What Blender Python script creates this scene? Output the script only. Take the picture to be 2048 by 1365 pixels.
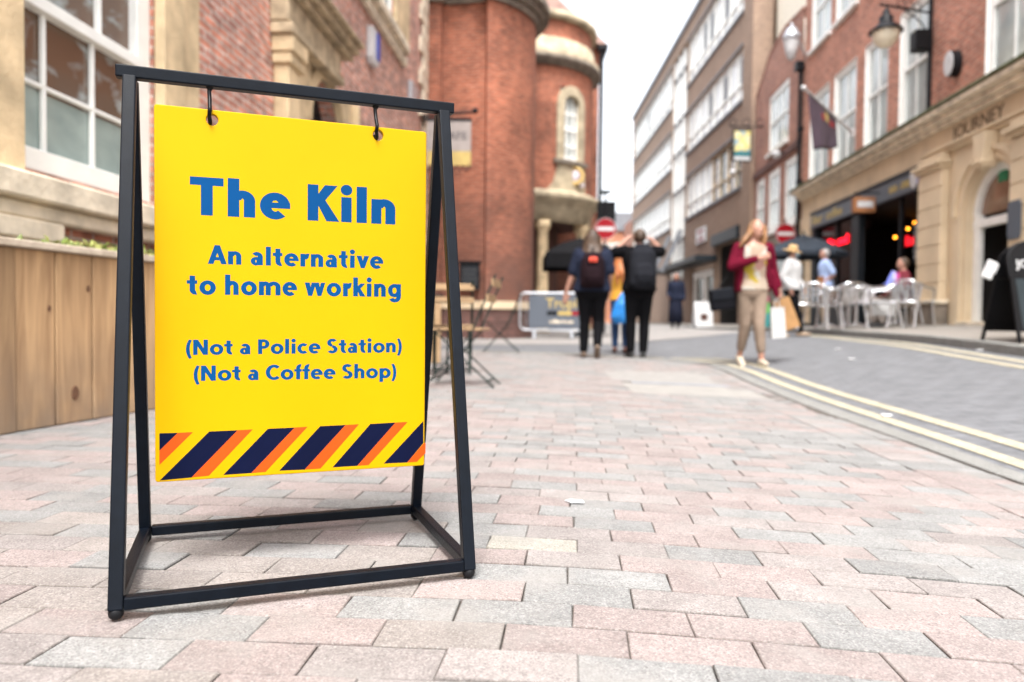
import bpy, bmesh, math, random
from mathutils import Vector, Matrix, noise
random.seed(7)
R_ = math.radians
for o in list(bpy.data.objects): bpy.data.objects.remove(o)
SC = bpy.context.scene
COL = SC.collection

# ------------------------------------------------------------------ camera, world, sun, exposure
F_PX, PITCH, ROLL, CAM_H = 1484.2, 0.0284, 0.0101, 0.5473
cp, sp, cr, sr = math.cos(PITCH), math.sin(PITCH), math.cos(ROLL), math.sin(ROLL)
ROT = Matrix(((cr, 0, sr), (0, 1, 0), (-sr, 0, cr))) @ Matrix(((1, 0, 0), (0, cp, -sp), (0, sp, cp)))
cam_d = bpy.data.cameras.new('camera')
cam = bpy.data.objects.new('camera', cam_d); COL.objects.link(cam)
right, fwd, up = ROT[0], ROT[1], ROT[2]
cam.matrix_world = Matrix(((right.x, up.x, -fwd.x, 0), (right.y, up.y, -fwd.y, 0), (right.z, up.z, -fwd.z, CAM_H), (0, 0, 0, 1)))
cam_d.sensor_width = 36.0
cam_d.lens = 36.0 * F_PX / 2048.0
cam_d.clip_start = 0.05; cam_d.clip_end = 2000
cam_d.dof.use_dof = True
cam_d.dof.focus_distance = 1.56
cam_d.dof.aperture_fstop = 2.25
SC.camera = cam

W = bpy.data.worlds.new('World'); SC.world = W; W.use_nodes = True
nt = W.node_tree; nt.nodes.clear()
sky = nt.nodes.new('ShaderNodeTexSky'); sky.sky_type = 'NISHITA'; sky.sun_disc = False
sun_dir = Vector((-0.03, -0.55, 1.0)).normalized()       # towards the sun
sky.sun_elevation = math.asin(sun_dir.z)
sky.sun_rotation = math.atan2(sun_dir.x, sun_dir.y)
sky.air_density = 1.0; sky.dust_density = 4.0; sky.ozone_density = 1.0
hsv = nt.nodes.new('ShaderNodeHueSaturation'); hsv.inputs['Saturation'].default_value = 0.22
bg = nt.nodes.new('ShaderNodeBackground'); bg.inputs['Strength'].default_value = 0.15
out = nt.nodes.new('ShaderNodeOutputWorld')
nt.links.new(sky.outputs[0], hsv.inputs['Color']); nt.links.new(hsv.outputs[0], bg.inputs['Color']); nt.links.new(bg.outputs[0], out.inputs['Surface'])

sd = bpy.data.lights.new('sun', 'SUN'); sd.energy = 1.1; sd.angle = R_(18); sd.color = (1.0, 0.98, 0.95)
sun = bpy.data.objects.new('sun', sd); COL.objects.link(sun)
sun.rotation_euler = sun_dir.to_track_quat('Z', 'Y').to_euler()
sun.location = (0, 0, 30)
SC.view_settings.view_transform = 'Standard'; SC.view_settings.look = 'None'
SC.view_settings.exposure = 1.9; SC.view_settings.gamma = 1.0
SC.render.engine = 'CYCLES'

# ------------------------------------------------------------------ geometry helpers
def ray(px, py):
    q = Vector(((px - 1024) / F_PX, 1.0, (682.5 - py) / F_PX))
    return ROT.transposed() @ q
CAM = Vector((0, 0, CAM_H))
def at(px, py, Y):
    """point seen at a photo pixel (2048 wide) at distance Y along the street"""
    d = ray(px, py); return CAM + d * (Y / d.y)
def on_plane(px, py, p0, n):
    d = ray(px, py); return CAM + d * ((p0 - CAM).dot(n) / d.dot(n))
def lerp(a, b, t): return a + (b - a) * t
def clamp(x, a=0., b=1.): return max(a, min(b, x))
def smooth(t): t = clamp(t); return t * t * (3 - 2 * t)
def interp(x, tab):
    if x <= tab[0][0]: return tab[0][1]
    for (a, u), (b, v) in zip(tab, tab[1:]):
        if x <= b: return lerp(u, v, (x - a) / (b - a))
    return tab[-1][1]

class MB:
    """collects shapes, linked as ONE mesh object by build()"""
    def __init__(s, M=None):
        s.v = []; s.f = []; s.m = []; s.uv = []; s.sm = []; s.col = []; s.M = M; s.mat = 0; s.smooth = False; s.c = None
    def add(s, vs, fs, uvs=None, smooth=None):
        b = len(s.v)
        for p in vs:
            p = Vector(p); s.v.append(s.M @ p if s.M else p)
        for k, f in enumerate(fs):
            s.f.append([b + i for i in f]); s.m.append(s.mat); s.uv.append(uvs[k] if uvs else None)
            s.sm.append(s.smooth if smooth is None else smooth); s.col.append(s.c)
    def box(s, x0, x1, y0, y1, z0, z1, T=None):
        vs = [Vector((x, y, z)) for x in (x0, x1) for y in (y0, y1) for z in (z0, z1)]
        if T: vs = [T @ v for v in vs]
        s.add(vs, [(0, 1, 3, 2), (4, 6, 7, 5), (0, 4, 5, 1), (2, 3, 7, 6), (0, 2, 6, 4), (1, 5, 7, 3)])
    def prism(s, poly, z0, z1, axis='z'):
        n = len(poly)
        if axis == 'z': vs = [(x, y, z0) for x, y in poly] + [(x, y, z1) for x, y in poly]
        elif axis == 'y': vs = [(x, z0, y) for x, y in poly] + [(x, z1, y) for x, y in poly]
        else: vs = [(z0, x, y) for x, y in poly] + [(z1, x, y) for x, y in poly]
        s.add(vs, [tuple(range(n))[::-1], tuple(range(n, 2 * n))] + [(i, (i + 1) % n, n + (i + 1) % n, n + i) for i in range(n)])
    def beam(s, a, b, w, h=None, upv=(0, 0, 1)):
        a, b = Vector(a), Vector(b); h = h or w
        d = (b - a).normalized(); u = Vector(upv)
        if abs(d.dot(u)) > .98: u = Vector((0, 1, 0))
        r = d.cross(u).normalized(); u = r.cross(d).normalized()
        vs = [p + r * (i * w / 2) + u * (j * h / 2) for p in (a, b) for i, j in ((-1, -1), (1, -1), (1, 1), (-1, 1))]
        s.add(vs, [(3, 2, 1, 0), (4, 5, 6, 7)] + [(i, (i + 1) % 4, 4 + (i + 1) % 4, 4 + i) for i in range(4)])
    def tube(s, pts, r, n=10, caps=True):
        pts = [Vector(p) for p in pts]; rs = r if isinstance(r, (list, tuple)) else [r] * len(pts)
        rings = []; prev = None
        for i, p in enumerate(pts):
            d = (pts[min(i + 1, len(pts) - 1)] - pts[max(i - 1, 0)]).normalized()
            if prev is None:
                u = Vector((0, 0, 1)) if abs(d.z) < .9 else Vector((1, 0, 0))
            else: u = prev
            u = (u - d * u.dot(d)).normalized(); prev = u; w = d.cross(u)
            rings.append([p + (u * math.cos(2 * math.pi * k / n) + w * math.sin(2 * math.pi * k / n)) * rs[i] for k in range(n)])
        vs = [q for rg in rings for q in rg]
        fs = [(i * n + k, i * n + (k + 1) % n, (i + 1) * n + (k + 1) % n, (i + 1) * n + k) for i in range(len(pts) - 1) for k in range(n)]
        s.add(vs, fs, smooth=True)
        if caps: s.add(rings[0], [tuple(range(n))[::-1]]); s.add(rings[-1], [tuple(range(n))])
    def loft(s, secs, n=16, smooth=True):
        """secs: list of (centre, rx, ry) horizontal ellipses"""
        vs = []
        for c, rx, ry in secs:
            c = Vector(c)
            vs += [c + Vector((rx * math.cos(2 * math.pi * k / n), ry * math.sin(2 * math.pi * k / n), 0)) for k in range(n)]
        m = len(secs)
        s.add(vs, [(i * n + k, i * n + (k + 1) % n, (i + 1) * n + (k + 1) % n, (i + 1) * n + k) for i in range(m - 1) for k in range(n)] +
              [tuple(range(n))[::-1], tuple(range((m - 1) * n, m * n))], smooth=smooth)
    def ball(s, c, rx, ry=None, rz=None, n=12, m=8):
        ry = ry or rx; rz = rz or rx; c = Vector(c)
        secs = [(c + Vector((0, 0, rz * math.sin(math.pi * (j / m - .5)))), max(rx * math.cos(math.pi * (j / m - .5)), rx * .02), max(ry * math.cos(math.pi * (j / m - .5)), ry * .02)) for j in range(m + 1)]
        s.loft(secs, n)
    def lathe(s, prof, c=(0, 0), n=32, a0=0, a1=2 * math.pi, smooth=True):
        """prof: list of (r, z); c: axis position. uv in metres"""
        closed = abs(a1 - a0 - 2 * math.pi) < 1e-6
        k_ = n if closed else n + 1
        vs = [(c[0] + r * math.cos(lerp(a0, a1, k / n)), c[1] + r * math.sin(lerp(a0, a1, k / n)), z) for r, z in prof for k in range(k_)]
        R0 = max(r for r, z in prof); fs = []; uv = []; L = [0]
        for (ra, za), (rb, zb) in zip(prof, prof[1:]): L.append(L[-1] + math.hypot(ra - rb, za - zb))
        for i in range(len(prof) - 1):
            vert = abs(prof[i][0] - prof[i + 1][0]) < abs(prof[i][1] - prof[i + 1][1])
            for k in range(n):
                k2 = (k + 1) % k_
                fs.append((i * k_ + k, i * k_ + k2, (i + 1) * k_ + k2, (i + 1) * k_ + k))
                u0 = R0 * lerp(a0, a1, k / n); u1 = R0 * lerp(a0, a1, (k + 1) / n)
                v0, v1 = (prof[i][1], prof[i + 1][1]) if vert else (L[i], L[i + 1])
                uv.append([(u0, v0), (u1, v0), (u1, v1), (u0, v1)])
        s.add(vs, fs, uv, smooth=smooth)
    def build(s, name, mats, parent=None, bevel=0, recalc=True, seg=1):
        me = bpy.data.meshes.new(name)
        me.from_pydata([tuple(v) for v in s.v], [], s.f)
        if not isinstance(mats, (list, tuple)): mats = [mats]
        for m in mats: me.materials.append(m)
        me.polygons.foreach_set('material_index', s.m)
        me.polygons.foreach_set('use_smooth', s.sm)
        uvl = me.uv_layers.new(name='UV')
        hascol = any(c is not None for c in s.col)
        if hascol: me.color_attributes.new('tint', 'FLOAT_COLOR', 'CORNER')
        ca = me.color_attributes['tint'] if hascol else None
        uvl = me.uv_layers['UV']
        for p in me.polygons:
            uv = s.uv[p.index]
            if uv is None:
                n = p.normal
                if abs(n.z) > .7: uv = [(me.vertices[i].co.x, me.vertices[i].co.y) for i in p.vertices]
                else:
                    t = Vector((-n.y, n.x, 0)).normalized()
                    if abs(t.x) > abs(t.y):
                        if t.x < 0: t = -t
                    elif t.y < 0: t = -t
                    uv = [(me.vertices[i].co.dot(t), me.vertices[i].co.z) for i in p.vertices]
            for li, u in zip(p.loop_indices, uv): uvl.data[li].uv = u
            if hascol:
                c = s.col[p.index] or (1, 1, 1, 1)
                for li in p.loop_indices: ca.data[li].color = c
        if recalc:
            bm = bmesh.new(); bm.from_mesh(me); bmesh.ops.recalc_face_normals(bm, faces=bm.faces); bm.to_mesh(me); bm.free()
        me.update()
        o = bpy.data.objects.new(name, me); COL.objects.link(o)
        if bevel:
            b = o.modifiers.new('bevel', 'BEVEL'); b.width = bevel; b.segments = seg; b.limit_method = 'ANGLE'; b.angle_limit = R_(40)
        if parent: attach(o, parent)
        return o

def attach(o, parent):
    o.parent = parent
    if parent.type == 'EMPTY' and parent.parent is None:
        o.matrix_parent_inverse = parent.matrix_basis.inverted()
def tag(o, label=None, cat=None, group=None, kind=None):
    if label: o['label'] = label
    if cat: o['category'] = cat
    if group: o['group'] = group
    if kind: o['kind'] = kind
    return o
def thing(name, label, cat, loc=(0, 0, 0), group=None):
    o = bpy.data.objects.new(name, None); COL.objects.link(o); o.location = loc
    o.empty_display_size = .1
    return tag(o, label, cat, group)
def dup(root, loc, rz, label, group=None):
    """copy of a thing whose parts were built about the origin"""
    r = root.copy(); COL.objects.link(r); r.location = loc; r.rotation_euler = (0, 0, rz); r['label'] = label
    if group: r['group'] = group
    for ch in root.children:
        c = ch.copy(); COL.objects.link(c); c.parent = r
        for g in ch.children:
            d = g.copy(); COL.objects.link(d); d.parent = c
    return r
def bake(o):
    """apply modifiers"""
    dg = bpy.context.evaluated_depsgraph_get()
    me = bpy.data.meshes.new_from_object(o.evaluated_get(dg), depsgraph=dg)
    o.modifiers.clear(); o.data = me
    return o
def remesh(o, vox, sm=6):
    m = o.modifiers.new('r', 'REMESH'); m.mode = 'VOXEL'; m.voxel_size = vox; m.use_smooth_shade = True
    m2 = o.modifiers.new('s', 'SMOOTH'); m2.factor = .6; m2.iterations = sm
    bpy.context.view_layer.update()
    return bake(o)
def text_obj(name, txt, size, mat, parent, M, extrude=.002, offset=0., align='CENTER', sx=1.):
    cu = bpy.data.curves.new('t', 'FONT'); cu.body = txt; cu.size = size; cu.extrude = extrude; cu.offset = offset
    cu.align_x = align; cu.align_y = 'CENTER'; cu.resolution_u = 3
    t = bpy.data.objects.new('t', cu); COL.objects.link(t)
    bpy.context.view_layer.update()
    dg = bpy.context.evaluated_depsgraph_get()
    me = bpy.data.meshes.new_from_object(t.evaluated_get(dg)); bpy.data.objects.remove(t)
    me.transform(M @ Matrix.Scale(sx, 4, (1, 0, 0))); me.materials.clear(); me.materials.append(mat)
    o = bpy.data.objects.new(name, me); COL.objects.link(o)
    if parent: attach(o, parent)
    return o

# ------------------------------------------------------------------ materials
def nodes(m): return m.node_tree.nodes, m.node_tree.links
def mat(name, col, rough=.6, metal=0., var=.12, scale=6., bump=.0, bscale=60., spec=.5, emit=None, estr=0., coat=0., obj=True):
    m = bpy.data.materials.new(name); m.use_nodes = True
    N, L = nodes(m); b = N['Principled BSDF']
    b.inputs['Roughness'].default_value = rough; b.inputs['Metallic'].default_value = metal
    b.inputs['Specular IOR Level'].default_value = spec
    b.inputs['Coat Weight'].default_value = coat
    tc = N.new('ShaderNodeTexCoord')
    nz = N.new('ShaderNodeTexNoise'); nz.inputs['Scale'].default_value = scale; nz.inputs['Detail'].default_value = 5
    L.new(tc.outputs['Object'], nz.inputs['Vector'])
    mr = N.new('ShaderNodeMapRange'); mr.inputs['From Min'].default_value = .3; mr.inputs['From Max'].default_value = .7
    mr.inputs['To Min'].default_value = 1 - var; mr.inputs['To Max'].default_value = 1 + var
    L.new(nz.outputs['Fac'], mr.inputs['Value'])
    mx = N.new('ShaderNodeVectorMath'); mx.operation = 'SCALE'; mx.inputs[0].default_value = col[:3]
    L.new(mr.outputs[0], mx.inputs['Scale']); L.new(mx.outputs[0], b.inputs['Base Color'])
    if bump:
        n2 = N.new('ShaderNodeTexNoise'); n2.inputs['Scale'].default_value = bscale; n2.inputs['Detail'].default_value = 4
        L.new(tc.outputs['Object'], n2.inputs['Vector'])
        bp = N.new('ShaderNodeBump'); bp.inputs['Strength'].default_value = bump; bp.inputs['Distance'].default_value = .01
        L.new(n2.outputs['Fac'], bp.inputs['Height']); L.new(bp.outputs[0], b.inputs['Normal'])
    if emit:
        b.inputs['Emission Color'].default_value = (*emit, 1); b.inputs['Emission Strength'].default_value = estr
    return m
def brick_mat(name, c1, c2, mortar, bw=.225, bh=.075, ms=.01, var=.25, stain=.3, vs=1.3, bump=.35):
    m = bpy.data.materials.new(name); m.use_nodes = True
    N, L = nodes(m); b = N['Principled BSDF']; b.inputs['Roughness'].default_value = .85
    uv = N.new('ShaderNodeUVMap'); uv.uv_map = 'UV'
    br = N.new('ShaderNodeTexBrick'); br.inputs['Scale'].default_value = 1
    br.inputs['Brick Width'].default_value = bw; br.inputs['Row Height'].default_value = bh; br.inputs['Mortar Size'].default_value = ms
    br.inputs['Mortar Smooth'].default_value = .2; br.inputs['Bias'].default_value = -.1
    br.inputs['Color1'].default_value = (*c1, 1); br.inputs['Color2'].default_value = (*c2, 1); br.inputs['Mortar'].default_value = (*mortar, 1)
    L.new(uv.outputs[0], br.inputs['Vector'])
    nz = N.new('ShaderNodeTexNoise'); nz.inputs['Scale'].default_value = vs; nz.inputs['Detail'].default_value = 6; nz.inputs['Roughness'].default_value = .65
    tc = N.new('ShaderNodeTexCoord'); L.new(tc.outputs['Object'], nz.inputs['Vector'])
    mr = N.new('ShaderNodeMapRange'); mr.inputs['From Min'].default_value = .32; mr.inputs['From Max'].default_value = .68
    mr.inputs['To Min'].default_value = 1 - stain; mr.inputs['To Max'].default_value = 1 + stain * .6
    L.new(nz.outputs['Fac'], mr.inputs['Value'])
    n3 = N.new('ShaderNodeTexNoise'); n3.inputs['Scale'].default_value = 5.5; n3.inputs['Detail'].default_value = 2
    sc = N.new('ShaderNodeVectorMath'); sc.operation = 'MULTIPLY'; sc.inputs[1].default_value = (.8, 2.4, 1)
    L.new(uv.outputs[0], sc.inputs[0]); L.new(sc.outputs[0], n3.inputs['Vector'])
    m3 = N.new('ShaderNodeMapRange'); m3.inputs['From Min'].default_value = .3; m3.inputs['From Max'].default_value = .7
    m3.inputs['To Min'].default_value = 1 - var; m3.inputs['To Max'].default_value = 1 + var
    L.new(n3.outputs['Fac'], m3.inputs['Value'])
    mu = N.new('ShaderNodeMath'); mu.operation = 'MULTIPLY'; L.new(mr.outputs[0], mu.inputs[0]); L.new(m3.outputs[0], mu.inputs[1])
    mx = N.new('ShaderNodeVectorMath'); mx.operation = 'SCALE'
    L.new(br.outputs['Color'], mx.inputs[0]); L.new(mu.outputs[0], mx.inputs['Scale']); L.new(mx.outputs[0], b.inputs['Base Color'])
    iv = N.new('ShaderNodeMath'); iv.operation = 'SUBTRACT'; iv.inputs[0].default_value = 1; L.new(br.outputs['Fac'], iv.inputs[1])
    bp = N.new('ShaderNodeBump'); bp.inputs['Strength'].default_value = bump; bp.inputs['Distance'].default_value = .008
    L.new(iv.outputs[0], bp.inputs['Height']); L.new(bp.outputs[0], b.inputs['Normal'])
    return m
def wood_mat(name, c1, c2, axis='z'):
    m = bpy.data.materials.new(name); m.use_nodes = True
    N, L = nodes(m); b = N['Principled BSDF']; b.inputs['Roughness'].default_value = .7
    tc = N.new('ShaderNodeTexCoord'); mp = N.new('ShaderNodeMapping')
    mp.inputs['Scale'].default_value = {'z': (9, 9, .9), 'x': (.9, 9, 9)}[axis]
    L.new(tc.outputs['Object'], mp.inputs['Vector'])
    nz = N.new('ShaderNodeTexNoise'); nz.inputs['Scale'].default_value = 2.2; nz.inputs['Detail'].default_value = 8; nz.inputs['Distortion'].default_value = .8
    L.new(mp.outputs[0], nz.inputs['Vector'])
    cr_ = N.new('ShaderNodeValToRGB'); e = cr_.color_ramp.elements
    e[0].position = .3; e[0].color = (*c1, 1); e[1].position = .7; e[1].color = (*c2, 1)
    L.new(nz.outputs['Fac'], cr_.inputs[0])
    n2 = N.new('ShaderNodeTexNoise'); n2.inputs['Scale'].default_value = 1.6; L.new(tc.outputs['Object'], n2.inputs['Vector'])
    mr = N.new('ShaderNodeMapRange'); mr.inputs['To Min'].default_value = .7; mr.inputs['To Max'].default_value = 1.3; L.new(n2.outputs['Fac'], mr.inputs['Value'])
    at_ = N.new('ShaderNodeAttribute'); at_.attribute_name = 'tint'
    mx = N.new('ShaderNodeVectorMath'); mx.operation = 'SCALE'; L.new(cr_.outputs[0], mx.inputs[0]); L.new(mr.outputs[0], mx.inputs['Scale'])
    mm = N.new('ShaderNodeVectorMath'); mm.operation = 'MULTIPLY'; L.new(mx.outputs[0], mm.inputs[0]); L.new(at_.outputs['Color'], mm.inputs[1])
    L.new(mm.outputs[0], b.inputs['Base Color'])
    bp = N.new('ShaderNodeBump'); bp.inputs['Strength'].default_value = .25; bp.inputs['Distance'].default_value = .004
    L.new(nz.outputs['Fac'], bp.inputs['Height']); L.new(bp.outputs[0], b.inputs['Normal'])
    return m
def foot_blend(m, z0, z1, col, amt=.55, scale=7.):  # mixes a second colour in towards the bottom, broken up by noise
    N, L = nodes(m); b = N['Principled BSDF']; src = b.inputs['Base Color'].links[0].from_socket
    tc = N.new('ShaderNodeTexCoord'); sx = N.new('ShaderNodeSeparateXYZ'); L.new(tc.outputs['Object'], sx.inputs[0])
    nz = N.new('ShaderNodeTexNoise'); nz.inputs['Scale'].default_value = scale; nz.inputs['Detail'].default_value = 6; L.new(tc.outputs['Object'], nz.inputs['Vector'])
    mr = N.new('ShaderNodeMapRange'); mr.inputs['From Min'].default_value = z1; mr.inputs['From Max'].default_value = z0; L.new(sx.outputs['Z'], mr.inputs['Value'])
    mu = N.new('ShaderNodeMath'); mu.operation = 'MULTIPLY'; L.new(mr.outputs[0], mu.inputs[0]); L.new(nz.outputs['Fac'], mu.inputs[1])
    m2 = N.new('ShaderNodeMath'); m2.operation = 'MULTIPLY'; m2.use_clamp = True; m2.inputs[1].default_value = amt * 2; L.new(mu.outputs[0], m2.inputs[0])
    mx = N.new('ShaderNodeMix'); mx.data_type = 'RGBA'; mx.inputs['B'].default_value = (*col, 1); L.new(m2.outputs[0], mx.inputs['Factor']); L.new(src, mx.inputs['A']); L.new(mx.outputs['Result'], b.inputs['Base Color'])
def speckle_mat(name, attr, base=(1, 1, 1), sp_scale=260, rough=.9, amp=.28, bump=.5):
    """concrete paver / asphalt: colour from the block's own tint, aggregate speckle, dirt"""
    m = bpy.data.materials.new(name); m.use_nodes = True
    N, L = nodes(m); b = N['Principled BSDF']; b.inputs['Roughness'].default_value = rough; b.inputs['Specular IOR Level'].default_value = .3
    tc = N.new('ShaderNodeTexCoord')
    if attr:
        a = N.new('ShaderNodeAttribute'); a.attribute_name = 'tint'; csock = a.outputs['Color']
    else:
        a = N.new('ShaderNodeRGB'); a.outputs[0].default_value = (*base, 1); csock = a.outputs[0]
    n1 = N.new('ShaderNodeTexNoise'); n1.inputs['Scale'].default_value = sp_scale; n1.inputs['Detail'].default_value = 3
    n2 = N.new('ShaderNodeTexNoise'); n2.inputs['Scale'].default_value = 9; n2.inputs['Detail'].default_value = 6
    n3 = N.new('ShaderNodeTexNoise'); n3.inputs['Scale'].default_value = 70; n3.inputs['Detail'].default_value = 4; n3.inputs['Roughness'].default_value = .7
    vo = N.new('ShaderNodeTexVoronoi'); vo.inputs['Scale'].default_value = sp_scale * 1.1; vo.inputs['Randomness'].default_value = 1
    for n in (n1, n2, n3, vo): L.new(tc.outputs['Object'], n.inputs['Vector'])
    def mrange(sock, lo, hi, a0=.3, a1=.7):
        r = N.new('ShaderNodeMapRange'); r.inputs['From Min'].default_value = a0; r.inputs['From Max'].default_value = a1
        r.inputs['To Min'].default_value = lo; r.inputs['To Max'].default_value = hi; L.new(sock, r.inputs['Value']); return r.outputs[0]
    def mul(a_, b_):
        q = N.new('ShaderNodeMath'); q.operation = 'MULTIPLY'; L.new(a_, q.inputs[0]); L.new(b_, q.inputs[1]); return q.outputs[0]
    f = mul(mul(mrange(n1.outputs['Fac'], 1 - amp, 1 + amp), mrange(n2.outputs['Fac'], .86, 1.1)), mrange(n3.outputs['Fac'], .82, 1.14))
    # light stones: one voronoi cell in eight is a pale pebble
    hs = N.new('ShaderNodeSeparateColor'); L.new(vo.outputs['Color'], hs.inputs[0])
    gt = N.new('ShaderNodeMath'); gt.operation = 'GREATER_THAN'; gt.inputs[1].default_value = .87; L.new(hs.outputs[0], gt.inputs[0])
    lt = N.new('ShaderNodeMath'); lt.operation = 'GREATER_THAN'; lt.inputs[1].default_value = .93; L.new(hs.outputs[1], lt.inputs[0])
    mx = N.new('ShaderNodeVectorMath'); mx.operation = 'SCALE'; L.new(csock, mx.inputs[0]); L.new(f, mx.inputs['Scale'])
    mw = N.new('ShaderNodeMix'); mw.data_type = 'RGBA'; mw.inputs['B'].default_value = (.42, .4, .38, 1)
    g2 = N.new('ShaderNodeMath'); g2.operation = 'MULTIPLY'; g2.inputs[1].default_value = .26; L.new(gt.outputs[0], g2.inputs[0])
    L.new(g2.outputs[0], mw.inputs['Factor']); L.new(mx.outputs[0], mw.inputs['A'])
    md = N.new('ShaderNodeMix'); md.data_type = 'RGBA'; md.inputs['B'].default_value = (.1, .09, .085, 1)
    g3 = N.new('ShaderNodeMath'); g3.operation = 'MULTIPLY'; g3.inputs[1].default_value = .5; L.new(lt.outputs[0], g3.inputs[0])
    L.new(g3.outputs[0], md.inputs['Factor']); L.new(mw.outputs['Result'], md.inputs['A'])
    nb_ = N.new('ShaderNodeTexNoise'); nb_.inputs['Scale'].default_value = 5.; nb_.inputs['Detail'].default_value = 3; L.new(tc.outputs['Object'], nb_.inputs['Vector'])
    mc = N.new('ShaderNodeMix'); mc.data_type = 'RGBA'; L.new(mrange(nb_.outputs['Fac'], 0., .55, .5, .68), mc.inputs['Factor'])
    L.new(md.outputs['Result'], mc.inputs['A']); mc.inputs['B'].default_value = (.235, .222, .208, 1) if attr else (*base, 1)
    L.new(mc.outputs['Result'], b.inputs['Base Color'])
    ad = N.new('ShaderNodeMath'); ad.operation = 'ADD'; L.new(n1.outputs['Fac'], ad.inputs[0]); L.new(n3.outputs['Fac'], ad.inputs[1])
    bp = N.new('ShaderNodeBump'); bp.inputs['Strength'].default_value = bump; bp.inputs['Distance'].default_value = .0022
    L.new(ad.outputs[0], bp.inputs['Height']); L.new(bp.outputs[0], b.inputs['Normal'])
    return m

M = {}
M['paver'] = speckle_mat('paver', True)
M['bed'] = speckle_mat('joint_sand', False, (.085, .074, .064))
M['asphalt'] = speckle_mat('asphalt', False, (.15, .155, .163), 80, amp=.5, bump=1.)
M['setts'] = brick_mat('road_setts', (.143, .148, .157), (.128, .133, .141), (.105, .108, .114), bw=.21, bh=.115, ms=.01, var=.14, stain=.2, vs=5., bump=.5)
M['kerb'] = speckle_mat('kerb_stone', False, (.2, .2, .188), 200)
M['flag'] = speckle_mat('flagstone', True, amp=.15)
M['yellow_line'] = speckle_mat('yellow_paint', False, (.38, .345, .25), 150, amp=.35)
M['steel'] = mat('black_powder_coat', (.0025, .0042, .0075), rough=.36, var=.2, scale=30, bump=.15, bscale=900, spec=.13)
M['hook'] = mat('black_hook', (.004, .004, .005), rough=.35, spec=.15)
M['rubber'] = mat('rubber', (.008, .008, .009), rough=.45, spec=.15)
M['board'] = mat('yellow_board_paint', (.50, .283, .0006), rough=.36, var=.05, scale=2.5, bump=.03, bscale=25, spec=.09)
M['blue'] = mat('blue_lettering', (.0, .05, .165), rough=.5, var=.1, scale=8, spec=.08)
M['navy'] = mat('navy_stripe', (.002, .004, .022), rough=.5, spec=.08)
M['orange'] = mat('orange_stripe', (.50, .062, .003), rough=.4, var=.05, spec=.2)
M['brick_left'] = brick_mat('brick_mottled', (.6, .25, .17), (.38, .19, .155), (.54, .46, .4), var=.4, stain=.3, vs=2.2)
M['brick_tower'] = brick_mat('brick_orange', (.36, .098, .048), (.25, .066, .035), (.33, .17, .11), ms=.013, var=.3, stain=.5, vs=.9, bump=.6)
foot_blend(M['brick_tower'], .9, 4.6, (.12, .06, .045), .75, 1.1)
M['brick_plinth'] = brick_mat('brick_plinth', (.16, .07, .055), (.12, .055, .045), (.13, .09, .08))
M['brick_right'] = brick_mat('brick_red', (.5, .19, .12), (.36, .135, .09), (.5, .36, .28), var=.3, stain=.25, vs=1.2)
M['brick_house'] = brick_mat('brick_brown', (.4, .17, .11), (.3, .13, .1), (.36, .27, .22), var=.3)
M['brick_tan'] = brick_mat('brick_tan', (.29, .19, .13), (.23, .15, .105), (.36, .28, .22), var=.15, stain=.15)
M['brick_far'] = brick_mat('brick_far', (.5, .2, .09), (.44, .17, .09), (.42, .26, .2))
M['stone'] = mat('sandstone_buff', (.60, .46, .28), rough=.85, var=.32, scale=3.5, bump=.5, bscale=30)
M['stone_r'] = mat('sandstone_pale', (.66, .53, .36), rough=.85, var=.12, scale=1.6, bump=.3, bscale=30)
M['stone_w'] = mat('weathered_stone', (.7, .61, .47), rough=.85, var=.3, scale=5, bump=.6, bscale=22)
M['stone_d'] = mat('dark_stone', (.2, .165, .13), rough=.85, var=.35, scale=4, bump=.6, bscale=22)
M['stone_drum'] = mat('weathered_buff_stone', (.42, .35, .24), rough=.85, var=.35, scale=3, bump=.5, bscale=25)
M['stone_hood'] = mat('sooty_carved_stone', (.42, .33, .215), rough=.85, var=.4, scale=6, bump=.8, bscale=18)
M['moss'] = mat('mossy_lead', (.1, .11, .055), rough=.9, var=.4, scale=5)
M['white'] = mat('white_paint', (.86, .86, .82), rough=.4, var=.06, scale=6)
M['cream'] = mat('cream_render', (.78, .74, .62), rough=.8, var=.08)
M['glass'] = mat('window_glass', (.1, .105, .1), rough=.06, var=.5, scale=1.3, spec=.8)
M['glass_l'] = mat('window_glass_pale', (.42, .47, .46), rough=.08, var=.35, scale=1.1, spec=.8)
M['glass_b'] = mat('window_glass_brown', (.2, .12, .08), rough=.08, var=.5, scale=2.1, spec=.8)
M['glass_w'] = mat('white_panel_glazing', (.8, .83, .83), rough=.2, var=.05, scale=.8, spec=.6)
M['roof'] = mat('roof_tile', (.2, .12, .095), rough=.85, var=.3, scale=3)
M['slate'] = mat('slate', (.2, .21, .23), rough=.7, var=.2)
M['iron'] = mat('black_iron', (.008, .008, .01), rough=.5, spec=.2)
M['black'] = mat('black_paint', (.005, .005, .006), rough=.5, spec=.15)
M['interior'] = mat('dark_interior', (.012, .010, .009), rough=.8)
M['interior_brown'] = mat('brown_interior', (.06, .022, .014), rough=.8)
M['grey_dark'] = mat('dark_grey_paint', (.018, .023, .028), rough=.45, spec=.2)
M['fascia'] = mat('slate_blue_fascia', (.085, .105, .13), rough=.4, var=.06)
M['alu'] = mat('polished_aluminium', (.75, .76, .78), rough=.22, metal=1., var=.05)
M['galv'] = mat('galvanised_steel', (.5, .52, .55), rough=.4, metal=.6, var=.1)
M['banner'] = mat('grey_banner', (.085, .1, .125), rough=.7, var=.06, scale=3)
M['wood'] = wood_mat('planter_timber', (.34, .2, .1), (.62, .4, .21))
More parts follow.
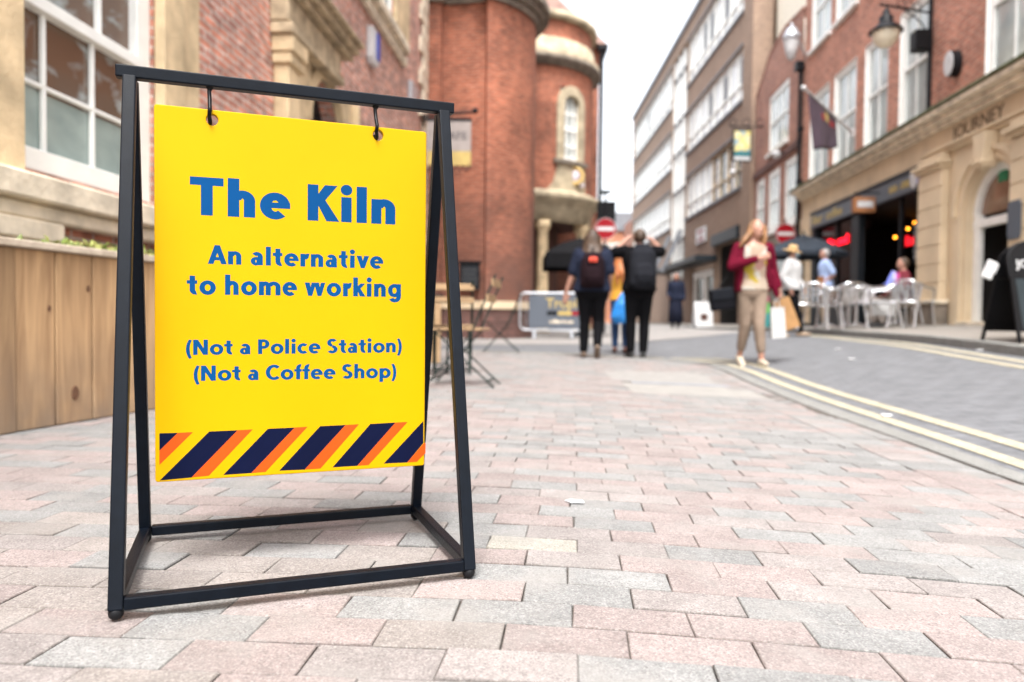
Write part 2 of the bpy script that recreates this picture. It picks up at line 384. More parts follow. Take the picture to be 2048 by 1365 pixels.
foot_blend(M['wood'], 0., .5, (.2, .15, .11), .6)
M['knot'] = mat('timber_knot', (.13, .06, .03), rough=.8, var=.3, scale=60)
M['wood_rim'] = wood_mat('weathered_rim', (.4, .32, .24), (.6, .51, .4), 'x')
M['wood_slat'] = wood_mat('pale_slat', (.25, .155, .075), (.36, .24, .13), 'x')
M['green_metal'] = mat('dark_green_metal', (.007, .018, .015), rough=.5, spec=.2)
M['leaf'] = mat('leaf', (.15, .2, .04), rough=.5, var=.4, scale=20)
M['leaf2'] = mat('leaf_yellow', (.38, .4, .12), rough=.5, var=.3, scale=20)
M['soil'] = mat('soil', (.03, .02, .015), rough=.95)
M['red'] = mat('sign_red', (.26, .004, .01), rough=.4, spec=.2)
M['sign_white'] = mat('sign_white', (.55, .55, .55), rough=.35)
M['neon'] = mat('red_neon', (.8, .01, .02), emit=(1, .005, .02), estr=1.1)
M['neon_dim'] = mat('red_neon_dim', (.5, .01, .02), emit=(1, .01, .02), estr=.45)
M['bulb'] = mat('warm_bulb', (.9, .5, .1), emit=(1, .30, .02), estr=2.6)
M['gold'] = mat('gold_lettering', (.45, .33, .1), rough=.4)
M['blue_box'] = mat('blue_plastic', (.02, .06, .4), rough=.4)
M['skin'] = mat('skin', (.40, .21, .15), rough=.5, var=.08, scale=12)
M['purple'] = mat('purple_flag', (.07, .045, .065), rough=.8, var=.15)

# ------------------------------------------------------------------ ground
KERB = [(-3, 1.61), (0, 1.87), (3.05, 2.13), (3.9, 2.2), (5, 2.285), (6.6, 2.4), (8.2, 2.47), (8.9, 2.46), (9.5, 2.3), (10.0, 2.0), (10.5, 1.5), (11, .7), (11.4, -.3), (11.8, -1.6), (12.2, -3), (12.5, -4.5)]
def kx(Y): return interp(Y, KERB)
def rk(Y): return 5.2 + .079 * (Y - 7.5)            # right-hand kerb
RA, RB = 6.99, .079                                    # right facades X = RA + RB*Y
LA, LB = -3.2, .07                                     # left facade
def gz(X, Y):
    sy = .0105 * clamp(Y - 6, 0, 26)
    fade = 1 - .6 * smooth((Y - 12) / 16)
    dip = 1 - smooth((Y - 6) / 4)
    if X < 0: c = 0
    elif X < 2.15: c = -.035 * X * dip
    else: c = -.075 * dip + .09 * min(X - 2.15, 3.05)
    c *= fade
    und = .004 * noise.noise(Vector((X * 1.1, Y * 1.1, 3.1)))
    return sy + c + und
def pz(X, Y):                                          # right-hand pavement
    k = rk(Y); fade = 1 - .6 * smooth((Y - 12) / 16)
    return gz(k, Y) + .085 * fade + .045 * clamp(X - k, 0, 4) * fade

def sheet(name, xl, xr, Ys, nx, zf, m, label=None, col=None):
    mb = MB(); n = len(Ys); vs = []
    for Y in Ys:
        a, b = xl(Y), xr(Y)
        for i in range(nx + 1):
            X = lerp(a, b, i / nx); vs.append((X, Y, zf(X, Y)))
    mb.c = col
    mb.add(vs, [(j * (nx + 1) + i, j * (nx + 1) + i + 1, (j + 1) * (nx + 1) + i + 1, (j + 1) * (nx + 1) + i) for j in range(n - 1) for i in range(nx)], smooth=True)
    o = mb.build(name, m, recalc=False)
    return tag(o, label, kind='structure')
def frange(a, b, d):
    n = max(1, int(round((b - a) / d))); return [a + (b - a) * i / n for i in range(n + 1)]

mb = MB(); mb.add([(-400, -400, -.5), (400, -400, -.5), (400, 700, -.5), (-400, 700, -.5)], [(0, 1, 2, 3)])
tag(mb.build('ground', M['asphalt']), kind='structure')
sheet('road', lambda Y: -9, lambda Y: rk(Y) + .05, frange(-6, 75, .4), 46, lambda X, Y: gz(X, Y) - .016, M['setts'])
sheet('pavement_bed', lambda Y: -7, lambda Y: kx(Y), frange(-5, 12.4, .2), 30, lambda X, Y: gz(X, Y) - .0075, M['bed'])
sheet('pavement_far', lambda Y: -6 if Y > 14 else -6, lambda Y: lerp(-1.5, rk(Y) - .3, smooth((Y - 13.2) / 3.2)), frange(13.2, 75, .8), 16, lambda X, Y: gz(X, Y) - .008, M['flag'], col=(.27, .255, .242, 1))
sheet('pavement_right', lambda Y: rk(Y) + .13, lambda Y: RA + RB * Y + 3.0, frange(-4, 75, .6), 8, pz, M['flag'], col=(.25, .228, .2, 1))

# left pavement: real laid blocks, coloured one by one
def clip_half(poly, p, n):
    out_ = []
    for i in range(len(poly)):
        a, b = poly[i], poly[(i + 1) % len(poly)]
        da = (a[0] - p[0]) * n[0] + (a[1] - p[1]) * n[1]; db = (b[0] - p[0]) * n[0] + (b[1] - p[1]) * n[1]
        if da >= 0: out_.append(a)
        if (da >= 0) != (db >= 0):
            t = da / (da - db); out_.append((lerp(a[0], b[0], t), lerp(a[1], b[1], t)))
    return out_
def inset(poly, d):
    n = len(poly); res = []
    for i in range(n):
        p0, p1, p2 = Vector(poly[i - 1]), Vector(poly[i]), Vector(poly[(i + 1) % n])
        e1 = (p1 - p0); e2 = (p2 - p1)
        if e1.length < 1e-5 or e2.length < 1e-5: return None
        e1.normalize(); e2.normalize()
        n1 = Vector((-e1.y, e1.x)); n2 = Vector((-e2.y, e2.x)); b = (n1 + n2)
        if b.length < .2: return None
        b = b / b.length; k = d / max(b.dot(n1), .35)
        res.append((p1.x + b.x * k, p1.y + b.y * k))
    return res
def area(poly): return .5 * sum(poly[i][0] * poly[(i + 1) % len(poly)][1] - poly[(i + 1) % len(poly)][0] * poly[i][1] for i in range(len(poly)))
def block(mb, poly, near, col):
    A = area(poly)
    if A < 0: poly = poly[::-1]; A = -A
    if A < .0012: return
    top = inset(poly, .0022)
    if not top: return
    n = len(poly); cx = sum(p[0] for p in poly) / n; cy = sum(p[1] for p in poly) / n
    j = random.gauss(0, .0007); tx, ty = random.gauss(0, .0055), random.gauss(0, .009)
    if random.random() < .05: j += random.choice((-.002, .003))
    def z(x, y): return gz(x, y) + j + tx * (x - cx) + ty * (y - cy)
    vs = [(x, y, z(x, y) - .02) for x, y in poly] + [(x, y, z(x, y) - .0018) for x, y in poly] + [(x, y, z(x, y)) for x, y in top]
    fs = [(i, (i + 1) % n, n + (i + 1) % n, n + i) for i in range(n)] + [(n + i, n + (i + 1) % n, 2 * n + (i + 1) % n, 2 * n + i) for i in range(n)]
    q = random.uniform(.62, .85); mb.c = (col[0] * q, col[1] * q * .98, col[2] * q * .95, 1); k0 = len(mb.f); mb.add(vs, fs + [tuple(range(2 * n, 3 * n))]); mb.col[-1] = col
def block_col(X=0, Y=9):
    t = noise.noise(Vector((X * .9, Y * .9, 8))) * .5 + random.random()
    if X < 0: t -= .12
    if t < .30: c = Vector((.245, .205, .194))
    elif t < .52: c = Vector((.238, .214, .204))
    else: c = Vector((.208, .208, .203))
    if X < -.1 and Y < 2 and random.random() < .4: c = Vector((.232, .208, .192))
    c = c * random.uniform(.88, 1.1)
    return (c.x, c.y, c.z, 1)
ua = R_(4.9)
U = Vector((math.cos(ua), -math.sin(ua))); V = Vector((math.sin(ua), math.cos(ua)))
BL, BW, G = .217, .109, .0017
mb = MB()
halfs = []
BORD = BW + BL + .003
for (y0, x0), (y1, x1) in zip(KERB[1:], KERB[2:]):
    d = Vector((x1 - x0, y1 - y0)).normalized(); nrm = (-d.y, d.x)      # points left, into the pavement
    halfs.append((y0, y1, (x0 + nrm[0] * (BORD + .13), y0 + nrm[1] * (BORD + .13)), nrm, (x0, y0), (x1, y1)))
for r in range(2, 122):
    for c in range(-38, 24):
        off = (.5 if r % 2 else 0) * BL + .012 * math.sin(r * 2.1)
        def wv(a, b):
            bend = .018 * math.sin(a * 1.6 + 1.) * math.exp(-max(0, b - 2) * .3)
            p = U * a + V * (b + bend); return (p.x, p.y)
        a0 = c * BL + off + G / 2; a1 = a0 + BL - G; b0 = r * BW + G / 2; b1 = b0 + BW - G
        jg = lambda: random.gauss(0, .0009)
        poly = [wv(a0 + jg(), b0 + jg()), wv(a1 + jg(), b0 + jg()), wv(a1 + jg(), b1 + jg()), wv(a0 + jg(), b1 + jg())]
        cx, cy = poly[0]
        if cx < -5.2 or cy > 12.3 or cx > kx(cy) + .4: continue
        if cx < LA + LB * cy - .3: continue
        if abs(cx) > .78 * cy + .6: continue
        for (y0, y1, p, nrm, _, _) in halfs:
            if poly and len(poly) > 2 and y0 - .6 < cy < y1 + .6: poly = clip_half(poly, p, nrm)
        # manhole recess
        mx_, my_ = sum(q[0] for q in poly) / max(1, len(poly)), sum(q[1] for q in poly) / max(1, len(poly))
        if len(poly) > 2 and not (1.08 < mx_ < 2.05 and 6.1 < my_ < 8.05):
            col = block_col(mx_, my_)
            if abs(mx_ - .035) < .11 and abs(my_ - 1.80) < .056: col = (.29, .275, .24, 1)
            block(mb, poly, True, col)
# border course parallel to the kerb
path = [Vector((x, y)) for y, x in KERB[1:]]
def along(path, step):
    res = []; seg = 0; pos = path[0].copy(); d = 0
    pts = [path[0]]
    for a, b in zip(path, path[1:]):
        L_ = (b - a).length; n = max(1, int(round(L_ / step)))
        for i in range(n): pts.append(a.lerp(b, (i + 1) / n))
    return pts
pts = along(path, BW)
for a, b in zip(pts, pts[1:]):
    d = (b - a).normalized(); nn = Vector((-d.y, d.x)); g = d * (G / 2)
    for k0, k1 in ((.134, .13 + BW), (.13 + BW, .13 + BW + BL)):
        q = [a + g + nn * (k0 + G), b - g + nn * (k0 + G), b - g + nn * k1, a + g + nn * k1]
        if a.y > .6: block(mb, [(p.x, p.y) for p in q], True, block_col(a.x * 3, a.y))
tag(mb.build('pavement', M['paver'], recalc=False), kind='structure')
# kerbs
mb = MB()
pts = along(path, .6)
for a, b in zip(pts, pts[1:]):
    d = (b - a).normalized(); nn = Vector((-d.y, d.x)); g = d * .003
    q = [a + g, b - g, b - g + nn * .12, a + g + nn * .12]
    zz = [gz(p.x, p.y) for p in q]
    mb.add([(p.x, p.y, z - .06) for p, z in zip(q, zz)] + [(p.x, p.y, z + .006) for p, z in zip(q, zz)], [(3, 2, 1, 0), (4, 5, 6, 7), (0, 1, 5, 4), (1, 2, 6, 5), (2, 3, 7, 6), (3, 0, 4, 7)])
tag(mb.build('kerb', M['kerb'], bevel=.004), kind='structure')
mb = MB()
for Y in frange(-3, 60, .9)[:-1]:
    a = Vector((rk(Y), Y + .004)); b = Vector((rk(Y + .9), Y + .896)); q = [a, a + Vector((.13, 0)), b + Vector((.13, 0)), b]
    mb.add([(p.x, p.y, gz(p.x, p.y) - .06) for p in q] + [(p.x, p.y, pz(p.x, p.y) + .003) for p in q], [(3, 2, 1, 0), (4, 5, 6, 7), (0, 1, 5, 4), (1, 2, 6, 5), (2, 3, 7, 6), (3, 0, 4, 7)])
tag(mb.build('kerb_right', M['kerb'], bevel=.006), kind='structure')
# double yellow lines
def ribbon(name, pth, o0, o1, m):
    mb = MB(); pts = along(pth, .12); L_ = []
    for i, p in enumerate(pts):
        d = (pts[min(i + 1, len(pts) - 1)] - pts[max(i - 1, 0)]).normalized(); nn = Vector((d.y, -d.x))
        w = .004 * noise.noise(Vector((p.x * 7, p.y * 7, o0 * 9)))
        for o_ in (o0 + w, o1 + w):
            q = p + nn * o_; L_.append((q.x, q.y, gz(q.x, q.y) - .0105))
    mb.add(L_, [(2 * i, 2 * i + 1, 2 * i + 3, 2 * i + 2) for i in range(len(pts) - 1)], smooth=True)
    return tag(mb.build(name, m, recalc=False), kind='structure')
ribbon('road_marking', path, .09, .175, M['yellow_line']); ribbon('road_marking', path, .305, .39, M['yellow_line'])
rp = [Vector((rk(Y), Y)) for Y in frange(1, 13.5, .5)]
ribbon('road_marking', rp, -.28, -.18, M['yellow_line']); ribbon('road_marking', rp, -.50, -.40, M['yellow_line'])
# inspection cover let into the blocks
c = thing('inspection_cover', 'flat pale rectangular inspection cover with a dark slot set in the block paving', 'manhole cover', (1.5, 7.4, gz(1.5, 7.4)))
def cover(x0, x1, y0, y1, dz, name, m, col=None):
    mb = MB(); mb.c = col; n = 5
    mb.add([(lerp(x0, x1, i / n), lerp(y0, y1, j / n), gz(lerp(x0, x1, i / n), lerp(y0, y1, j / n)) + dz) for j in range(n + 1) for i in range(n + 1)], [(j * (n + 1) + i, j * (n + 1) + i + 1, (j + 1) * (n + 1) + i + 1, (j + 1) * (n + 1) + i) for j in range(n) for i in range(n)])
    o = mb.build(name, m, c, recalc=False); so = o.modifiers.new('s', 'SOLIDIFY'); so.thickness = .02; so.offset = -1
cover(.98, 2.15, 7.02, 8.12, .0005, 'cover_slab', M['flag'], (.26, .25, .235, 1)); cover(1.0, 2.12, 6.02, 6.84, .001, 'cover_slab', M['flag'], (.27, .26, .24, 1))
cover(1.12, 2.04, 6.86, 7.0, .0025, 'cover_slot', M['slate'])
p = at(1148, 999, 2.24)
mb = MB(); p.z = gz(p.x, p.y) + .004
mb.prism([(p.x - .028, p.y + .006), (p.x - .012, p.y - .02), (p.x + .03, p.y - .018), (p.x + .026, p.y + .012), (p.x - .01, p.y + .02)], p.z, p.z + .003)
mb.prism([(p.x - .006, p.y - .002), (p.x + .01, p.y - .004), (p.x + .009, p.y + .006), (p.x - .005, p.y + .006)], p.z + .003, p.z + .005)
tag(mb.build('litter', M['sign_white']), 'small white plastic tag lying on the block paving', 'litter')
for k, (px, py, Y, lab) in enumerate(((1772, 834, 4.35, 'crumpled white paper scrap lying on the near double yellow line'), (1677, 700, 11.2, 'small white scrap on the road farthest of those below the cafe chairs'), (1703, 720, 9.3, 'small white scrap on the open road, right of the walking woman'), (1960, 703, 7.2, 'small white scrap in the gutter below the black pavement board'))):
    d = ray(px, py)
    for it in range(30): q = CAM + d * (Y / d.y); Y += (gz(q.x, q.y) - .012 - q.z) / (d.z / d.y) * .6
    q.z = gz(q.x, q.y) - .01; mb = MB()
    for i in range(3): a = i * 1.9 + k; mb.ball((q.x + .02 * math.cos(a), q.y + .02 * math.sin(a), q.z + .008), .024, .017, .009, 7, 5)
    tag(mb.build('litter', M['sign_white']), lab, 'litter')
# ------------------------------------------------------------------ the A-frame sign
SX, SY, YAW, BYAW = -.4832, 1.6664, .3608, .3712
SW, SD, SH, BWD, BHT, BTOP = .6643, .4865, 1.05, .5819, .7917, .989
TS = Matrix.Translation((SX, SY, 0)) @ Matrix.Rotation(YAW, 4, 'Z')
TB = Matrix.Translation((SX, SY, 0)) @ Matrix.Rotation(BYAW, 4, 'Z') @ Matrix.Translation((.0028, 0, 0))
sign = thing('sandwich_board', 'black steel A-frame sign holding a yellow hanging board with blue lettering in the foreground', 'sandwich board', (SX, SY, 0))
T_ = .0255
def bar(name, a, b, w=T_, label=None):
    mb = MB(TS); mb.beam(a, b, w); return tag(mb.build(name, M['steel'], sign, bevel=.0028, seg=2), label)
hw, hd, z0 = SW / 2, SD / 2, .030
bar('top_bar', (-hw - .0275, 0, SH), (hw + .0275, 0, SH))
for sx in (-1, 1):
    bar('leg', (sx * hw, -hd, z0 - .0125), (sx * hw, -.0128, SH - .013))
    mb = MB(TS)
    for q in range(7): mb.ball((sx * hw - sx * .0138, -hd + .004 + q * .0005, z0 - .008 + q * .0028), .0022, n=6, m=5); mb.ball((sx * hw - .011 + q * .0036, -.0135, SH - .0135), .0024, n=6, m=5)
    mb.build('weld', M['steel'], sign)
    bar('leg', (sx * hw, hd, z0 - .0125), (sx * hw, .0128, SH - .013))
    bar('base_rail', (sx * hw, -hd + .0135, z0), (sx * hw, hd - .0135, z0), .0235)
    for sy in (-1, 1):
        mb = MB(TS); mb.ball((sx * hw, sy * hd, .0135), .0135, .0135, .0135, 16, 10); mb.build('foot', M['rubber'], sign)
for sy in (-1, 1):
    bar('base_rail', (-hw + .0135, sy * hd, z0), (hw - .0135, sy * hd, z0), .0235)
BP0 = TB @ Vector((0, -.008, 0)); BN = (TB.to_3x3() @ Vector((0, -1, 0)))
TBi = TB.inverted()
def bl(px, py):
    q = TBi @ on_plane(px, py, BP0, BN); return (q.x, q.z)
# board: plate with two holes
def plate(name, outer, holes, y0, y1, m, parent, bev=.0022):
    cu = bpy.data.curves.new('c', 'CURVE'); cu.dimensions = '2D'; cu.fill_mode = 'BOTH'
    for lp in [outer] + holes:
        sp_ = cu.splines.new('POLY'); sp_.points.add(len(lp) - 1); sp_.use_cyclic_u = True
        for i, (x, y) in enumerate(lp): sp_.points[i].co = (x, y, 0, 1)
    cu.extrude = (y1 - y0) / 2 - bev; cu.bevel_depth = bev; cu.bevel_resolution = 3; cu.offset = -bev
    t = bpy.data.objects.new('c', cu); COL.objects.link(t); bpy.context.view_layer.update()
    me = bpy.data.meshes.new_from_object(t.evaluated_get(bpy.context.evaluated_depsgraph_get())); bpy.data.objects.remove(t)
    me.transform(TB @ Matrix.Translation((0, (y0 + y1) / 2, 0)) @ Matrix.Rotation(R_(90), 4, 'X'))
    me.materials.clear(); me.materials.append(m)
    bm = bmesh.new(); bm.from_mesh(me); bmesh.ops.remove_doubles(bm, verts=bm.verts, dist=1e-5); bmesh.ops.recalc_face_normals(bm, faces=bm.faces); bm.to_mesh(me); bm.free()
    o = bpy.data.objects.new(name, me); COL.objects.link(o); attach(o, parent); return o
def circle(c, r, n=36): return [(c[0] + r * math.cos(2 * math.pi * i / n), c[1] + r * math.sin(2 * math.pi * i / n)) for i in range(n)]
def rrect(x0, x1, y0, y1, r, n=5):
    res = []
    for cx, cy, a in ((x1 - r, y1 - r, 0), (x0 + r, y1 - r, 90), (x0 + r, y0 + r, 180), (x1 - r, y0 + r, 270)):
        res += [(cx + r * math.cos(R_(a + 90 * i / n)), cy + r * math.sin(R_(a + 90 * i / n))) for i in range(n + 1)]
    return res
h1, h2 = bl(424.5, 240), bl(756.5, 271)
outer = rrect(-BWD / 2, BWD / 2, BTOP - BHT, BTOP, .006)
board = plate('board', outer, [circle(h1, .0118), circle(h2, .0118)], -.008, .008, M['board'], sign)
for hx, px in ((h1, 418), (h2, 758)):
    mb = MB(TB)
    x = hx[0] - .005; zb = hx[1] - .0035
    pts = [(x, 0, SH - .0128), (x - .001, 0, SH - .022), (x, -.004, SH - .04)]
    for i in range(12):
        t = i / 11
        pts.append((x + .0005 * math.sin(t * 5), -.0150 + .002 * math.cos(t * 6) - .004 * (t if t < .3 else .3), lerp(SH - .052, hx[1] + .006, t)))
    pts += [(x, -.0165, hx[1]), (x + .001, -.0125, zb - .002), (x + .001, -.004, zb - .0045), (x + .001, .006, zb - .002), (x, .013, zb + .006)]
    mb.tube(pts, .0042, 12)
    mb.lathe([(.0085, SH - .0128), (.0065, SH - .016), (.0043, SH - .019)], (x, 0), 14)
    mb.build('hook', M['hook'], sign)

# hand-made bold geometric letters: each is a few overlapping flat strokes (each 0.03 mm prouder than the last)
def g_rect(x0, y0, x1, y1): return ('p', [(x0, y0), (x1, y0), (x1, y1), (x0, y1)])
def g_arc(cx, cy, ro, so, ri, si, a0, a1, n=None):
    n = n or max(6, int(abs(a1 - a0) / 7))
    o_ = [(cx + ro * math.cos(R_(lerp(a0, a1, i / n))), cy + so * math.sin(R_(lerp(a0, a1, i / n)))) for i in range(n + 1)]
    i_ = [(cx + ri * math.cos(R_(lerp(a0, a1, i / n))), cy + si * math.sin(R_(lerp(a0, a1, i / n)))) for i in range(n + 1)]
    return ('s', (o_, i_))
def g_p(*pts): return ('p', list(pts))
XH = .70
def glyph(ch, w):
    """(advance, strokes) for cap height 1; w = stem width"""
    t = w * .80                                # thin stroke
    if ch == 'T': return .80, [g_rect(.02, 1 - t, .78, 1), g_rect(.40 - w / 2, 0, .40 + w / 2, 1 - t)]
    if ch == 'h': return .74, [g_rect(.04, 0, .04 + w, 1.02), arch_(.04, .68, w), g_rect(.68 - w, 0, .68, XH - .26)]
    if ch == 'n': return .74, [g_rect(.04, 0, .04 + w, XH), arch_(.04, .68, w), g_rect(.68 - w, 0, .68, XH - .26)]
    if ch == 'm': return 1.14, [g_rect(.04, 0, .04 + w, XH), arch_(.04, .62, w), g_rect(.62 - w, 0, .62, XH - .26), arch_(.62 - w, 1.10, w), g_rect(1.10 - w, 0, 1.10, XH - .26)]
    if ch == 'r': return .50, [g_rect(.04, 0, .04 + w, XH), g_arc(.44, XH - .32, .30, .335, .30 - w * .95, .335 - w, 78, 172)]
    if ch == 'o': return .80, [g_arc(.40, .345, .38, .365, .38 - w, .365 - t, 0, 360, 48)]
    if ch == 'e': return .76, [g_arc(.38, .345, .365, .365, .365 - w, .365 - t, 8, 312, 44), g_rect(.13, .285, .742, .285 + t * .72), g_arc(.38, .345, .365, .365, .365 - w, .365 - t, -6, 10, 4)]
    if ch == 'c': return .66, [g_arc(.38, .345, .365, .365, .365 - w, .365 - t, 48, 312, 40)]
    if ch == 'a': return .68, [g_arc(.28, .215, .255, .23, .255 - w * .9, .23 - t * .78, 0, 360, 36), g_rect(.62 - w, 0, .62, .44), g_arc(.33, .42, .29, .295, .29 - w, .295 - t, 0, 142, 20)]
    if ch == 'i': return .36, [g_rect(.05, 0, .05 + w, XH), g_arc(.05 + w / 2, .90, w * .56, w * .56, .0, .0, 0, 360, 28)]
    if ch == 'l': return .36, [g_rect(.05, 0, .05 + w, 1.02)]
    if ch == 't': return .52, [g_rect(.13, .22, .13 + w, .93), g_rect(0, XH - t * .85, .48, XH), g_arc(.13 + .27, .24, .27, .25, .27 - w, .25 - t, 180, 285, 16)]
    if ch == 'f': return .46, [g_rect(.11, 0, .11 + w, .76), g_rect(0, XH - t * .85, .45, XH), g_arc(.11 + .27, .76, .27, .28, .27 - w, .28 - t, 80, 180, 16)]
    if ch == 'v': return .68, [g_p((.0, XH), (w * 1.08, XH), (.34 + w * .42, 0), (.34 - w * .42, 0)), g_p((.68, XH), (.68 - w * 1.08, XH), (.34 - w * .42, 0), (.34 + w * .42, 0))]
    if ch == 'w': return 1.06, [q for k in (0, .47) for q in (g_p((k, XH), (k + w * 1.02, XH), (k + .28 + w * .4, 0), (k + .28 - w * .4, 0)), g_p((k + .58, XH), (k + .58 - w * .9, XH), (k + .28 - w * .4, 0), (k + .28 + w * .4, 0)))]
    if ch == 'k': return .68, [g_rect(.04, 0, .04 + w, 1.02), g_p((.20, .33), (.20, .46), (.42, XH), (.68, XH), (.36, .34)), g_p((.22, .42), (.40, .46), (.70, 0), (.40, 0))]
    if ch == 'g': return .80, [g_arc(.38, .345, .36, .365, .36 - w, .365 - t, 0, 360, 44), g_rect(.74 - w, .0, .74, XH), g_arc(.40, .0, .34, .30, .34 - w, .30 - t, 205, 360, 22)]
    if ch == 'p': return .80, [g_arc(.42, .345, .36, .365, .36 - w, .365 - t, 0, 360, 44), g_rect(.05, -.28, .05 + w, XH)]
    if ch == 'K': return .80, [g_rect(.04, 0, .04 + w, 1), g_p((.22, .44), (.22, .62), (.47, 1), (.79, 1), (.40, .47)), g_p((.24, .56), (.46, .62), (.84, 0), (.51, 0))]
    if ch == 'A': return .88, [g_p((0, 0), (w * 1.08, 0), (.45 + w * .5, 1), (.45 - w * .5, 1)), g_p((.90, 0), (.90 - w * 1.08, 0), (.45 - w * .5, 1), (.45 + w * .5, 1)), g_rect(.2, .2, .7, .2 + t * .85)]
    if ch == 'N': return .92, [g_rect(.05, 0, .05 + w, 1), g_rect(.86 - w, 0, .86, 1), g_p((.05, 1), (.05 + w * 1.1, 1), (.86, 0), (.86 - w * 1.1, 0))]
    if ch == 'P': return .74, [g_rect(.05, 0, .05 + w, 1), g_arc(.38, .68, .33, .32, .33 - w, .32 - t, -90, 90, 24), g_rect(.1, 1 - t, .385, 1), g_rect(.1, .36, .385, .36 + t)]
    if ch == 'C': return .84, [g_arc(.50, .5, .48, .52, .48 - w * 1.05, .52 - t, 46, 314, 44)]
    if ch == 'S': return .74, [g_arc(.37, .735, .32, .285, .32 - w, .285 - t, 32, 270, 30), g_arc(.36, .27, .335, .285, .335 - w, .285 - t, -148, 90, 30)]
    if ch == '(': return .40, [g_arc(.74, .38, .66, .95, .66 - w * .85, .95 - w * .3, 138, 222, 18)]
    if ch == ')': return .40, [g_arc(-.34, .38, .66, .95, .66 - w * .85, .95 - w * .3, -42, 42, 18)]
    return .30, []
def arch_(xs, xe, w):
    r = (xe - xs) / 2 * .93; s = .28
    return g_arc(xe - r, XH + .012 - s, r, s, r - w, s - w * .8, 0, 168, 22)
def lettering(name, txt, x0, x1, zb0, zb1, cap, w, track=.035):
    adv = 0; lay = []
    for ch in txt:
        a, st = glyph(ch, w); lay.append((adv, st)); adv += a + track
    adv -= track
    sx = (x1 - x0) / adv
    mb = MB(TB); k = 0; words = []
    for (off, st), ch in zip(lay, txt):
        if ch == ' ': words.append(mb); mb = MB(TB); continue
        for kind, d in st:
            k += 1; y = -.0081 - .00003 * (k % 4) - .00001
            f = lambda q: (x0 + (off + q[0]) * sx, y, lerp(zb0, zb1, (off + q[0]) / adv) + q[1] * cap)
            if kind == 'p': mb.add([f(q) for q in d], [tuple(range(len(d)))])
            else:
                o_, i_ = d; n = len(o_)
                mb.add([f(q) for q in o_] + [f(q) for q in i_], [(i, i + 1, n + i + 1, n + i) for i in range(n - 1)])
    for mb in words + [mb]:
        o = mb.build(name, M['blue'], None, recalc=False); o.parent = board
def line(txt, xl, yl, xr, yr, cap_px_top, w, track=.035):
    """text set from a measured baseline-left to a baseline-right pixel"""
    a = bl(xl, yl); b = bl(xr, yr); c = bl(*cap_px_top)
    return lettering('lettering', txt, a[0], b[0], a[1], b[1], c[1] - a[1], w, track)
line('The Kiln', 378, 429.5, 795, 450, (381, 353), .268, .035)
line('An alternative', 415.5, 528, 767, 538, (436, 491), .25, .035)
line('to home working', 373.5, 589, 804, 594.5, (452, 551), .25, .035)
line('(Not a Police Station)', 369, 710.5, 806, 705, (398, 680), .24, .02)
line('(Not a Coffee Shop)', 384.5, 762.5, 795, 756, (411, 731.5), .24, .02)
# hazard stripes
K_ = 1 / 3.3032
def stripe(pts, col, k=0):
    P_ = [bl(280 + x * K_, 640 + y * K_) for x, y in pts]
    mb = MB(TB); mb.add([(x, -.0082 - k * .00003, z) for x, z in P_], [tuple(range(len(P_)))])
    o = mb.build('stripe', M[col], None, recalc=False); o.parent = board
for pts in ([(128, 750), (250, 747), (128, 865)], [(458, 738), (645, 730), (340, 1042), (130, 1062)], [(845, 720), (1022, 712), (735, 1013), (550, 1025)],
            [(1190, 703), (1358, 695), (1088, 990), (920, 997)], [(1522, 688), (1688, 679), (1435, 965), (1272, 975)], [(1872, 668), (1872, 815), (1765, 943), (1610, 950)]):
    stripe(pts, 'navy')
for pts in ([(250, 747), (350, 742), (128, 960), (128, 865)], [(645, 730), (745, 724), (455, 1030), (340, 1042)], [(1022, 712), (1108, 706), (830, 1005), (735, 1013)],
            [(1358, 695), (1447, 690), (1192, 983), (1088, 990)], [(1688, 679), (1768, 675), (1510, 960), (1435, 965)], [(1873, 818), (1886, 812), (1886, 880), (1830, 938), (1765, 943)]):
    stripe(pts, 'orange', 1)

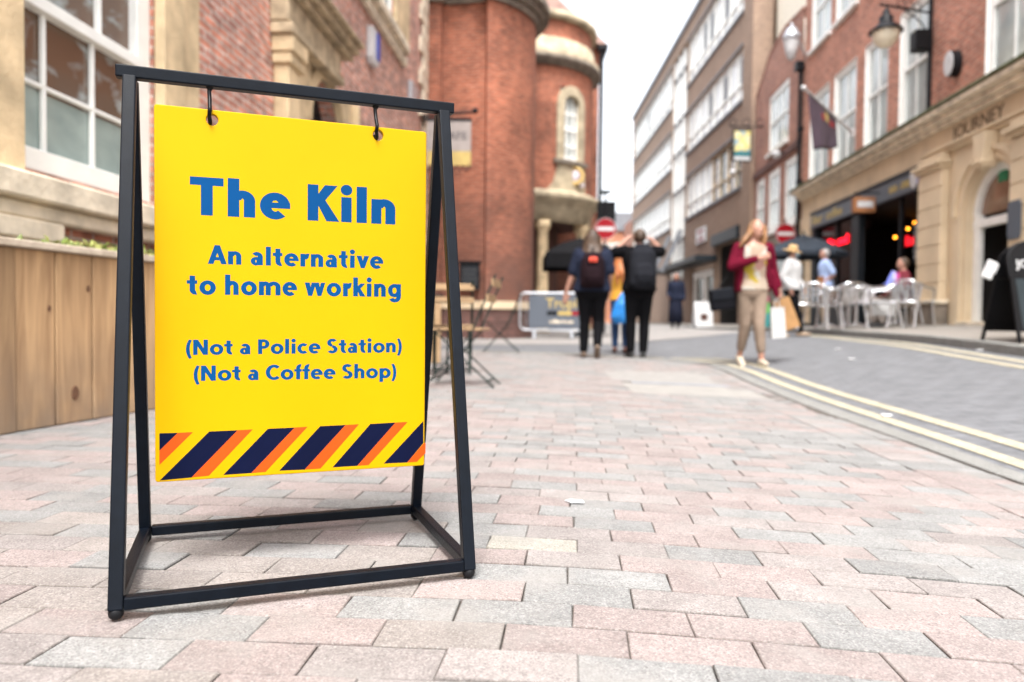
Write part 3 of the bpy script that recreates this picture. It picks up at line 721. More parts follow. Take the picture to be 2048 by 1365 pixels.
# ------------------------------------------------------------------ facades
class Facade:
    """vertical plane X = a + b*Y; local coordinates: s along the street, o outwards, z up"""
    def __init__(f, a, b, side):
        f.a, f.b = a, b; f.e = Vector((b, 1, 0)).normalized()
        f.n = Vector((-1, b, 0)).normalized() if side > 0 else Vector((1, -b, 0)).normalized()
        f.M = Matrix(((f.e.x, f.n.x, 0, a), (f.e.y, f.n.y, 0, 0), (0, 0, 1, 0), (0, 0, 0, 1)))
        f.p0 = Vector((a, 0, 0))
    def px(f, x, y, off=0.):
        p = on_plane(x, y, f.p0 + f.n * off, f.n) - f.p0
        return p.dot(f.e), p.z
    def s(f, x, off=0.): return f.px(x, 640, off)[0]
    def P(f, s, o, z): return f.M @ Vector((s, o, z))
def wall(mb, s0, s1, z0, z1, ops, depth=.14, thick=None):
    """front skin in the plane o=0 with openings (s0,s1,z0,z1[,arch]) and reveals going back"""
    S = sorted({s0, s1} | {v for o in ops for v in o[:2]}); Z = sorted({z0, z1} | {v for o in ops for v in o[2:4]} | {o[3] - (o[1] - o[0]) / 2 for o in ops if len(o) > 4})
    for a, b in zip(S, S[1:]):
        for c, d in zip(Z, Z[1:]):
            m = ((a + b) / 2, (c + d) / 2)
            if a < s0 - 1e-6 or b > s1 + 1e-6 or c < z0 - 1e-6 or d > z1 + 1e-6: continue
            if any(o[0] < m[0] < o[1] and o[2] < m[1] < o[3] for o in ops): continue
            mb.add([(a, 0, c), (b, 0, c), (b, 0, d), (a, 0, d)], [(0, 1, 2, 3)])
    for o in ops:
        a, b, c, d = o[:4]
        if len(o) > 4:
            r = (b - a) / 2; zs = d - r; n = 14; m = (a + b) / 2
            arc = [(m - r * math.cos(math.pi * i / n), zs + r * math.sin(math.pi * i / n)) for i in range(n + 1)]
            for i in range(n):
                p, q = arc[i], arc[i + 1]
                mb.add([(p[0], 0, p[1]), (q[0], 0, q[1]), (q[0], 0, d), (p[0], 0, d)], [(0, 1, 2, 3)])
                mb.add([(p[0], 0, p[1]), (q[0], 0, q[1]), (q[0], -depth, q[1]), (p[0], -depth, p[1])], [(0, 1, 2, 3)])
            top = zs
        else:
            mb.add([(a, 0, d), (b, 0, d), (b, -depth, d), (a, -depth, d)], [(0, 1, 2, 3)]); top = d
        for x in (a, b): mb.add([(x, 0, c), (x, 0, top), (x, -depth, top), (x, -depth, c)], [(0, 1, 2, 3)])
        mb.add([(a, 0, c), (b, 0, c), (b, -depth, c), (a, -depth, c)], [(0, 1, 2, 3)])
def sash(parent, F, s0, s1, z0, z1, rec=.1, cols=2, rows=2, fw=.07, bar_=.028, glass='glass', sill=True, frame='white', meet=True, sillw=.1, dz=0):
    """sash window: frame part with pane and sill sub-parts"""
    mb = MB(F.M); a, b, c, d = s0, s1, z0, z1
    for x0, x1, y0, y1 in ((a, a + fw, c, d), (b - fw, b, c, d), (a + fw, b - fw, c, c + fw * 1.2), (a + fw, b - fw, d - fw, d)):
        mb.box(x0, x1, -rec - .02, -rec + .03, y0, y1)
    ia, ib, ic, id_ = a + fw, b - fw, c + fw * 1.2, d - fw
    for i in range(1, cols):
        x = lerp(ia, ib, i / cols); mb.box(x - bar_ / 2, x + bar_ / 2, -rec - .015, -rec + .015, ic, id_)
    for j in range(1, rows):
        z = lerp(ic, id_, j / rows); w_ = bar_ * (2. if meet and 2 * j == rows else 1)
        mb.box(ia, ib, -rec - .016, -rec + (.03 if w_ > bar_ else .0145), z - w_ / 2, z + w_ / 2)
    fr = mb.build('window', M[frame]); attach(fr, parent)
    mb = MB(F.M); mb.box(ia - .01, ib + .01, -rec - .03, -rec - .018, ic - .01, id_ + .01)
    g = mb.build('pane', M[glass]); g.parent = fr; g.matrix_parent_inverse = Matrix()
    if sill:
        mb = MB(F.M); mb.box(a - .06, b + .06, -rec + .032, sillw, c - .09 + dz, c + dz - .002)
        g = mb.build('sill', M['white'], bevel=.006); g.parent = fr
    return fr
def fbox(F, name, m, parent, *boxes, bevel=.0, label=None):
    mb = MB(F.M)
    for b in boxes: mb.box(*b)
    o = mb.build(name, m, bevel=bevel); attach(o, parent)
    if label: o['label'] = label
    return o

# ---- left: brick and sandstone building
FL = Facade(LA, LB, -1)
sL = lambda x: FL.s(x)
e1 = sL(848)
bl_ = thing('brick_building', 'mottled red brick building with sandstone window and door surrounds, directly behind the yellow sign', 'building', FL.P(6, 0, 0))
wa, wb = FL.s(57, .11), FL.s(303, -.02)
dA, dB = sL(603), sL(672)
mb = MB(FL.M)
ops = [(wa, wb, 1.42, 3.55), (dA, dB, .05, 3.62, 1), (sL(757), sL(782), 5.75, 8.4), (sL(757), sL(792), .9 + .2, 2.45)]
wall(mb, -2, e1, -.1, 11.5, ops, .2)
mb.add([(e1, 0, -.1), (e1, -8, -.1), (e1, -8, 11.5), (e1, 0, 11.5)], [(0, 1, 2, 3)])
mb.add([(-2, 0, -.1), (-2, -8, -.1), (-2, -8, 11.5), (-2, 0, 11.5)], [(0, 1, 2, 3)])
mb.add([(-2, -8, -.1), (e1, -8, -.1), (e1, -8, 11.5), (-2, -8, 11.5)], [(0, 1, 2, 3)])
attach(mb.build('wall', M['brick_left'], recalc=False), bl_)
fbox(FL, 'roof', M['slate'], bl_, (-2.2, e1 + .1, -8.1, .35, 11.5, 11.7))
# near window surround
fbox(FL, 'window_surround', M['stone'], bl_, (3.2, wa - .003, .003, .11, 1.36, 4.2), (wb + .003, sL(352), .003, .09, 1.36, 4.2), (sL(352), sL(390), .003, .05, 1.36, 4.2), (3.2, sL(390), .003, .16, 4.2, 4.6), (wa, wb, .003, .08, 3.555, 3.9), bevel=.012)
fbox(FL, 'window_ledge', M['stone_w'], bl_, (2.6, sL(395), .004, .2, 1.20, 1.355), (2.6, sL(388), .004, .13, 1.10, 1.20), bevel=.015)
fbox(FL, 'bracket', M['stone_w'], bl_, (3.75, sL(86), .005, .15, .98, 1.098), (3.8, sL(80), .004, .11, .6, .978), bevel=.012)
# the big sash window itself, three panes wide
zs = FL.px(61, 332)[1]
mb = MB(FL.M); rec = .07; a, b = wa, wb; zm = FL.px(200, 82, -.03)[1]
mb.box(a, a + .035, -rec - .03, -rec + .045, 1.425, 3.5); mb.box(b - .17, b, -rec - .03, -rec + .045, 1.425, 3.5); mb.box(a + .03, b - .1, -rec - .03, -rec + .05, 1.425, 1.56)
mb.box(a + .03, b - .1, -rec - .03, -rec + .06, zm - .035, zm + .045); mb.box(a + .03, b - .1, -rec - .03, -rec + .045, 3.36, 3.5)
for x in (FL.s(87, -.08), FL.s(184, -.08)): mb.box(x - .017, x + .017, -rec - .02, -rec + .012, 1.56, zm - .03)
mb.box(FL.s(201, -.06) - .02, FL.s(201, -.06) + .02, -rec - .02, -rec + .022, zm + .045, 3.36)
zb = FL.px(160, 209, -.07)[1]
mb.box(a + .03, b - .1, -rec - .021, -rec + .0125, zb - .014, zb + .014)
wn = attach_ = mb.build('window', M['white'], bevel=.006); attach(wn, bl_); wn['label'] = 'large cream painted sash window with grey and brown reflections painted into the panes'
m = bpy.data.materials.new('painted_reflection_glass'); m.use_nodes = True  # street reflections painted into the pane colour, teal below and brown above
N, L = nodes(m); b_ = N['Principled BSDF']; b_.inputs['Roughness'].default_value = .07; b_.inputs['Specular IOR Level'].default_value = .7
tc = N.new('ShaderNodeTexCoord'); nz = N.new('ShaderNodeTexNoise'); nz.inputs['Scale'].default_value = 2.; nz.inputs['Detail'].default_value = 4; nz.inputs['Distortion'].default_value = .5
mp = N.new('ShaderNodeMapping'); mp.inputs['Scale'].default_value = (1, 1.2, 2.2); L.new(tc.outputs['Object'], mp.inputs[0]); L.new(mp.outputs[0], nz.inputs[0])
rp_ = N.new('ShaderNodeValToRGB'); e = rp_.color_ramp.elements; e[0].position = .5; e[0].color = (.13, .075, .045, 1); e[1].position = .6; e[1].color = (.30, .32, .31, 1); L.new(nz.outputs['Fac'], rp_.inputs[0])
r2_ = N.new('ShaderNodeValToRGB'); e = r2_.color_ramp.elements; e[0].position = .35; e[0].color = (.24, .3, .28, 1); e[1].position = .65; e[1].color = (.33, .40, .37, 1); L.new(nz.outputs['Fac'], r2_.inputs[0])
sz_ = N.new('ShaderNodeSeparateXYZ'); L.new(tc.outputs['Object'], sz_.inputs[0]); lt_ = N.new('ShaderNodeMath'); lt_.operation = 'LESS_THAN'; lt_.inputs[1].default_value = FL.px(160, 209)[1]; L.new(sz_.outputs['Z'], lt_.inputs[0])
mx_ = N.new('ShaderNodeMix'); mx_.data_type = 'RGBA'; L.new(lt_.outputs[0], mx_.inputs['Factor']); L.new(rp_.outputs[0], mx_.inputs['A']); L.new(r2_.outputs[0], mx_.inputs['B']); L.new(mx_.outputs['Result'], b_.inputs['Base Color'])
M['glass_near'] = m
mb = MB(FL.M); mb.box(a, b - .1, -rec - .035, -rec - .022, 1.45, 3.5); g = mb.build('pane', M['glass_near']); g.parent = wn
# doorway
zE0, zE1 = 3.62, 4.25
sD0, sD1, sDe = FL.s(545, .0), FL.s(600, .18), FL.s(728, .45)
fbox(FL, 'door_surround', M['stone'], bl_, (sD0, sD1, .003, .18, .05, 3.3), (sD0 - .04, sD1 + .05, .003, .22, 3.3, 3.42), (sD0 - .06, sD1 + .07, .004, .25, 3.42, 3.6), (sL(690), FL.s(716, .18), .003, .18, .05, 3.3), (sL(686), FL.s(719, .22), .004, .22, 3.3, 3.6), (sL(672), sL(690), .003, .12, .05, 3.62), (sD1 + .002, dA - .003, .003, .12, .05, 3.62), bevel=.015)
mb = MB(FL.M); mb.mat = 0
for z_, w_, h_ in ((3.605, .26, .12), (3.73, .21, .3), (4.035, .3, .07), (4.11, .38, .08), (4.195, .45, .06)): mb.box(sD0 - .1, sDe - (.3 if w_ < .3 else 0), .003, w_, z_, z_ + h_ - .003)
attach(mb.build('door_hood', M['stone_hood'], bevel=.015), bl_)
mb = MB(FL.M); n = 14; m_ = (dA + dB) / 2; r_ = (dB - dA) / 2; zsp = 3.62 - r_
for i in range(n):
    t0, t1 = math.pi * i / n, math.pi * (i + 1) / n
    q = [(m_ - rr * math.cos(t), zsp + rr * math.sin(t)) for t, rr in ((t0, r_), (t1, r_), (t1, r_ + .16), (t0, r_ + .16))]
    mb.add([(x, .02, z) for x, z in q] + [(x, .13, min(z, 3.6)) for x, z in q], [(4, 5, 6, 7), (0, 1, 5, 4), (1, 2, 6, 5), (2, 3, 7, 6), (3, 0, 4, 7)])
attach(mb.build('door_arch', M['stone'], recalc=True), bl_)
fbox(FL, 'door', M['iron'], bl_, (dA, dB, -.23, -.18, .05, 3.62), bevel=.0)
fbox(FL, 'step', M['stone_w'], bl_, (dA - .1, dB + .1, .003, .5, gz(-2.4, 10) - .05, gz(-2.4, 10) + .14), bevel=.01)
# upstairs window beyond the door, with its stone sill
u0, u1 = sL(757), sL(782)
sash(bl_, FL, u0, u1, 5.75, 8.4, .05, 2, 2, sill=False, glass='glass_l')
fbox(FL, 'window_surround', M['stone'], bl_, (u1 + .003, sL(808), .003, .08, 5.75, 8.6), (sL(735), u0 - .003, .003, .06, 5.75, 8.6), bevel=.012)
fbox(FL, 'window_ledge', M['stone_w'], bl_, (FL.s(700, .2), FL.s(817, .2), .003, .2, 5.6, 5.745), (FL.s(702, .1), FL.s(812, .1), .003, .1, 5.42, 5.6), bevel=.012)
# low arched window, quoins
fbox(FL, 'low_window', M['glass'], bl_, (sL(757), sL(792), -.16, -.12, 1.1, 2.45))
mb = MB(FL.M); a_, b_2 = sL(754), sL(796); m_ = (a_ + b_2) / 2; r_ = (b_2 - a_) / 2
for i in range(14):
    t0, t1 = math.pi * i / 14, math.pi * (i + 1) / 14
    q = [(m_ - rr * math.cos(t), 3.2 + .62 * rr * math.sin(t)) for t, rr in ((t0, r_ - .2), (t1, r_ - .2), (t1, r_), (t0, r_))]
    mb.add([(x, .003, z) for x, z in q] + [(x, .07, z) for x, z in q], [(4, 5, 6, 7), (0, 1, 5, 4), (1, 2, 6, 5), (2, 3, 7, 6), (3, 0, 4, 7)])
attach(mb.build('blind_arch', M['stone']), bl_)
mb = MB(FL.M); z = .1; k = 0
while z < 11.3:
    w_ = .55 if k % 2 else .85
    mb.box(e1 - w_, e1 + .03, .003, .06, z, z + .33); z += .345; k += 1
attach(mb.build('quoins', M['stone_w'], bevel=.02), bl_)
# fittings on the wall
p = FL.P(sL(736), 0, 4.95)
ab = thing('alarm_box', 'white and blue burglar alarm box on the brick wall above the doorway', 'alarm box', p)
mb = MB(FL.M); s_ = sL(736); mb.prism([(s_ - .2, 4.72), (s_ - .14, 4.62), (s_ + .1, 4.62), (s_ + .2, 4.72), (s_ + .2, 5.2), (s_ - .2, 5.2)], .003, .12, 'y'); o = mb.build('casing', M['sign_white'], ab, bevel=.015)
mb = MB(FL.M); mb.box(s_ + .0, s_ + .19, .121, .135, 4.74, 5.16); mb.build('front_panel', M['blue_box'], ab)
s_ = sL(818)
mb = MB(FL.M); mb.box(s_ - .3, s_ + .3, .003, .1, FL.px(818, 205)[1], FL.px(818, 165)[1]); tag(mb.build('meter_box', M['galv'], bevel=.02), 'small pale grey box fixed to the brick wall beside the corner quoins', 'wall box')

# planter and what grows in it
pa, pb, pu = Vector((-2.36, 3.16, 0)), Vector((-1.73, 6.0, 0)), None
pe = (pb - pa).normalized(); pn = Vector((pe.y, -pe.x, 0)); PL = (pb - pa).length
PM = Matrix(((pe.x, pn.x, 0, pa.x), (pe.y, pn.y, 0, pa.y), (0, 0, 1, 0), (0, 0, 0, 1)))
pl = thing('planter', 'long weathered timber planter box under the big sash window', 'planter', pa)
mb = MB(PM); x = .0; k = 0
sp_ = lambda px: (on_plane(px, 700, pa, pn) - pa).dot(pe)
edges = [0, sp_(30), sp_(112), sp_(186)]; w0 = edges[-1] - edges[-2]
while edges[-1] < PL - .2: edges.append(edges[-1] + .26 + .03 * math.sin(len(edges) * 3))
edges.append(PL)
for k, (a, b) in enumerate(zip(edges, edges[1:])):
    t = random.uniform(.85, 1.12) * (.6 if k == 0 else 1); mb.c = (t, t * .99, t * .97, 1)
    mb.box(a + .005, b - .005, -.022, (.012 if k == 0 else 0) + random.uniform(-.003, .003), .004, .858)
mb.c = (.6, .6, .6, 1); mb.box(.0, .022, -.52, -.024, .004, .857); mb.box(PL - .022, PL, -.52, -.024, .004, .857); mb.box(.0, PL, -.54, -.521, .004, .857)
mb.build('planks', M['wood'], pl, bevel=.004)
mb = MB(PM); mb.c = (1, 1, 1, 1); mb.box(-.04, PL + .04, -.07, .05, .86, .895); mb.box(-.04, .09, -.56, -.071, .86, .895); mb.box(PL - .09, PL + .04, -.56, -.071, .86, .895); mb.box(-.04, PL + .04, -.6, -.561, .86, .895)
mb.build('rim', M['wood_rim'], pl, bevel=.005)
mb = MB(PM); mb.box(.03, PL - .03, -.515, -.03, .74, .8); mb.build('soil', M['soil'], pl)
for px_, py_, r in ((150, 786, .029), (98, 617, .012), (176, 578, .013), (236, 600, .012)):
    q = on_plane(px_, py_, pa, pn) - pa; s_ = q.dot(pe); mb = MB(PM)
    mb.lathe([(r, 0), (r * .9, .004)], (0, 0), 14)
    n_ = len(mb.v) - 28
    for i in range(n_, len(mb.v)):
        v = PM.inverted() @ mb.v[i]; mb.v[i] = PM @ Vector((s_ + v.x * .8, .001 + v.z, q.z + v.y * 1.3))
    mb.add([mb.v[i] if False else PM.inverted() @ mb.v[i] for i in range(n_ + 14, n_ + 28)], [tuple(range(14))])
    mb.build('knot', M['knot'], pl)
def leaf_cluster(mb, c, R, H, n, size):
    for i in range(n):
        a = random.uniform(0, 6.28); r = R * math.sqrt(random.random()); z = random.uniform(0, H)
        p = Vector((c[0] + r * math.cos(a), c[1] + r * math.sin(a), c[2] + z))
        d = Vector((random.gauss(0, 1), random.gauss(0, 1), random.uniform(-.2, 1))).normalized(); u = d.cross(Vector((random.gauss(0, 1), random.gauss(0, 1), random.gauss(0, 1)))).normalized()
        s_ = size * random.uniform(.6, 1.3); b_ = d.cross(u) * s_ * .12
        mb.mat = random.random() < .45
        mb.add([p, p + d * s_ * .5 + u * s_ * .25 + b_, p + d * s_, p + d * s_ * .5 - u * s_ * .25 + b_], [(0, 1, 2, 3)])
for k, (px_, h_) in enumerate(((95, .05), (150, .07), (200, .1), (232, .12), (262, .08), (300, .17), (325, .12))):
    s_ = sp_(px_) ; q = PM @ Vector((s_, -.16, .79))
    mb = MB(); leaf_cluster(mb, q, .12, .09 + h_ * .45, 90, .05)
    names = ['leftmost low tuft of leaves in the timber planter', 'second tuft of yellow green leaves from the left in the timber planter', 'third tuft of leaves from the left in the timber planter', 'leafy tuft standing highest beside the left leg of the sign', 'leafy tuft directly behind the left legs of the sign', 'green bushy plant in the planter between sign leg and yellow board', 'plant in the planter hidden mostly behind the yellow board']
    tag(mb.build('planter_plant', [M['leaf2'], M['leaf']], recalc=False), names[k], 'plant', 'plants growing in the timber planter')

# ---- brick tower bay and round porch of the church-like building
tw = thing('round_brick_building', 'tall orange brick building with curved bay and round stone porch at the street corner', 'building', (0, 20, 0))
TC, TR_ = (-1.67, 18.9), 2.2
x0, y0 = at(851, 640, 17.6).x, 17.6
def arcpts(c, r, a0, a1, n): return [(c[0] + r * math.cos(R_(lerp(a0, a1, i / n))), c[1] + r * math.sin(R_(lerp(a0, a1, i / n)))) for i in range(n + 1)]
pB = at(970, 640, 17.02); pA = at(881, 640, 17.3); aB = math.degrees(math.atan2(pB.y - TC[1], pB.x - TC[0]))
plan = [(-4.5, 17.2), (pA.x - .02, 17.2), (pA.x, 17.38), (pB.x - .04, 17.2), (pB.x, pB.y - .02)] + arcpts(TC, TR_, aB + 2, 95, 26)[0:] + [(-4.5, 21.1)]
def plan_wall(mb, plan, z0, z1, off=0., cap=False, smooth=True):
    n = len(plan); u = 0; P_ = []
    if off: 
        q = inset(plan[::-1] if area(plan) < 0 else plan, -off); P_ = q[::-1] if area(plan) < 0 else q
    else: P_ = plan
    for i in range(n):
        a, b = P_[i], P_[(i + 1) % n]; l = math.hypot(a[0] - b[0], a[1] - b[1])
        mb.add([(a[0], a[1], z0), (b[0], b[1], z0), (b[0], b[1], z1), (a[0], a[1], z1)], [(0, 1, 2, 3)], [[(u, z0), (u + l, z0), (u + l, z1), (u, z1)]]); u += l
    if cap:
        mb.add([(x, y, z1) for x, y in P_], [tuple(range(n))]); mb.add([(x, y, z0) for x, y in P_], [tuple(range(n))[::-1]])
gt_ = gz(0, 17)
mb = MB(); plan_wall(mb, plan, .95, 7.8); attach(mb.build('bay_wall', M['brick_tower']), tw)
mb = MB(); plan_wall(mb, plan, -.1, .8, .06, True); attach(mb.build('plinth', M['brick_plinth']), tw)
mb = MB(); plan_wall(mb, plan, .8, .98, .1, True); attach(mb.build('plinth_course', M['stone_r']), tw)
mb = MB(); plan_wall(mb, plan, 7.8, 7.95, .08, True); plan_wall(mb, plan, 7.953, 8.1, .2, True); plan_wall(mb, plan, 8.103, 8.25, .34, True); attach(mb.build('bay_cornice', M['stone_d']), tw)
mb = MB(); plan_wall(mb, plan, 8.25, 12.5, -.1, True); attach(mb.build('bay_parapet', M['brick_tower']), tw)
# drum
DC, DR = (.3, 25.0), 2.3
mb = MB(); A0, A1 = R_(-178), R_(5)
wa0, wa1 = -60.0, -38.0
cols_ = [(-178, -61), (-41, 8)]
thw = math.degrees(math.atan2(23.24 - 25, 1.78 - .3)); hwid = 11.5
def drum(mb, prof, c=DC, a0=-180., a1=20., n=60): mb.lathe(prof, c, n, R_(a0), R_(a1))
mb = MB(); drum(mb, [(DR, 4.55), (DR, 5.5)]); drum(mb, [(DR, 5.5), (DR, 7.75)], a1=thw - hwid, n=40); drum(mb, [(DR, 5.5), (DR, 7.75)], a0=thw + hwid, n=22); drum(mb, [(DR, 7.75), (DR, 8.35)])
attach(mb.build('drum_wall', M['brick_tower'], recalc=False), tw)
mb = MB(); drum(mb, [(DR - .2, 8.34), (DR + .08, 8.34), (DR + .1, 8.45), (DR + .24, 8.48), (DR + .26, 8.6), (DR + .2, 8.63)]); attach(mb.build('drum_cornice', M['stone_d'], recalc=False), tw)
mb = MB(); drum(mb, [(DR + .2, 8.63), (DR + .22, 8.75), (DR + .06, 8.8), (DR + .03, 9.2), (DR - .1, 9.22)]); attach(mb.build('drum_band', M['stone_drum'], recalc=False), tw)
mb = MB(); drum(mb, [(DR - .05, 9.2), (DR - .05, 9.75)]); attach(mb.build('drum_parapet', M['brick_tower'], recalc=False), tw)
mb = MB(); drum(mb, [(DR - .1, 9.75), (DR + .12, 9.78), (DR + .12, 9.98), (DR - .05, 10.02), (.3, 10.4)]); attach(mb.build('drum_coping', M['stone_drum'], recalc=False), tw)
mb = MB(); drum(mb, [(DR - .3, 3.62), (DR + .0, 3.62), (DR + .02, 3.95), (DR + .08, 4.0), (DR + .1, 4.2), (DR + .3, 4.26), (DR + .34, 4.42), (DR + .05, 4.56), (DR - .1, 4.56)]); attach(mb.build('porch_entablature', M['stone_drum'], recalc=False), tw)
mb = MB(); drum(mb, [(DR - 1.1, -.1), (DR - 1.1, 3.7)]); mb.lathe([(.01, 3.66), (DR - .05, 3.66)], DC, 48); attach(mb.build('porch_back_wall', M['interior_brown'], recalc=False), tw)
for a in (-100, -73, -25, 2):
    x, y = DC[0] + (DR - .2) * math.cos(R_(a)), DC[1] + (DR - .2) * math.sin(R_(a))
    mb = MB(); mb.lathe([(.0, .18), (.26, .18), (.26, .4), (.2, .48), (.19, .6), (.165, 3.3), (.2, 3.36), (.24, 3.42), (.25, 3.62), (0, 3.62)], (x, y), 20); attach(mb.build('column', M['stone'], recalc=False), tw)
# arched window on the drum (curved with the wall)
def dpt(a, z, off=0.): r = DR + off; return (DC[0] + r * math.cos(R_(a)), DC[1] + r * math.sin(R_(a)), z)
def curved(mb, poly_a, off0, off1):
    """strip list of quads in (angle,z)"""
    for q in poly_a:
        mb.add([dpt(a, z, off0) for a, z in q] + [dpt(a, z, off1) for a, z in q], [(4, 5, 6, 7), (0, 1, 5, 4), (1, 2, 6, 5), (2, 3, 7, 6), (3, 0, 4, 7)])
ih = 8.3
mb = MB(); curved(mb, [[(thw - hwid - 3, 5.5), (thw - ih, 5.5), (thw - ih, 7.2), (thw - hwid - 3, 7.2)], [(thw + ih, 5.5), (thw + hwid + 3, 5.5), (thw + hwid + 3, 7.2), (thw + ih, 7.2)]], -.15, .07)
for i in range(12):
    t0, t1 = math.pi * i / 12, math.pi * (i + 1) / 12
    curved(mb, [[(thw - ih * math.cos(t0), 7.2 + .3 * math.sin(t0)), (thw - ih * math.cos(t1), 7.2 + .3 * math.sin(t1)), (thw - (hwid + 3) * math.cos(t1), 7.2 + .6 * math.sin(t1)), (thw - (hwid + 3) * math.cos(t0), 7.2 + .6 * math.sin(t0))]], -.15, .07)
attach(mb.build('window_surround', M['stone_drum']), tw)
mb = MB(); curved(mb, [[(thw - 17, 5.38), (thw - 5, 5.38), (thw - 5, 5.5), (thw - 17, 5.5)], [(thw - 5, 5.38), (thw + 6, 5.38), (thw + 6, 5.5), (thw - 5, 5.5)], [(thw + 6, 5.38), (thw + 17, 5.38), (thw + 17, 5.5), (thw + 6, 5.5)]], 0, .16); attach(mb.build('window_ledge', M['stone_d']), tw)
mb = MB()
for a in (-ih, -ih * .36, ih * .36, ih): curved(mb, [[(thw + a - .5, 5.5), (thw + a + .5, 5.5), (thw + a + .5, 7.45), (thw + a - .5, 7.45)]], -.12, -.06)
for z in (5.5, 5.95, 6.45, 6.95): curved(mb, [[(thw - ih, z), (thw + ih, z), (thw + ih, z + (.12 if z == 6.45 or z == 5.5 else .05)), (thw - ih, z + (.12 if z == 6.45 or z == 5.5 else .05))]], -.12, -.065)
wn = mb.build('window', M['white']); attach(wn, tw)
mb = MB(); mb.add([dpt(thw - 12, 5.5, -.14), dpt(thw + 12, 5.5, -.14), dpt(thw + 12, 7.8, -.14), dpt(thw - 12, 7.8, -.14)], [(0, 1, 2, 3)]); g = mb.build('pane', M['glass_l']); g.parent = wn
# carved stone panel with worn coloured relief under the window
mb = MB()
for (a0, a1, b0, b1, z0_, z1_) in ((-22, 17, -17, 17, 4.56, 4.8), (-17, 17, -13, 16, 4.8, 5.38)):
    k_ = 8
    for i in range(k_):
        curved(mb, [[(thw + lerp(a0, a1, i / k_), z0_), (thw + lerp(a0, a1, (i + 1) / k_), z0_), (thw + lerp(b0, b1, (i + 1) / k_), z1_), (thw + lerp(b0, b1, i / k_), z1_)]], -.02, .05)
attach(mb.build('carved_panel', M['stone_drum']), tw)
M['relief_gold'] = mat('worn_gilt', (.6, .42, .16), rough=.6, var=.3, scale=30); M['relief_pale'] = mat('pale_relief', (.6, .55, .62), rough=.7, var=.25, scale=25)
mb = MB(); c = Vector(dpt(thw + 3, 5.05, .06))
for a in range(0, 360, 30): mb.ball(c + Vector((.24 * math.cos(R_(a)), -.02, .24 * math.sin(R_(a)))), .075, .04, .07, 8, 6)
rl = mb.build('relief', M['relief_gold']); attach(rl, tw)
mb = MB(); mb.ball(c, .15, .06, .17, 10, 8); mb.ball(c + Vector((-.3, 0, -.25)), .1, .04, .06, 8, 6); mb.ball(c + Vector((.22, .06, -.28)), .1, .04, .06, 8, 6); g = mb.build('shield', M['relief_pale']); g.parent = rl
# main block behind
mb = MB(); plan_wall(mb, [(-6, 24.6), (3.05, 27.2), (3.05, 46), (-6, 46)], -.1, 10.45); attach(mb.build('block_wall', M['brick_tower']), tw)
mb = MB(); mb.add([(-6.3, 24.2, 10.45), (3.32, 26.9, 10.45), (3.32, 46.3, 10.45), (-6.3, 46.3, 10.45), (.3, 29, 14.2), (.3, 42, 14.2)], [(3, 2, 1, 0), (0, 1, 4), (1, 2, 5, 4), (2, 3, 5), (3, 0, 4, 5)]); attach(mb.build('roof', M['roof']), tw)
mb = MB(); mb.box(2.98, 3.34, 26.86, 46, 10.3, 10.46); mb.tube([(3.2, 27.05, 10.3), (3.13, 27.0, 9.9), (3.13, 27.0, .2)], .07, 8); attach(mb.build('gutter', M['iron']), tw)
mb = MB(); mb.box(.2, .75, 19.4, 20.2, 8.55, 8.75); 
attach(mb.build('gutter', M['grey_dark']), tw)
mb = MB(); q = at(1098, 18, 24.0); mb.box(q.x - .2, q.x + .2, 24, 24.4, 10.05, 10.5); attach(mb.build('vent', M['sign_white']), tw)

# ---- right: sandstone ground floor under a red brick Georgian front
FR = Facade(RA, RB, 1)
sR = lambda x, o=0.: FR.s(x, o)
def gR(s_): p = FR.P(s_, 0, 0); return pz(p.x, p.y)
rb_ = thing('georgian_building', 'red brick building with white sash windows above a sandstone ground floor', 'building', FR.P(15, 0, .3))
r0, r1 = 2.0, sR(1599)                # near end, far end (s grows away from the camera)
ZC = 4.42                             # underside of the cornice slab
win1 = [(sR(1649), sR(1612)), (sR(1702), sR(1659)), (sR(1764), sR(1719)), (sR(1842), sR(1787)), (sR(2060), sR(1956)), (3.6, 4.9), (6.4, 8.0)]
win2 = [(sR(1649), sR(1612)), (sR(1702), sR(1659)), (sR(1764), sR(1719)), (sR(1842), sR(1787)), (sR(2060), sR(1956))]
ops = [(a, b, 4.66, 7.15) for a, b in win1] + [(a, b, 8.5, 10.7) for a, b in win2]
mb = MB(FR.M); wall(mb, r0, r1, ZC + .1, 12.5, ops, .16)
mb.add([(r1, 0, -.1), (r1, -8, -.1), (r1, -8, 12.5), (r1, 0, 12.5)], [(0, 1, 2, 3)]); mb.add([(r0, 0, -.1), (r0, -8, -.1), (r0, -8, 12.5), (r0, 0, 12.5)], [(0, 1, 2, 3)]); mb.add([(r0, -8, -.1), (r1, -8, -.1), (r1, -8, 12.5), (r0, -8, 12.5)], [(0, 1, 2, 3)])
attach(mb.build('upper_wall', M['brick_right'], recalc=False), rb_)
fbox(FR, 'roof', M['slate'], rb_, (r0 - .2, r1 + .2, -8.2, .4, 12.5, 12.75))
for a, b in win1: sash(rb_, FR, a, b, 4.66, 7.15, .08, 2 if b - a < 1.7 else 3, 2, fw=.13, glass='glass_l', sillw=.08)
for a, b in win2: sash(rb_, FR, a, b, 8.5, 10.7, .08, 2, 2, fw=.13, glass='glass_l', sillw=.12)
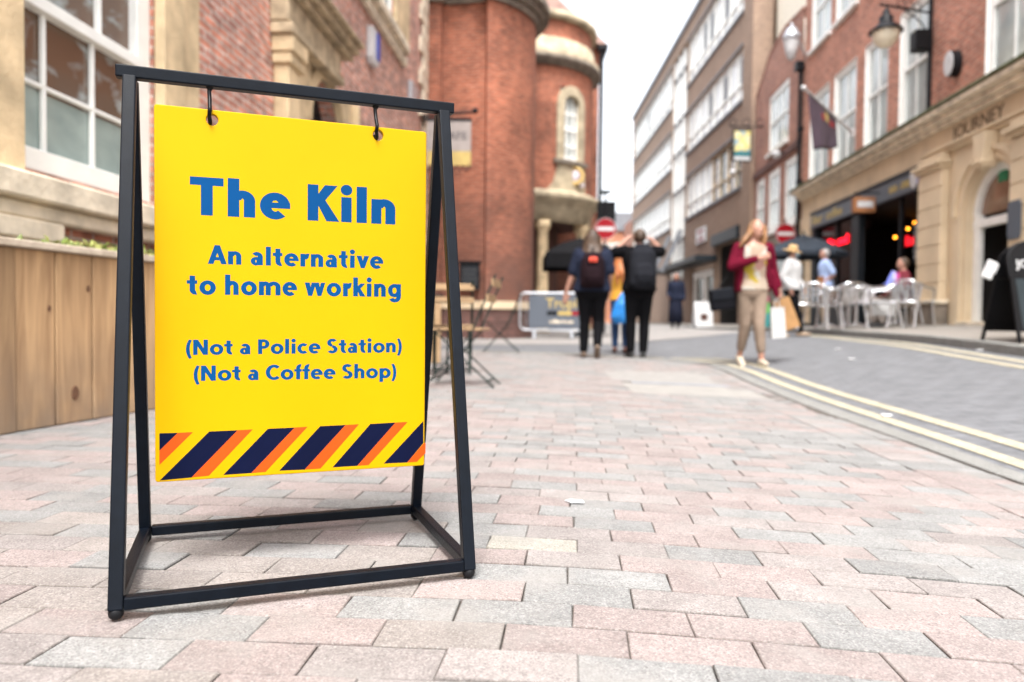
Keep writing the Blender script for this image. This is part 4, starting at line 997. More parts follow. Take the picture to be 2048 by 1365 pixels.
# white reveals of the openings
for a, b in win1:
    mb = MB(FR.M)
    z0_, z1_ = (4.66, 7.15)
    mb.box(b - .012, b - .002, -.155, .004, z0_, z1_ - .01); mb.box(a + .002, a + .012, -.155, .004, z0_, z1_ - .01); mb.box(a + .013, b - .013, -.155, .004, z1_ - .012, z1_ - .002)
    attach(mb.build('window_reveal', M['white']), rb_)
for a, b in win2: mb = MB(FR.M); mb.box(b - .012, b - .002, -.155, .004, 8.5, 10.69); mb.box(a + .002, a + .012, -.155, .004, 8.5, 10.69); attach(mb.build('window_reveal', M['white']), rb_)
# sandstone front with shop opening and arched door
sh0, sh1 = sR(1843), sR(1621)
dr0, dr1 = sR(2034), sR(1926)
zdt = 3.26
mb = MB(FR.M); wall(mb, r0, r1, -.1, ZC, [(sh0, sh1, -.1, 3.72), (dr0, dr1, -.1, zdt, 1)], .16)
attach(mb.build('ground_floor_wall', M['stone_r'], recalc=False), rb_)
fbox(FR, 'cornice', M['stone_w'], rb_, (r0, r1 - .05, .003, .12, 4.22, 4.30), (r0, r1 - .03, .003, .22, 4.302, 4.40), (r0, r1 - .02, .003, .36, 4.402, 4.50), bevel=.015)
fbox(FR, 'cornice_flashing', M['moss'], rb_, (r0, r1 - .01, -.02, .40, 4.503, 4.56), bevel=.012)
zf0 = FR.px(1899, 290)[1]
fbox(FR, 'frieze_moulding', M['stone_r'], rb_, (r0, sR(1848), .003, .10, 3.74, 3.80), (r0, sR(1848), .003, .15, 3.803, 3.86), bevel=.012)
# rusticated pilasters
mb = MB(FR.M); mc = MB(FR.M); md_ = MB(FR.M)
for a, b in ((sR(1893), sR(1846)), (sR(2105), sR(2032)), (sR(1620), r1 - .02), (6.2, 6.9)):
    far = b > 20; mb = MB(FR.M); mc = MB(FR.M); md_ = MB(FR.M)
    z = .0 + gR(a) + .42; top = 3.45 if not far else 3.7
    while z < top - .02:
        z2 = min(z + .36, top); mb.box(a, b, .003, .16 if not far else .05, z, z2 - .018); z = z2
    mb.box(a + .01, b - .01, .003, .135 if not far else .03, gR(a), top)
    if not far:
        mc.box(a - .04, b + .04, .003, .22, 3.453, 3.52); mc.box(a - .08, b + .08, .003, .28, 3.523, 3.60); mc.box(a - .02, b + .02, .003, .18, 3.603, 3.738)
        md_.box(a - .06, b + .06, .004, .26, gR(a) - .1, gR(a) + .38)
        attach(mc.build('capital', M['stone_r'], bevel=.014), rb_); attach(md_.build('plinth', M['stone_d'], bevel=.01), rb_)
    attach(mb.build('pilaster', M['stone_r'], bevel=.01), rb_)
fbox(FR, 'plinth_cap', M['stone_w'], rb_, (sR(1893) - .1, sR(1846) + .1, .003, .3, gR(14) + .383, gR(14) + .46), bevel=.015)
fbox(FR, 'shop_corner', M['grey_dark'], rb_, (sh1 - .32, sh1 - .02, -.3, .03, .1, 3.24), bevel=.01)
# arch mouldings, keystone, carved letters
mb = MB(FR.M); n = 20; m_ = (dr0 + dr1) / 2; r_ = (dr1 - dr0) / 2; zsp = zdt - r_
for ra, rb2, o_ in ((r_ + .06, r_ + .20, .06), (r_ + .202, r_ + .28, .12)):
    for i in range(n):
        t0, t1 = math.pi * i / n, math.pi * (i + 1) / n
        q = [(m_ - rr * math.cos(t), zsp + rr * math.sin(t)) for t, rr in ((t0, ra), (t1, ra), (t1, rb2), (t0, rb2))]
        mb.add([(x, .003, z) for x, z in q] + [(x, o_, z) for x, z in q], [(4, 5, 6, 7), (0, 1, 5, 4), (1, 2, 6, 5), (2, 3, 7, 6), (3, 0, 4, 7)])
for x in (dr0 - .28, dr1 + .06): mb.box(x, x + .22, .003, .07, gR(13), zsp)
attach(mb.build('door_arch', M['stone_r']), rb_)
mb = MB(FR.M); mb.prism([(m_ - .12, 3.16), (m_ + .12, 3.16), (m_ + .19, 3.735), (m_ - .19, 3.735)], .004, .24, 'y'); mb.box(m_ - .15, m_ + .15, .004, .28, 3.22, 3.28); attach(mb.build('keystone', M['stone_r'], bevel=.012), rb_)
M['letter_cut'] = mat('carved_letter', (.13, .095, .06), rough=.8)
zj = 4.03; j0, j1 = sR(1898), sR(1996)
TM = FR.M @ Matrix.Translation(((j0 + j1) / 2, .008, zj)) @ Matrix(((-1, 0, 0, 0), (0, 0, 1, 0), (0, 1, 0, 0), (0, 0, 0, 1)))
tj = text_obj('lettering', 'JOURNEY', .34, M['letter_cut'], rb_, TM, .006, -.003, sx=abs(j0 - j1) / 1.42)
# doorway: white frame, fanlight, dark hall
fbox(FR, 'door_frame', M['white'], rb_, (dr1 - .2, dr1 - .003, -.22, -.13, gR(13), zsp + .0), (dr0 + .003, dr0 + .12, -.22, -.13, gR(13), zsp), (dr0, dr1, -.24, -.12, zsp - .22, zsp - .08), bevel=.01)
mb = MB(FR.M)
for i in range(n):
    t0, t1 = math.pi * i / n, math.pi * (i + 1) / n
    q = [(m_ - rr * math.cos(t), zsp + rr * math.sin(t)) for t, rr in ((t0, r_ - .13), (t1, r_ - .13), (t1, r_ - .004), (t0, r_ - .004))]
    mb.add([(x, -.22, z) for x, z in q] + [(x, -.12, z) for x, z in q], [(4, 5, 6, 7), (0, 1, 5, 4), (1, 2, 6, 5), (2, 3, 7, 6), (3, 0, 4, 7)])
fo = mb.build('fanlight_frame', M['white']); attach(fo, rb_)
mb = MB(FR.M); mb.add([(m_ - (r_ - .1) * math.cos(math.pi * i / n), -.2, zsp + (r_ - .1) * math.sin(math.pi * i / n)) for i in range(n + 1)], [tuple(range(n + 1))]); g = mb.build('pane', M['glass_b']); g.parent = fo
M['exit_green'] = mat('exit_sign_green', (.01, .22, .1), rough=.4)
mb = MB(FR.M); q = FR.px(2019, 350, -.28); mb.box(q[0] - .12, q[0] + .14, -.195, -.18, q[1] - .1, q[1] + .1); g = mb.build('exit_sign', M['exit_green']); g.parent = fo
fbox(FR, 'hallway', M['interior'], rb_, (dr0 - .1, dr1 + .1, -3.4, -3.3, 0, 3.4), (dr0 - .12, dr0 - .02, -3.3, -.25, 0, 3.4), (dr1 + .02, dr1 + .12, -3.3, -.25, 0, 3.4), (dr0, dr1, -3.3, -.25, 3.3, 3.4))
fbox(FR, 'doorstep', M['stone_w'], rb_, (dr0 - .05, dr1 + .05, -3.3, .12, gR(13) - .1, gR(13) + .06), bevel=.01)
# shop: interior box, bar counter, window mullions
si = thing('cafe_shopfront', 'dark cafe shopfront with slate blue fascia, yellow lettering and an open black interior', 'shopfront', FR.P(18, 0, .4))
zc_ = 3.25
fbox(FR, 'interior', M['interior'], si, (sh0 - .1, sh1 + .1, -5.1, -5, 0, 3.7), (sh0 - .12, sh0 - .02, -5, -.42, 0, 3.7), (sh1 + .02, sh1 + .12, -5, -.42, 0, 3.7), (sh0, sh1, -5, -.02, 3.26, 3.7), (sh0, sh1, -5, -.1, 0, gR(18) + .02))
s_ = sR(1700)
fbox(FR, 'stall_riser', M['grey_dark'], si, (sR(1700), sh1 - .33, -.12, .0, gR(20), gR(20) + .95), (sR(1715), sR(1700), -.14, .02, gR(20), 3.24), bevel=.01)
for q in ((sR(1668), sR(1664), -.1, -.03, 1.2, 3.24), (sR(1792), sR(1789), -.12, -.04, .4, 3.24), (sh0, sh0 + .1, -.3, .02, .3, 3.24)): fbox(FR, 'mullion', M['iron'], si, q, bevel=.01)
M['dark_pane'] = mat('dark_shop_glass', (.004, .004, .005), rough=.12, spec=.2)
fbox(FR, 'pane', M['dark_pane'], si, (sR(1700), sh1 - .33, -.09, -.08, 1.3, 3.2))
fbox(FR, 'counter', M['interior_brown'], si, (sR(1790), sR(1712), -2.3, -1.7, .3, 1.45))
for i in range(5):
    px_ = (1682, 1703, 1720, 1742, 1763)[i]
fa = fbox(FR, 'fascia', M['fascia'], si, (sh0 + .002, sh1 - .002, -.1, .05, 3.26, 3.70), bevel=.004); 
fbox(FR, 'fascia_frame', M['grey_dark'], si, (sh0 - .0, sh1 + .0, .051, .08, 3.66, 3.73), (sh0 - .0, sh1, .051, .075, 3.235, 3.27), (sh0 - .0, sh0 + .12, .051, .07, 3.27, 3.66))
RM = Matrix(((-1, 0, 0, 0), (0, 0, 1, 0), (0, 1, 0, 0), (0, 0, 0, 1)))
def rtext(name, txt, px_, z, size, m, parent, o_=.056, sx=1., off=0.):
    return text_obj(name, txt, size, m, parent, FR.M @ Matrix.Translation((sR(px_, o_), o_, z)) @ RM, .004, off, sx=sx)
rtext('lettering', 'Bar', 1630, 3.47, .34, M['gold'], si, off=.008, sx=1.9)
rtext('lettering', 'coffee', 1663, 3.47, .34, M['gold'], si, off=.008, sx=1.45)
rtext('lettering', 'BAR - GRILL', 1794, 3.45, .2, M['gold'], si, off=.006, sx=1.05)
mb = MB(FR.M); a = sR(1823, .06); sh_ = [(-.17, .16), (.17, .16), (.17, -.02), (.12, -.13), (0, -.2), (-.12, -.13), (-.17, -.02)]
mb.prism([(a + x, 3.48 + z) for x, z in sh_], .052, .09, 'y'); attach(mb.build('shield_badge', M['sign_white'], bevel=.004), si)
mb = MB(FR.M); mb.prism([(a - .17 + x * .3, 3.42 + z * .35) for x, z in sh_], .05, .088, 'y'); attach(mb.build('shield_badge', M['blue_box'], bevel=.004), si)
M['sign_wood'] = mat('brown_sign_wood', (.3, .12, .04), rough=.6)
hs_ = thing('projecting_sign', 'small brown wooden box sign projecting from the middle of the cafe fascia', 'sign', FR.P(sR(1717, .5), .5, 3.5))
mb = MB(FR.M); q = FR.px(1717, 410, .5); mb.c = (1, 1, 1, 1); mb.box(q[0] - .1, q[0] + .1, .16, .62, q[1] - .18, q[1] + .16); mb.build('box', M['sign_wood'], hs_, bevel=.01)
mb = MB(FR.M); mb.box(q[0] - .113, q[0] - .101, .22, .56, q[1] - .07, q[1] + .07); mb.build('name_panel', M['sign_white'], hs_)
mb = MB(FR.M); mb.beam((q[0], .0, q[1] + .26), (q[0], .6, q[1] + .26), .03); mb.beam((q[0], .5, q[1] + .26), (q[0], .5, q[1] + .17), .02); mb.build('bracket', M['iron'], hs_)
hb_ = thing('hanging_board', 'dim grey lettered board hanging under the cafe fascia', 'sign', FR.P(sR(1715, -.3), -.3, 2.95))
mb = MB(FR.M); q = FR.px(1716, 455, -.3); mb.box(q[0] - .7, q[0] + .7, -.32, -.28, q[1] - .1, q[1] + .1); mb.build('panel', M['interior_brown'], hb_)
M['dim_grey'] = mat('dim_grey', (.1, .09, .09), rough=.6)
text_obj('lettering', 'COCKTAILS', .2, M['dim_grey'], hb_, FR.M @ Matrix.Translation((q[0], -.276, q[1])) @ RM, .003, .003)
mb = MB(FR.M)
for d in (-.5, .5): mb.beam((q[0] + d, -.3, q[1] + .1), (q[0] + d, -.3, 3.26), .012)
mb.build('rods', M['iron'], hb_)
n1_ = text_obj('neon_sign', 'Bound', .3, M['neon'], None, FR.M @ Matrix.Translation((sR(1672, -.06), -.055, FR.px(1672, 485, -.06)[1])) @ RM, .012, .008, sx=1.9)
tag(n1_, 'glowing red neon word in the dark window behind the black parasol', 'neon sign')
n2_ = text_obj('neon_sign', 'Barista', .3, M['neon_dim'], None, FR.M @ Matrix.Translation((sR(1824, -.6), -.6, FR.px(1824, 481, -.6)[1])) @ RM, .012, .012, sx=1.)
tag(n2_, 'dimmer red neon word inside the cafe beside the stone pilaster', 'neon sign')
mt = thing('writing_board', 'tall dark panel with white writing just inside the right edge of the cafe window', 'menu board', FR.P(sR(1832, -.35), -.35, 1.5))
q0 = FR.px(1832, 520, -.35); q1 = FR.px(1832, 450, -.35)
mb = MB(FR.M); mb.box(q0[0] - .12, q0[0] + .12, -.37, -.35, q0[1] - .05, q1[1] + .05); mb.build('panel', M['grey_dark'], mt)
M['chalk'] = mat('chalk', (.45, .45, .45), rough=.8)
for i in range(7): text_obj('lettering', ('MENU', 'EGGS', 'SOUP', 'CAKE', 'TEAS', 'WINE', 'BEER')[i], .1, M['chalk'], mt, FR.M @ Matrix.Translation((q0[0], -.348, lerp(q1[1], q0[1], (i + .4) / 7))) @ RM, .002, .002)
for k, (px_, py_) in enumerate(((1790.5, 475), (1802, 461), (1816, 458), (1829.5, 446), (1841, 441))):
    o_ = -.9 - .25 * k; q = FR.px(px_, py_, o_); t = thing('pendant_lamp', ('leftmost glowing pendant bulb of the row inside the cafe', 'second glowing pendant bulb from the left in the cafe, a deeper orange', 'middle glowing pendant bulb of the row inside the cafe', 'fourth glowing pendant bulb from the left inside the cafe', 'glowing pendant bulb nearest the stone pilaster, half hidden by it')[k], 'pendant lamp', FR.P(q[0], o_, q[1]), 'pendant bulbs inside the cafe')
    mb = MB(FR.M); mb.ball((q[0], o_, q[1]), .035, n=12, m=8); mb.build('bulb', M['bulb'], t)
    mb = MB(FR.M); mb.tube([(q[0], o_, q[1] + .035), (q[0], o_, 3.25)], .006, 6); mb.build('cord', M['iron'], t)

# ---- things fixed to the georgian front
pq_ = FR.px(2050, 440, .02); mb = MB(FR.M)
mb.prism([(pq_[0] - .13, pq_[1] - .3), (pq_[0] + .13, pq_[1] - .3), (pq_[0] + .17, pq_[1] - .22), (pq_[0] + .17, pq_[1] + .22), (pq_[0] + .13, pq_[1] + .3), (pq_[0] - .13, pq_[1] + .3), (pq_[0] - .17, pq_[1] + .22), (pq_[0] - .17, pq_[1] - .22)], .165, .19, 'y')
tag(mb.build('wall_plaque', M['fascia'], bevel=.008), 'slate blue plaque with cut corners on the stone pier at the right edge', 'plaque')
def ftag(F, mb, name, m, label, cat, **k): return tag(mb.build(name, m, **k), label, cat)
mb = MB(FR.M); q = FR.px(1905, 128, .1); mb.loft([((0, 0, 0), .01, .01)], 4) if False else None
mb.prism([(q[0] + .17 * math.cos(i * math.pi / 12), q[1] + .235 * math.sin(i * math.pi / 12)) for i in range(24)], .003, .16, 'y')
al = thing('alarm_box', 'white oval alarm box on the red brick beside the large upper window', 'alarm box', FR.P(q[0], 0, q[1])); mb.build('casing', M['iron'], al, bevel=.01)
mb = MB(FR.M); mb.prism([(q[0] + .16 * math.cos(i * math.pi / 12), q[1] + .225 * math.sin(i * math.pi / 12)) for i in range(24)], .161, .185, 'y'); mb.build('cover', M['sign_white'], al, bevel=.008)
q = FR.px(1851, 76, .12)
lb = thing('wall_lantern', 'black hanging street lantern on an iron scroll bracket fixed to the brick front', 'street lamp', FR.P(q[0], 0, q[1]))
sa = q[0]; qa = FR.px(1855, 8, .1)
mb = MB(FR.M); mb.box(sa - .04, sa + .04, .004, .06, 4.7, qa[1] + .5); mb.build('back_post', M['iron'], lb)
mb = MB(FR.M); mb.box(sa - .14, sa + .14, .061, .36, FR.px(1850, 97, .2)[1], FR.px(1850, 57, .2)[1]); mb.build('control_box', M['black'], lb, bevel=.015)
mb = MB(FR.M); mb.box(sa + .141, sa + .15, .1, .3, q[1] - .2, q[1] + .2) ; mb.build('label_plate', M['gold'], lb)
# lantern hangs 1.0 m out
L0 = 1.05; pl_ = FR.px(1772, 55, L0); zt = FR.px(1772, 10, L0)[1]; sl = pl_[0]
mb = MB(FR.M); mb.tube([(sa, .06, zt), (sl, L0 + .12, zt)], .022, 8); mb.tube([(sa, .05, zt - .45)] + [(lerp(sa, sl, t), lerp(.05, L0 * .8, t), zt - .45 + .42 * t ** .5) for t in (.25, .5, .75, 1)], .014, 8)
for k in range(3):
    c_ = (lerp(sa, sl, .25 + .2 * k), lerp(.1, L0, .25 + .2 * k), zt + .08)
    mb.tube([(c_[0], c_[1] + .07 * math.cos(a), c_[2] + .07 * math.sin(a)) for a in [i * .6 for i in range(11)]], .009, 6)
mb.tube([(sl, L0, zt), (sl, L0, zt - .1)], .02, 8); mb.build('bracket', M['iron'], lb)
c3 = FR.P(sl, L0, 0)
mb = MB(); mb.lathe([(.02, zt - .08), (.06, zt - .12), (.07, zt - .2), (.13, zt - .24), (.12, zt - .34), (.16, zt - .38), (.3, zt - .5), (.31, zt - .53), (.28, zt - .53), (.14, zt - .42)], (c3.x, c3.y), 24); mb.build('shade', M['iron'], lb, recalc=False)
M['lamp_glass'] = mat('frosted_lamp_glass', (.75, .68, .52), rough=.3)
mb = MB(); mb.lathe([(.24, zt - .50), (.25, zt - .56), (.21, zt - .7), (.12, zt - .8), (.01, zt - .83)], (c3.x, c3.y), 20); mb.build('glass', M['lamp_glass'], lb, recalc=False)
# flag on a slanting white pole
fg = thing('flag', 'dark purple flag with a red and yellow emblem on a slanting white pole', 'flag', FR.P(sR(1703), 0, 5.4))
b0_ = FR.px(1703, 266, .05); p0_ = FR.P(b0_[0], .03, b0_[1]); p1_ = at(1607, 176, 16.2)
mb = MB(); mb.tube([p0_, p0_.lerp(p1_, .95), p1_], [.035, .03, .03], 10); mb.ball(p1_, .055, n=10, m=6); mb.build('pole', M['sign_white'], fg)
mb = MB(FR.M); mb.box(b0_[0] - .08, b0_[0] + .08, .003, .09, b0_[1] - .1, b0_[1] + .1); mb.build('bracket', M['sign_white'], fg)
A_, B_ = p0_.lerp(p1_, .93), p0_.lerp(p1_, .36)
C_, D_ = at(1673, 297, B_.y - .1), at(1629, 300, A_.y + .1)
mb = MB(); n = 12; vs = []
for j in range(n + 1):
    for i in range(n + 1):
        t, u = i / n, j / n
        p = A_.lerp(B_, t).lerp(D_.lerp(C_, t), u); p = p + Vector((0, .07 * math.sin(t * 9 + u * 2) * u, 0)); vs.append(p)
for off in (0, .006):
    pass
mb.add(vs, [(j * (n + 1) + i, j * (n + 1) + i + 1, (j + 1) * (n + 1) + i + 1, (j + 1) * (n + 1) + i) for j in range(n) for i in range(n)], smooth=True)
fl = mb.build('cloth', M['purple'], fg, recalc=False); so = fl.modifiers.new('s', 'SOLIDIFY'); so.thickness = .004
def on_flag(t, u, d=-.012): p = A_.lerp(B_, t).lerp(D_.lerp(C_, t), u); return p + Vector((0, .07 * math.sin(t * 9 + u * 2) * u + d, 0))
for nm, cells in (('gold', [(.55, .12, .7, .34)]), ('red', [(.72, .22, .92, .38), (.42, .2, .53, .36)])):
    mb = MB()
    for a_, b_, c_, d_ in cells:
        mb.add([on_flag(lerp(a_, c_, i / 6), v) for v in (b_, d_) for i in range(7)], [(i, i + 1, i + 8, i + 7) for i in range(6)])
    g = mb.build('emblem', M[nm], recalc=False); g.parent = fl
# drainpipe and street light at the junction of the two fronts
dp = FR.px(1596, 140, .12)
mb = MB(FR.M); dp = (r1 + .07, dp[1]); mb.tube([(dp[0], .1, dp[1]), (dp[0], .1, .4)], .06, 8)
for z in (1.2, 2.6, 4.8, 6.4): mb.lathe([(.075, z), (.075, z + .12)], (0, 0), 8) if False else mb.box(dp[0] - .1, dp[0] + .1, .0, .16, z, z + .1)
mb.box(dp[0] - .14, dp[0] + .14, .02, .26, dp[1] - .1, dp[1] + .16)
tag(mb.build('drainpipe', M['iron']), 'long black drainpipe between the two red brick fronts', 'drainpipe')
q = at(1583, 80, 20.2)
sl_ = thing('street_lamp', 'pale grey street lamp head on the wall above the black drainpipe', 'street lamp', q)
mb = MB(); mb.lathe([(.03, q.z + .35), (.12, q.z + .3), (.22, q.z + .12), (.24, q.z + .02), (.2, q.z - .02)], (q.x, q.y), 16); mb.build('cap', M['galv'], sl_, recalc=False)
mb = MB(); mb.lathe([(.2, q.z - .02), (.17, q.z - .25), (.1, q.z - .5), (.02, q.z - .55)], (q.x, q.y), 16); mb.build('lantern', M['sign_white'], sl_, recalc=False)
pw_ = FR.P(dp[0] - .3, 0.02, q.z + .3); mb = MB(); mb.tube([pw_, (q.x, q.y, q.z + .42), (q.x, q.y, q.z + .33)], .03, 8); mb.build('arm', M['galv'], sl_)

# ---- small brick house with tall white windows
ho = thing('brick_house', 'narrow brown red brick house with three tall white windows beside the office block', 'house', FR.P(26, 0, .4))
h0, h1 = r1 + .15, sR(1504)
hw1 = [(sR(1591), sR(1563)), (sR(1554), sR(1531)), (sR(1524), sR(1504.6) - .25)]
hz = [(3.9, 5.75)] * 3
up = (sR(1569), sR(1530), 6.4, 8.6)
prof = [(h0, 10.1), (sR(1560), 10.3), (sR(1530), 10.1), (sR(1515), 9.5), (h1, 9.1)]
mb = MB(FR.M); wall(mb, h0, h1, -.1, 8.5 + .3, [(a, b, 3.7, 5.85) for a, b in hw1] + [(up[0], up[1], 6.5, 8.55)], .15)
z_ = 8.8
for (a, za), (b, zb) in zip(prof, prof[1:]):
    if max(za, zb) > 8.8: mb.add([(a, 0, 8.8), (b, 0, 8.8), (b, 0, max(8.8, zb)), (a, 0, za)], [(0, 1, 2, 3)])
for s_ in (h0, h1): mb.add([(s_, 0, -.1), (s_, -7, -.1), (s_, -7, 8.8), (s_, 0, 8.8)], [(0, 1, 2, 3)])
attach(mb.build('wall', M['brick_house'], recalc=False), ho)
mb = MB(FR.M)
for (a, za), (b, zb) in zip(prof, prof[1:]): mb.add([(a, -.3, za), (b, -.3, zb), (b, .03, zb), (a, .03, za), (a, -.3, za + .08), (b, -.3, zb + .08), (b, .03, zb + .08), (a, .03, za + .08)], [(0, 1, 2, 3), (4, 7, 6, 5), (0, 4, 5, 1), (1, 5, 6, 2), (2, 6, 7, 3), (3, 7, 4, 0)])
attach(mb.build('gable_coping', M['brick_house']), ho)
fbox(FR, 'string_course', M['brick_plinth'], ho, (h0, h1, .003, .07, 6.0, 6.22))
fbox(FR, 'ground_floor', M['stone_d'], ho, (h0, h1, .003, .05, .1, 3.5), bevel=.01)
for a, b in hw1: sash(ho, FR, a, b, 3.7, 5.85, .06, 2, 2, fw=.2, glass='glass_l')
sash(ho, FR, up[0], up[1], 6.5, 8.55, .06, 3, 2, fw=.16, glass='glass_l')
fbox(FR, 'ground_floor_window', M['glass'], ho, (h0 + .8, h0 + 2.6, .051, .07, 1.2, 2.9), (h0 + 3.6, h0 + 4.6, .051, .07, .4, 2.7))
cg = thing('rendered_gable', 'tall cream rendered wall rising behind the small brick house', 'building', FR.P(27, -1.2, .4))
mb = MB(FR.M); mb.prism([(h0 + 2.4, 0), (h1 + .1, 0), (h1 + .1, 16), (h0 + 2.4, 18)], -7, -.75, 'y'); mb.build('wall', M['cream'], cg)
for k, (px_, py_, o_) in enumerate(((1553, 309, .35), (1465, 345, .3))):
    q = FR.px(px_, py_, o_) if k == 0 else None
    p = FR.P(q[0], o_, q[1]) if k == 0 else at(px_, py_, 30)
    t = thing('globe_lamp', ('white globe lamp on the small brick house between its tall windows', 'white globe lamp below the picture sign at the corner of the office block')[k], 'wall lamp', p)
    mb = MB(); mb.ball(p, .13 - .01 * k, n=14, m=10); mb.build('globe', M['sign_white'], t)
    mb = MB(); mb.tube([p, p + Vector((.45, 0, .1))], .025, 6); mb.build('arm', M['iron'], t)
# pub-style picture sign
ps = thing('picture_sign', 'yellow and teal picture sign hanging from an iron scroll bracket', 'hanging sign', at(1484, 290, 27.5))
YS = 27.5; c0, c1 = at(1466, 259, YS), at(1503, 324, YS)
mb = MB(); mb.box(c0.x, c1.x, YS, YS + .07, c1.z, c0.z); mb.build('frame', M['iron'], ps, bevel=.01)
hgt = c0.z - c1.z; wid = c1.x - c0.x
M['picture'] = bpy.data.materials.new('painted_picture'); m = M['picture']; m.use_nodes = True
N, L = nodes(m); b_ = N['Principled BSDF']; b_.inputs['Roughness'].default_value = .4
tc = N.new('ShaderNodeTexCoord'); nz = N.new('ShaderNodeTexNoise'); nz.inputs['Scale'].default_value = 3.5; nz.inputs['Detail'].default_value = 4; L.new(tc.outputs['Object'], nz.inputs[0])
rp_ = N.new('ShaderNodeValToRGB'); e = rp_.color_ramp.elements; e[0].position = .4; e[0].color = (.25, .35, .38, 1); e[1].position = .5; e[1].color = (.62, .5, .14, 1); q_ = e.new(.6); q_.color = (.6, .55, .35, 1); L.new(nz.outputs['Fac'], rp_.inputs[0]); L.new(rp_.outputs[0], b_.inputs['Base Color'])
mb = MB(); mb.box(c0.x + .06, c1.x - .06, YS - .012, YS - .001, c1.z + hgt * .32, c0.z - .06); mb.build('picture', m, ps)
M['teal'] = mat('teal', (.02, .14, .16), rough=.4)
mb = MB(); mb.box(c0.x + .06, c1.x - .06, YS - .012, YS - .001, c1.z + hgt * .17, c1.z + hgt * .31); mb.build('name_band', M['teal'], ps)
mb = MB(); mb.box(c0.x + .06, c1.x - .06, YS - .012, YS - .001, c1.z + .05, c1.z + hgt * .16); mb.build('name_band', M['chalk'], ps)
mb = MB(); zz = c0.z + .1; mb.tube([(c0.x - .1, YS + .03, zz), (c1.x + 1.0, YS + .03, zz)], .025, 6)
for k in range(4): mb.tube([(lerp(c0.x, c1.x + .8, k / 3) + .14 * math.cos(a), YS + .03, zz + .16 + .14 * math.sin(a)) for a in [i * .55 for i in range(12)]], .015, 6)
mb.beam((c0.x + .1, YS + .03, zz), (c0.x + .1, YS + .03, c0.z), .02); mb.beam((c1.x - .1, YS + .03, zz), (c1.x - .1, YS + .03, c0.z), .02); mb.build('bracket', M['iron'], ps)

# ---- brown office block with white bands of windows
FO = Facade(9.05, .0074, 1); sO = lambda x: FO.s(x)
ob = thing('office_block', 'brown brick modern office block with white horizontal window bands', 'building', FO.P(44, 0, .3))
o0, o1 = sO(1484), sO(1261)
st0, st1 = sO(1366), sO(1339)
bands = [(13.2, 15.65), (9.6, 11.8), (6.1, 8.3)]
mb = MB(FO.M); ops = [(o0 + .4, st0 - .15, a, b) for a, b in bands] + [(st1 + .15, o1 - .5, a, b) for a, b in bands] + [(st0, st1, 2.9, 15.8)]
pg0, pg1 = sO(1481), sO(1429)
ops += [(pg0 + .45, pg1, -.1, 4.0), (sO(1425), sO(1380), -.1, 3.3)]
wall(mb, o0, o1, -.1, 16.55, ops, .25)
for s_ in (o0, o1): mb.add([(s_, 0, -.1), (s_, -12, -.1), (s_, -12, 16.55), (s_, 0, 16.55)], [(0, 1, 2, 3)])
attach(mb.build('wall', M['brick_tan'], recalc=False), ob)
fbox(FO, 'roof', M['slate'], ob, (o0 - .1, o1 + .1, -12, .12, 16.55, 16.8))
fbox(FO, 'corner_pier', M['brick_tan'], ob, (sO(1503), o0 - .003, -.6, .15, -.1, 16.55))
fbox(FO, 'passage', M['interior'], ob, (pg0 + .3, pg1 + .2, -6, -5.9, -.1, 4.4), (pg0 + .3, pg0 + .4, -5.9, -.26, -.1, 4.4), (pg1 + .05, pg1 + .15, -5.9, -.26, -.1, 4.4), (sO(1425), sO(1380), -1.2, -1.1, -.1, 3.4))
fbox(FO, 'passage_lintel', M['grey_dark'], ob, (o0 + .35, pg1 + .2, .003, .2, 4.0, 4.5), bevel=.01)
mb = MB(FO.M)
for a, b in bands:
    for x0_, x1_ in ((o0 + .4, st0 - .15), (st1 + .15, o1 - .5)):
        mb.box(x0_, x1_, .0, .1, a - .12, a - .002); mb.box(x0_, x1_, .0, .06, b + .002, b + .08)
attach(mb.build('sill_course', M['slate']), ob)
for bi, (a, b) in enumerate(bands):
    for si_, (x0_, x1_, nn) in enumerate(((o0 + .4, st0 - .15, 8), (st1 + .15, o1 - .5, 9))):
        for k in range(nn):
            u0, u1 = lerp(x0_, x1_, k / nn), lerp(x0_, x1_, (k + 1) / nn)
            clear = (bi == 2 and si_ == 0 and k < 4) 
            mb = MB(FO.M); f_ = .06
            for q in ((u0, u0 + f_, a, b), (u1 - f_, u1, a, b), (u0 + f_, u1 - f_, a, a + f_), (u0 + f_, u1 - f_, b - f_, b), (u0 + f_, u1 - f_, a + .75, a + .8)): mb.box(q[0] + .001, q[1] - .001, -.2, -.1, q[2], q[3])
            w_ = mb.build('window', M['white'] if not clear else M['stone_w']); attach(w_, ob)
            mb = MB(FO.M); mb.box(u0, u1, -.24, -.201, a, b)
            gl = 'glass_b' if clear and k % 2 else ('glass' if clear else 'glass_w')
            g = mb.build('pane', M[gl]); g.parent = w_
            if bi < 2 and si_ == 0 and k in (0, 2, 4) or (bi == 0 and k == 5):
                mb = MB(FO.M); mb.box(u0 + .35, u0 + .8, -.199, -.12, a + .85, b - .35); g = mb.build('vent_light', M['slate']); g.parent = w_
mb = MB(FO.M); mb.box(st0, st1, -.24, -.2, 4.0, 15.8); attach(mb.build('stair_glazing', M['glass_w']), ob)
for z in (5.2, 8.0, 10.2, 12, 14.6): fbox(FO, 'stair_transom', M['slate'], ob, (st0, st1, -.2, -.06, z, z + .1))
mb = MB(FO.M)
for k in range(4): x_ = lerp(st0, st1, k / 3); mb.box(x_ - .05, x_ + .05, -.19, -.07, 2.9, 15.8)
attach(mb.build('stair_frame', M['white']), ob)
fbox(FO, 'stair_base', M['slate'], ob, (st0, st1, -.23, -.21, 2.9, 4.0))
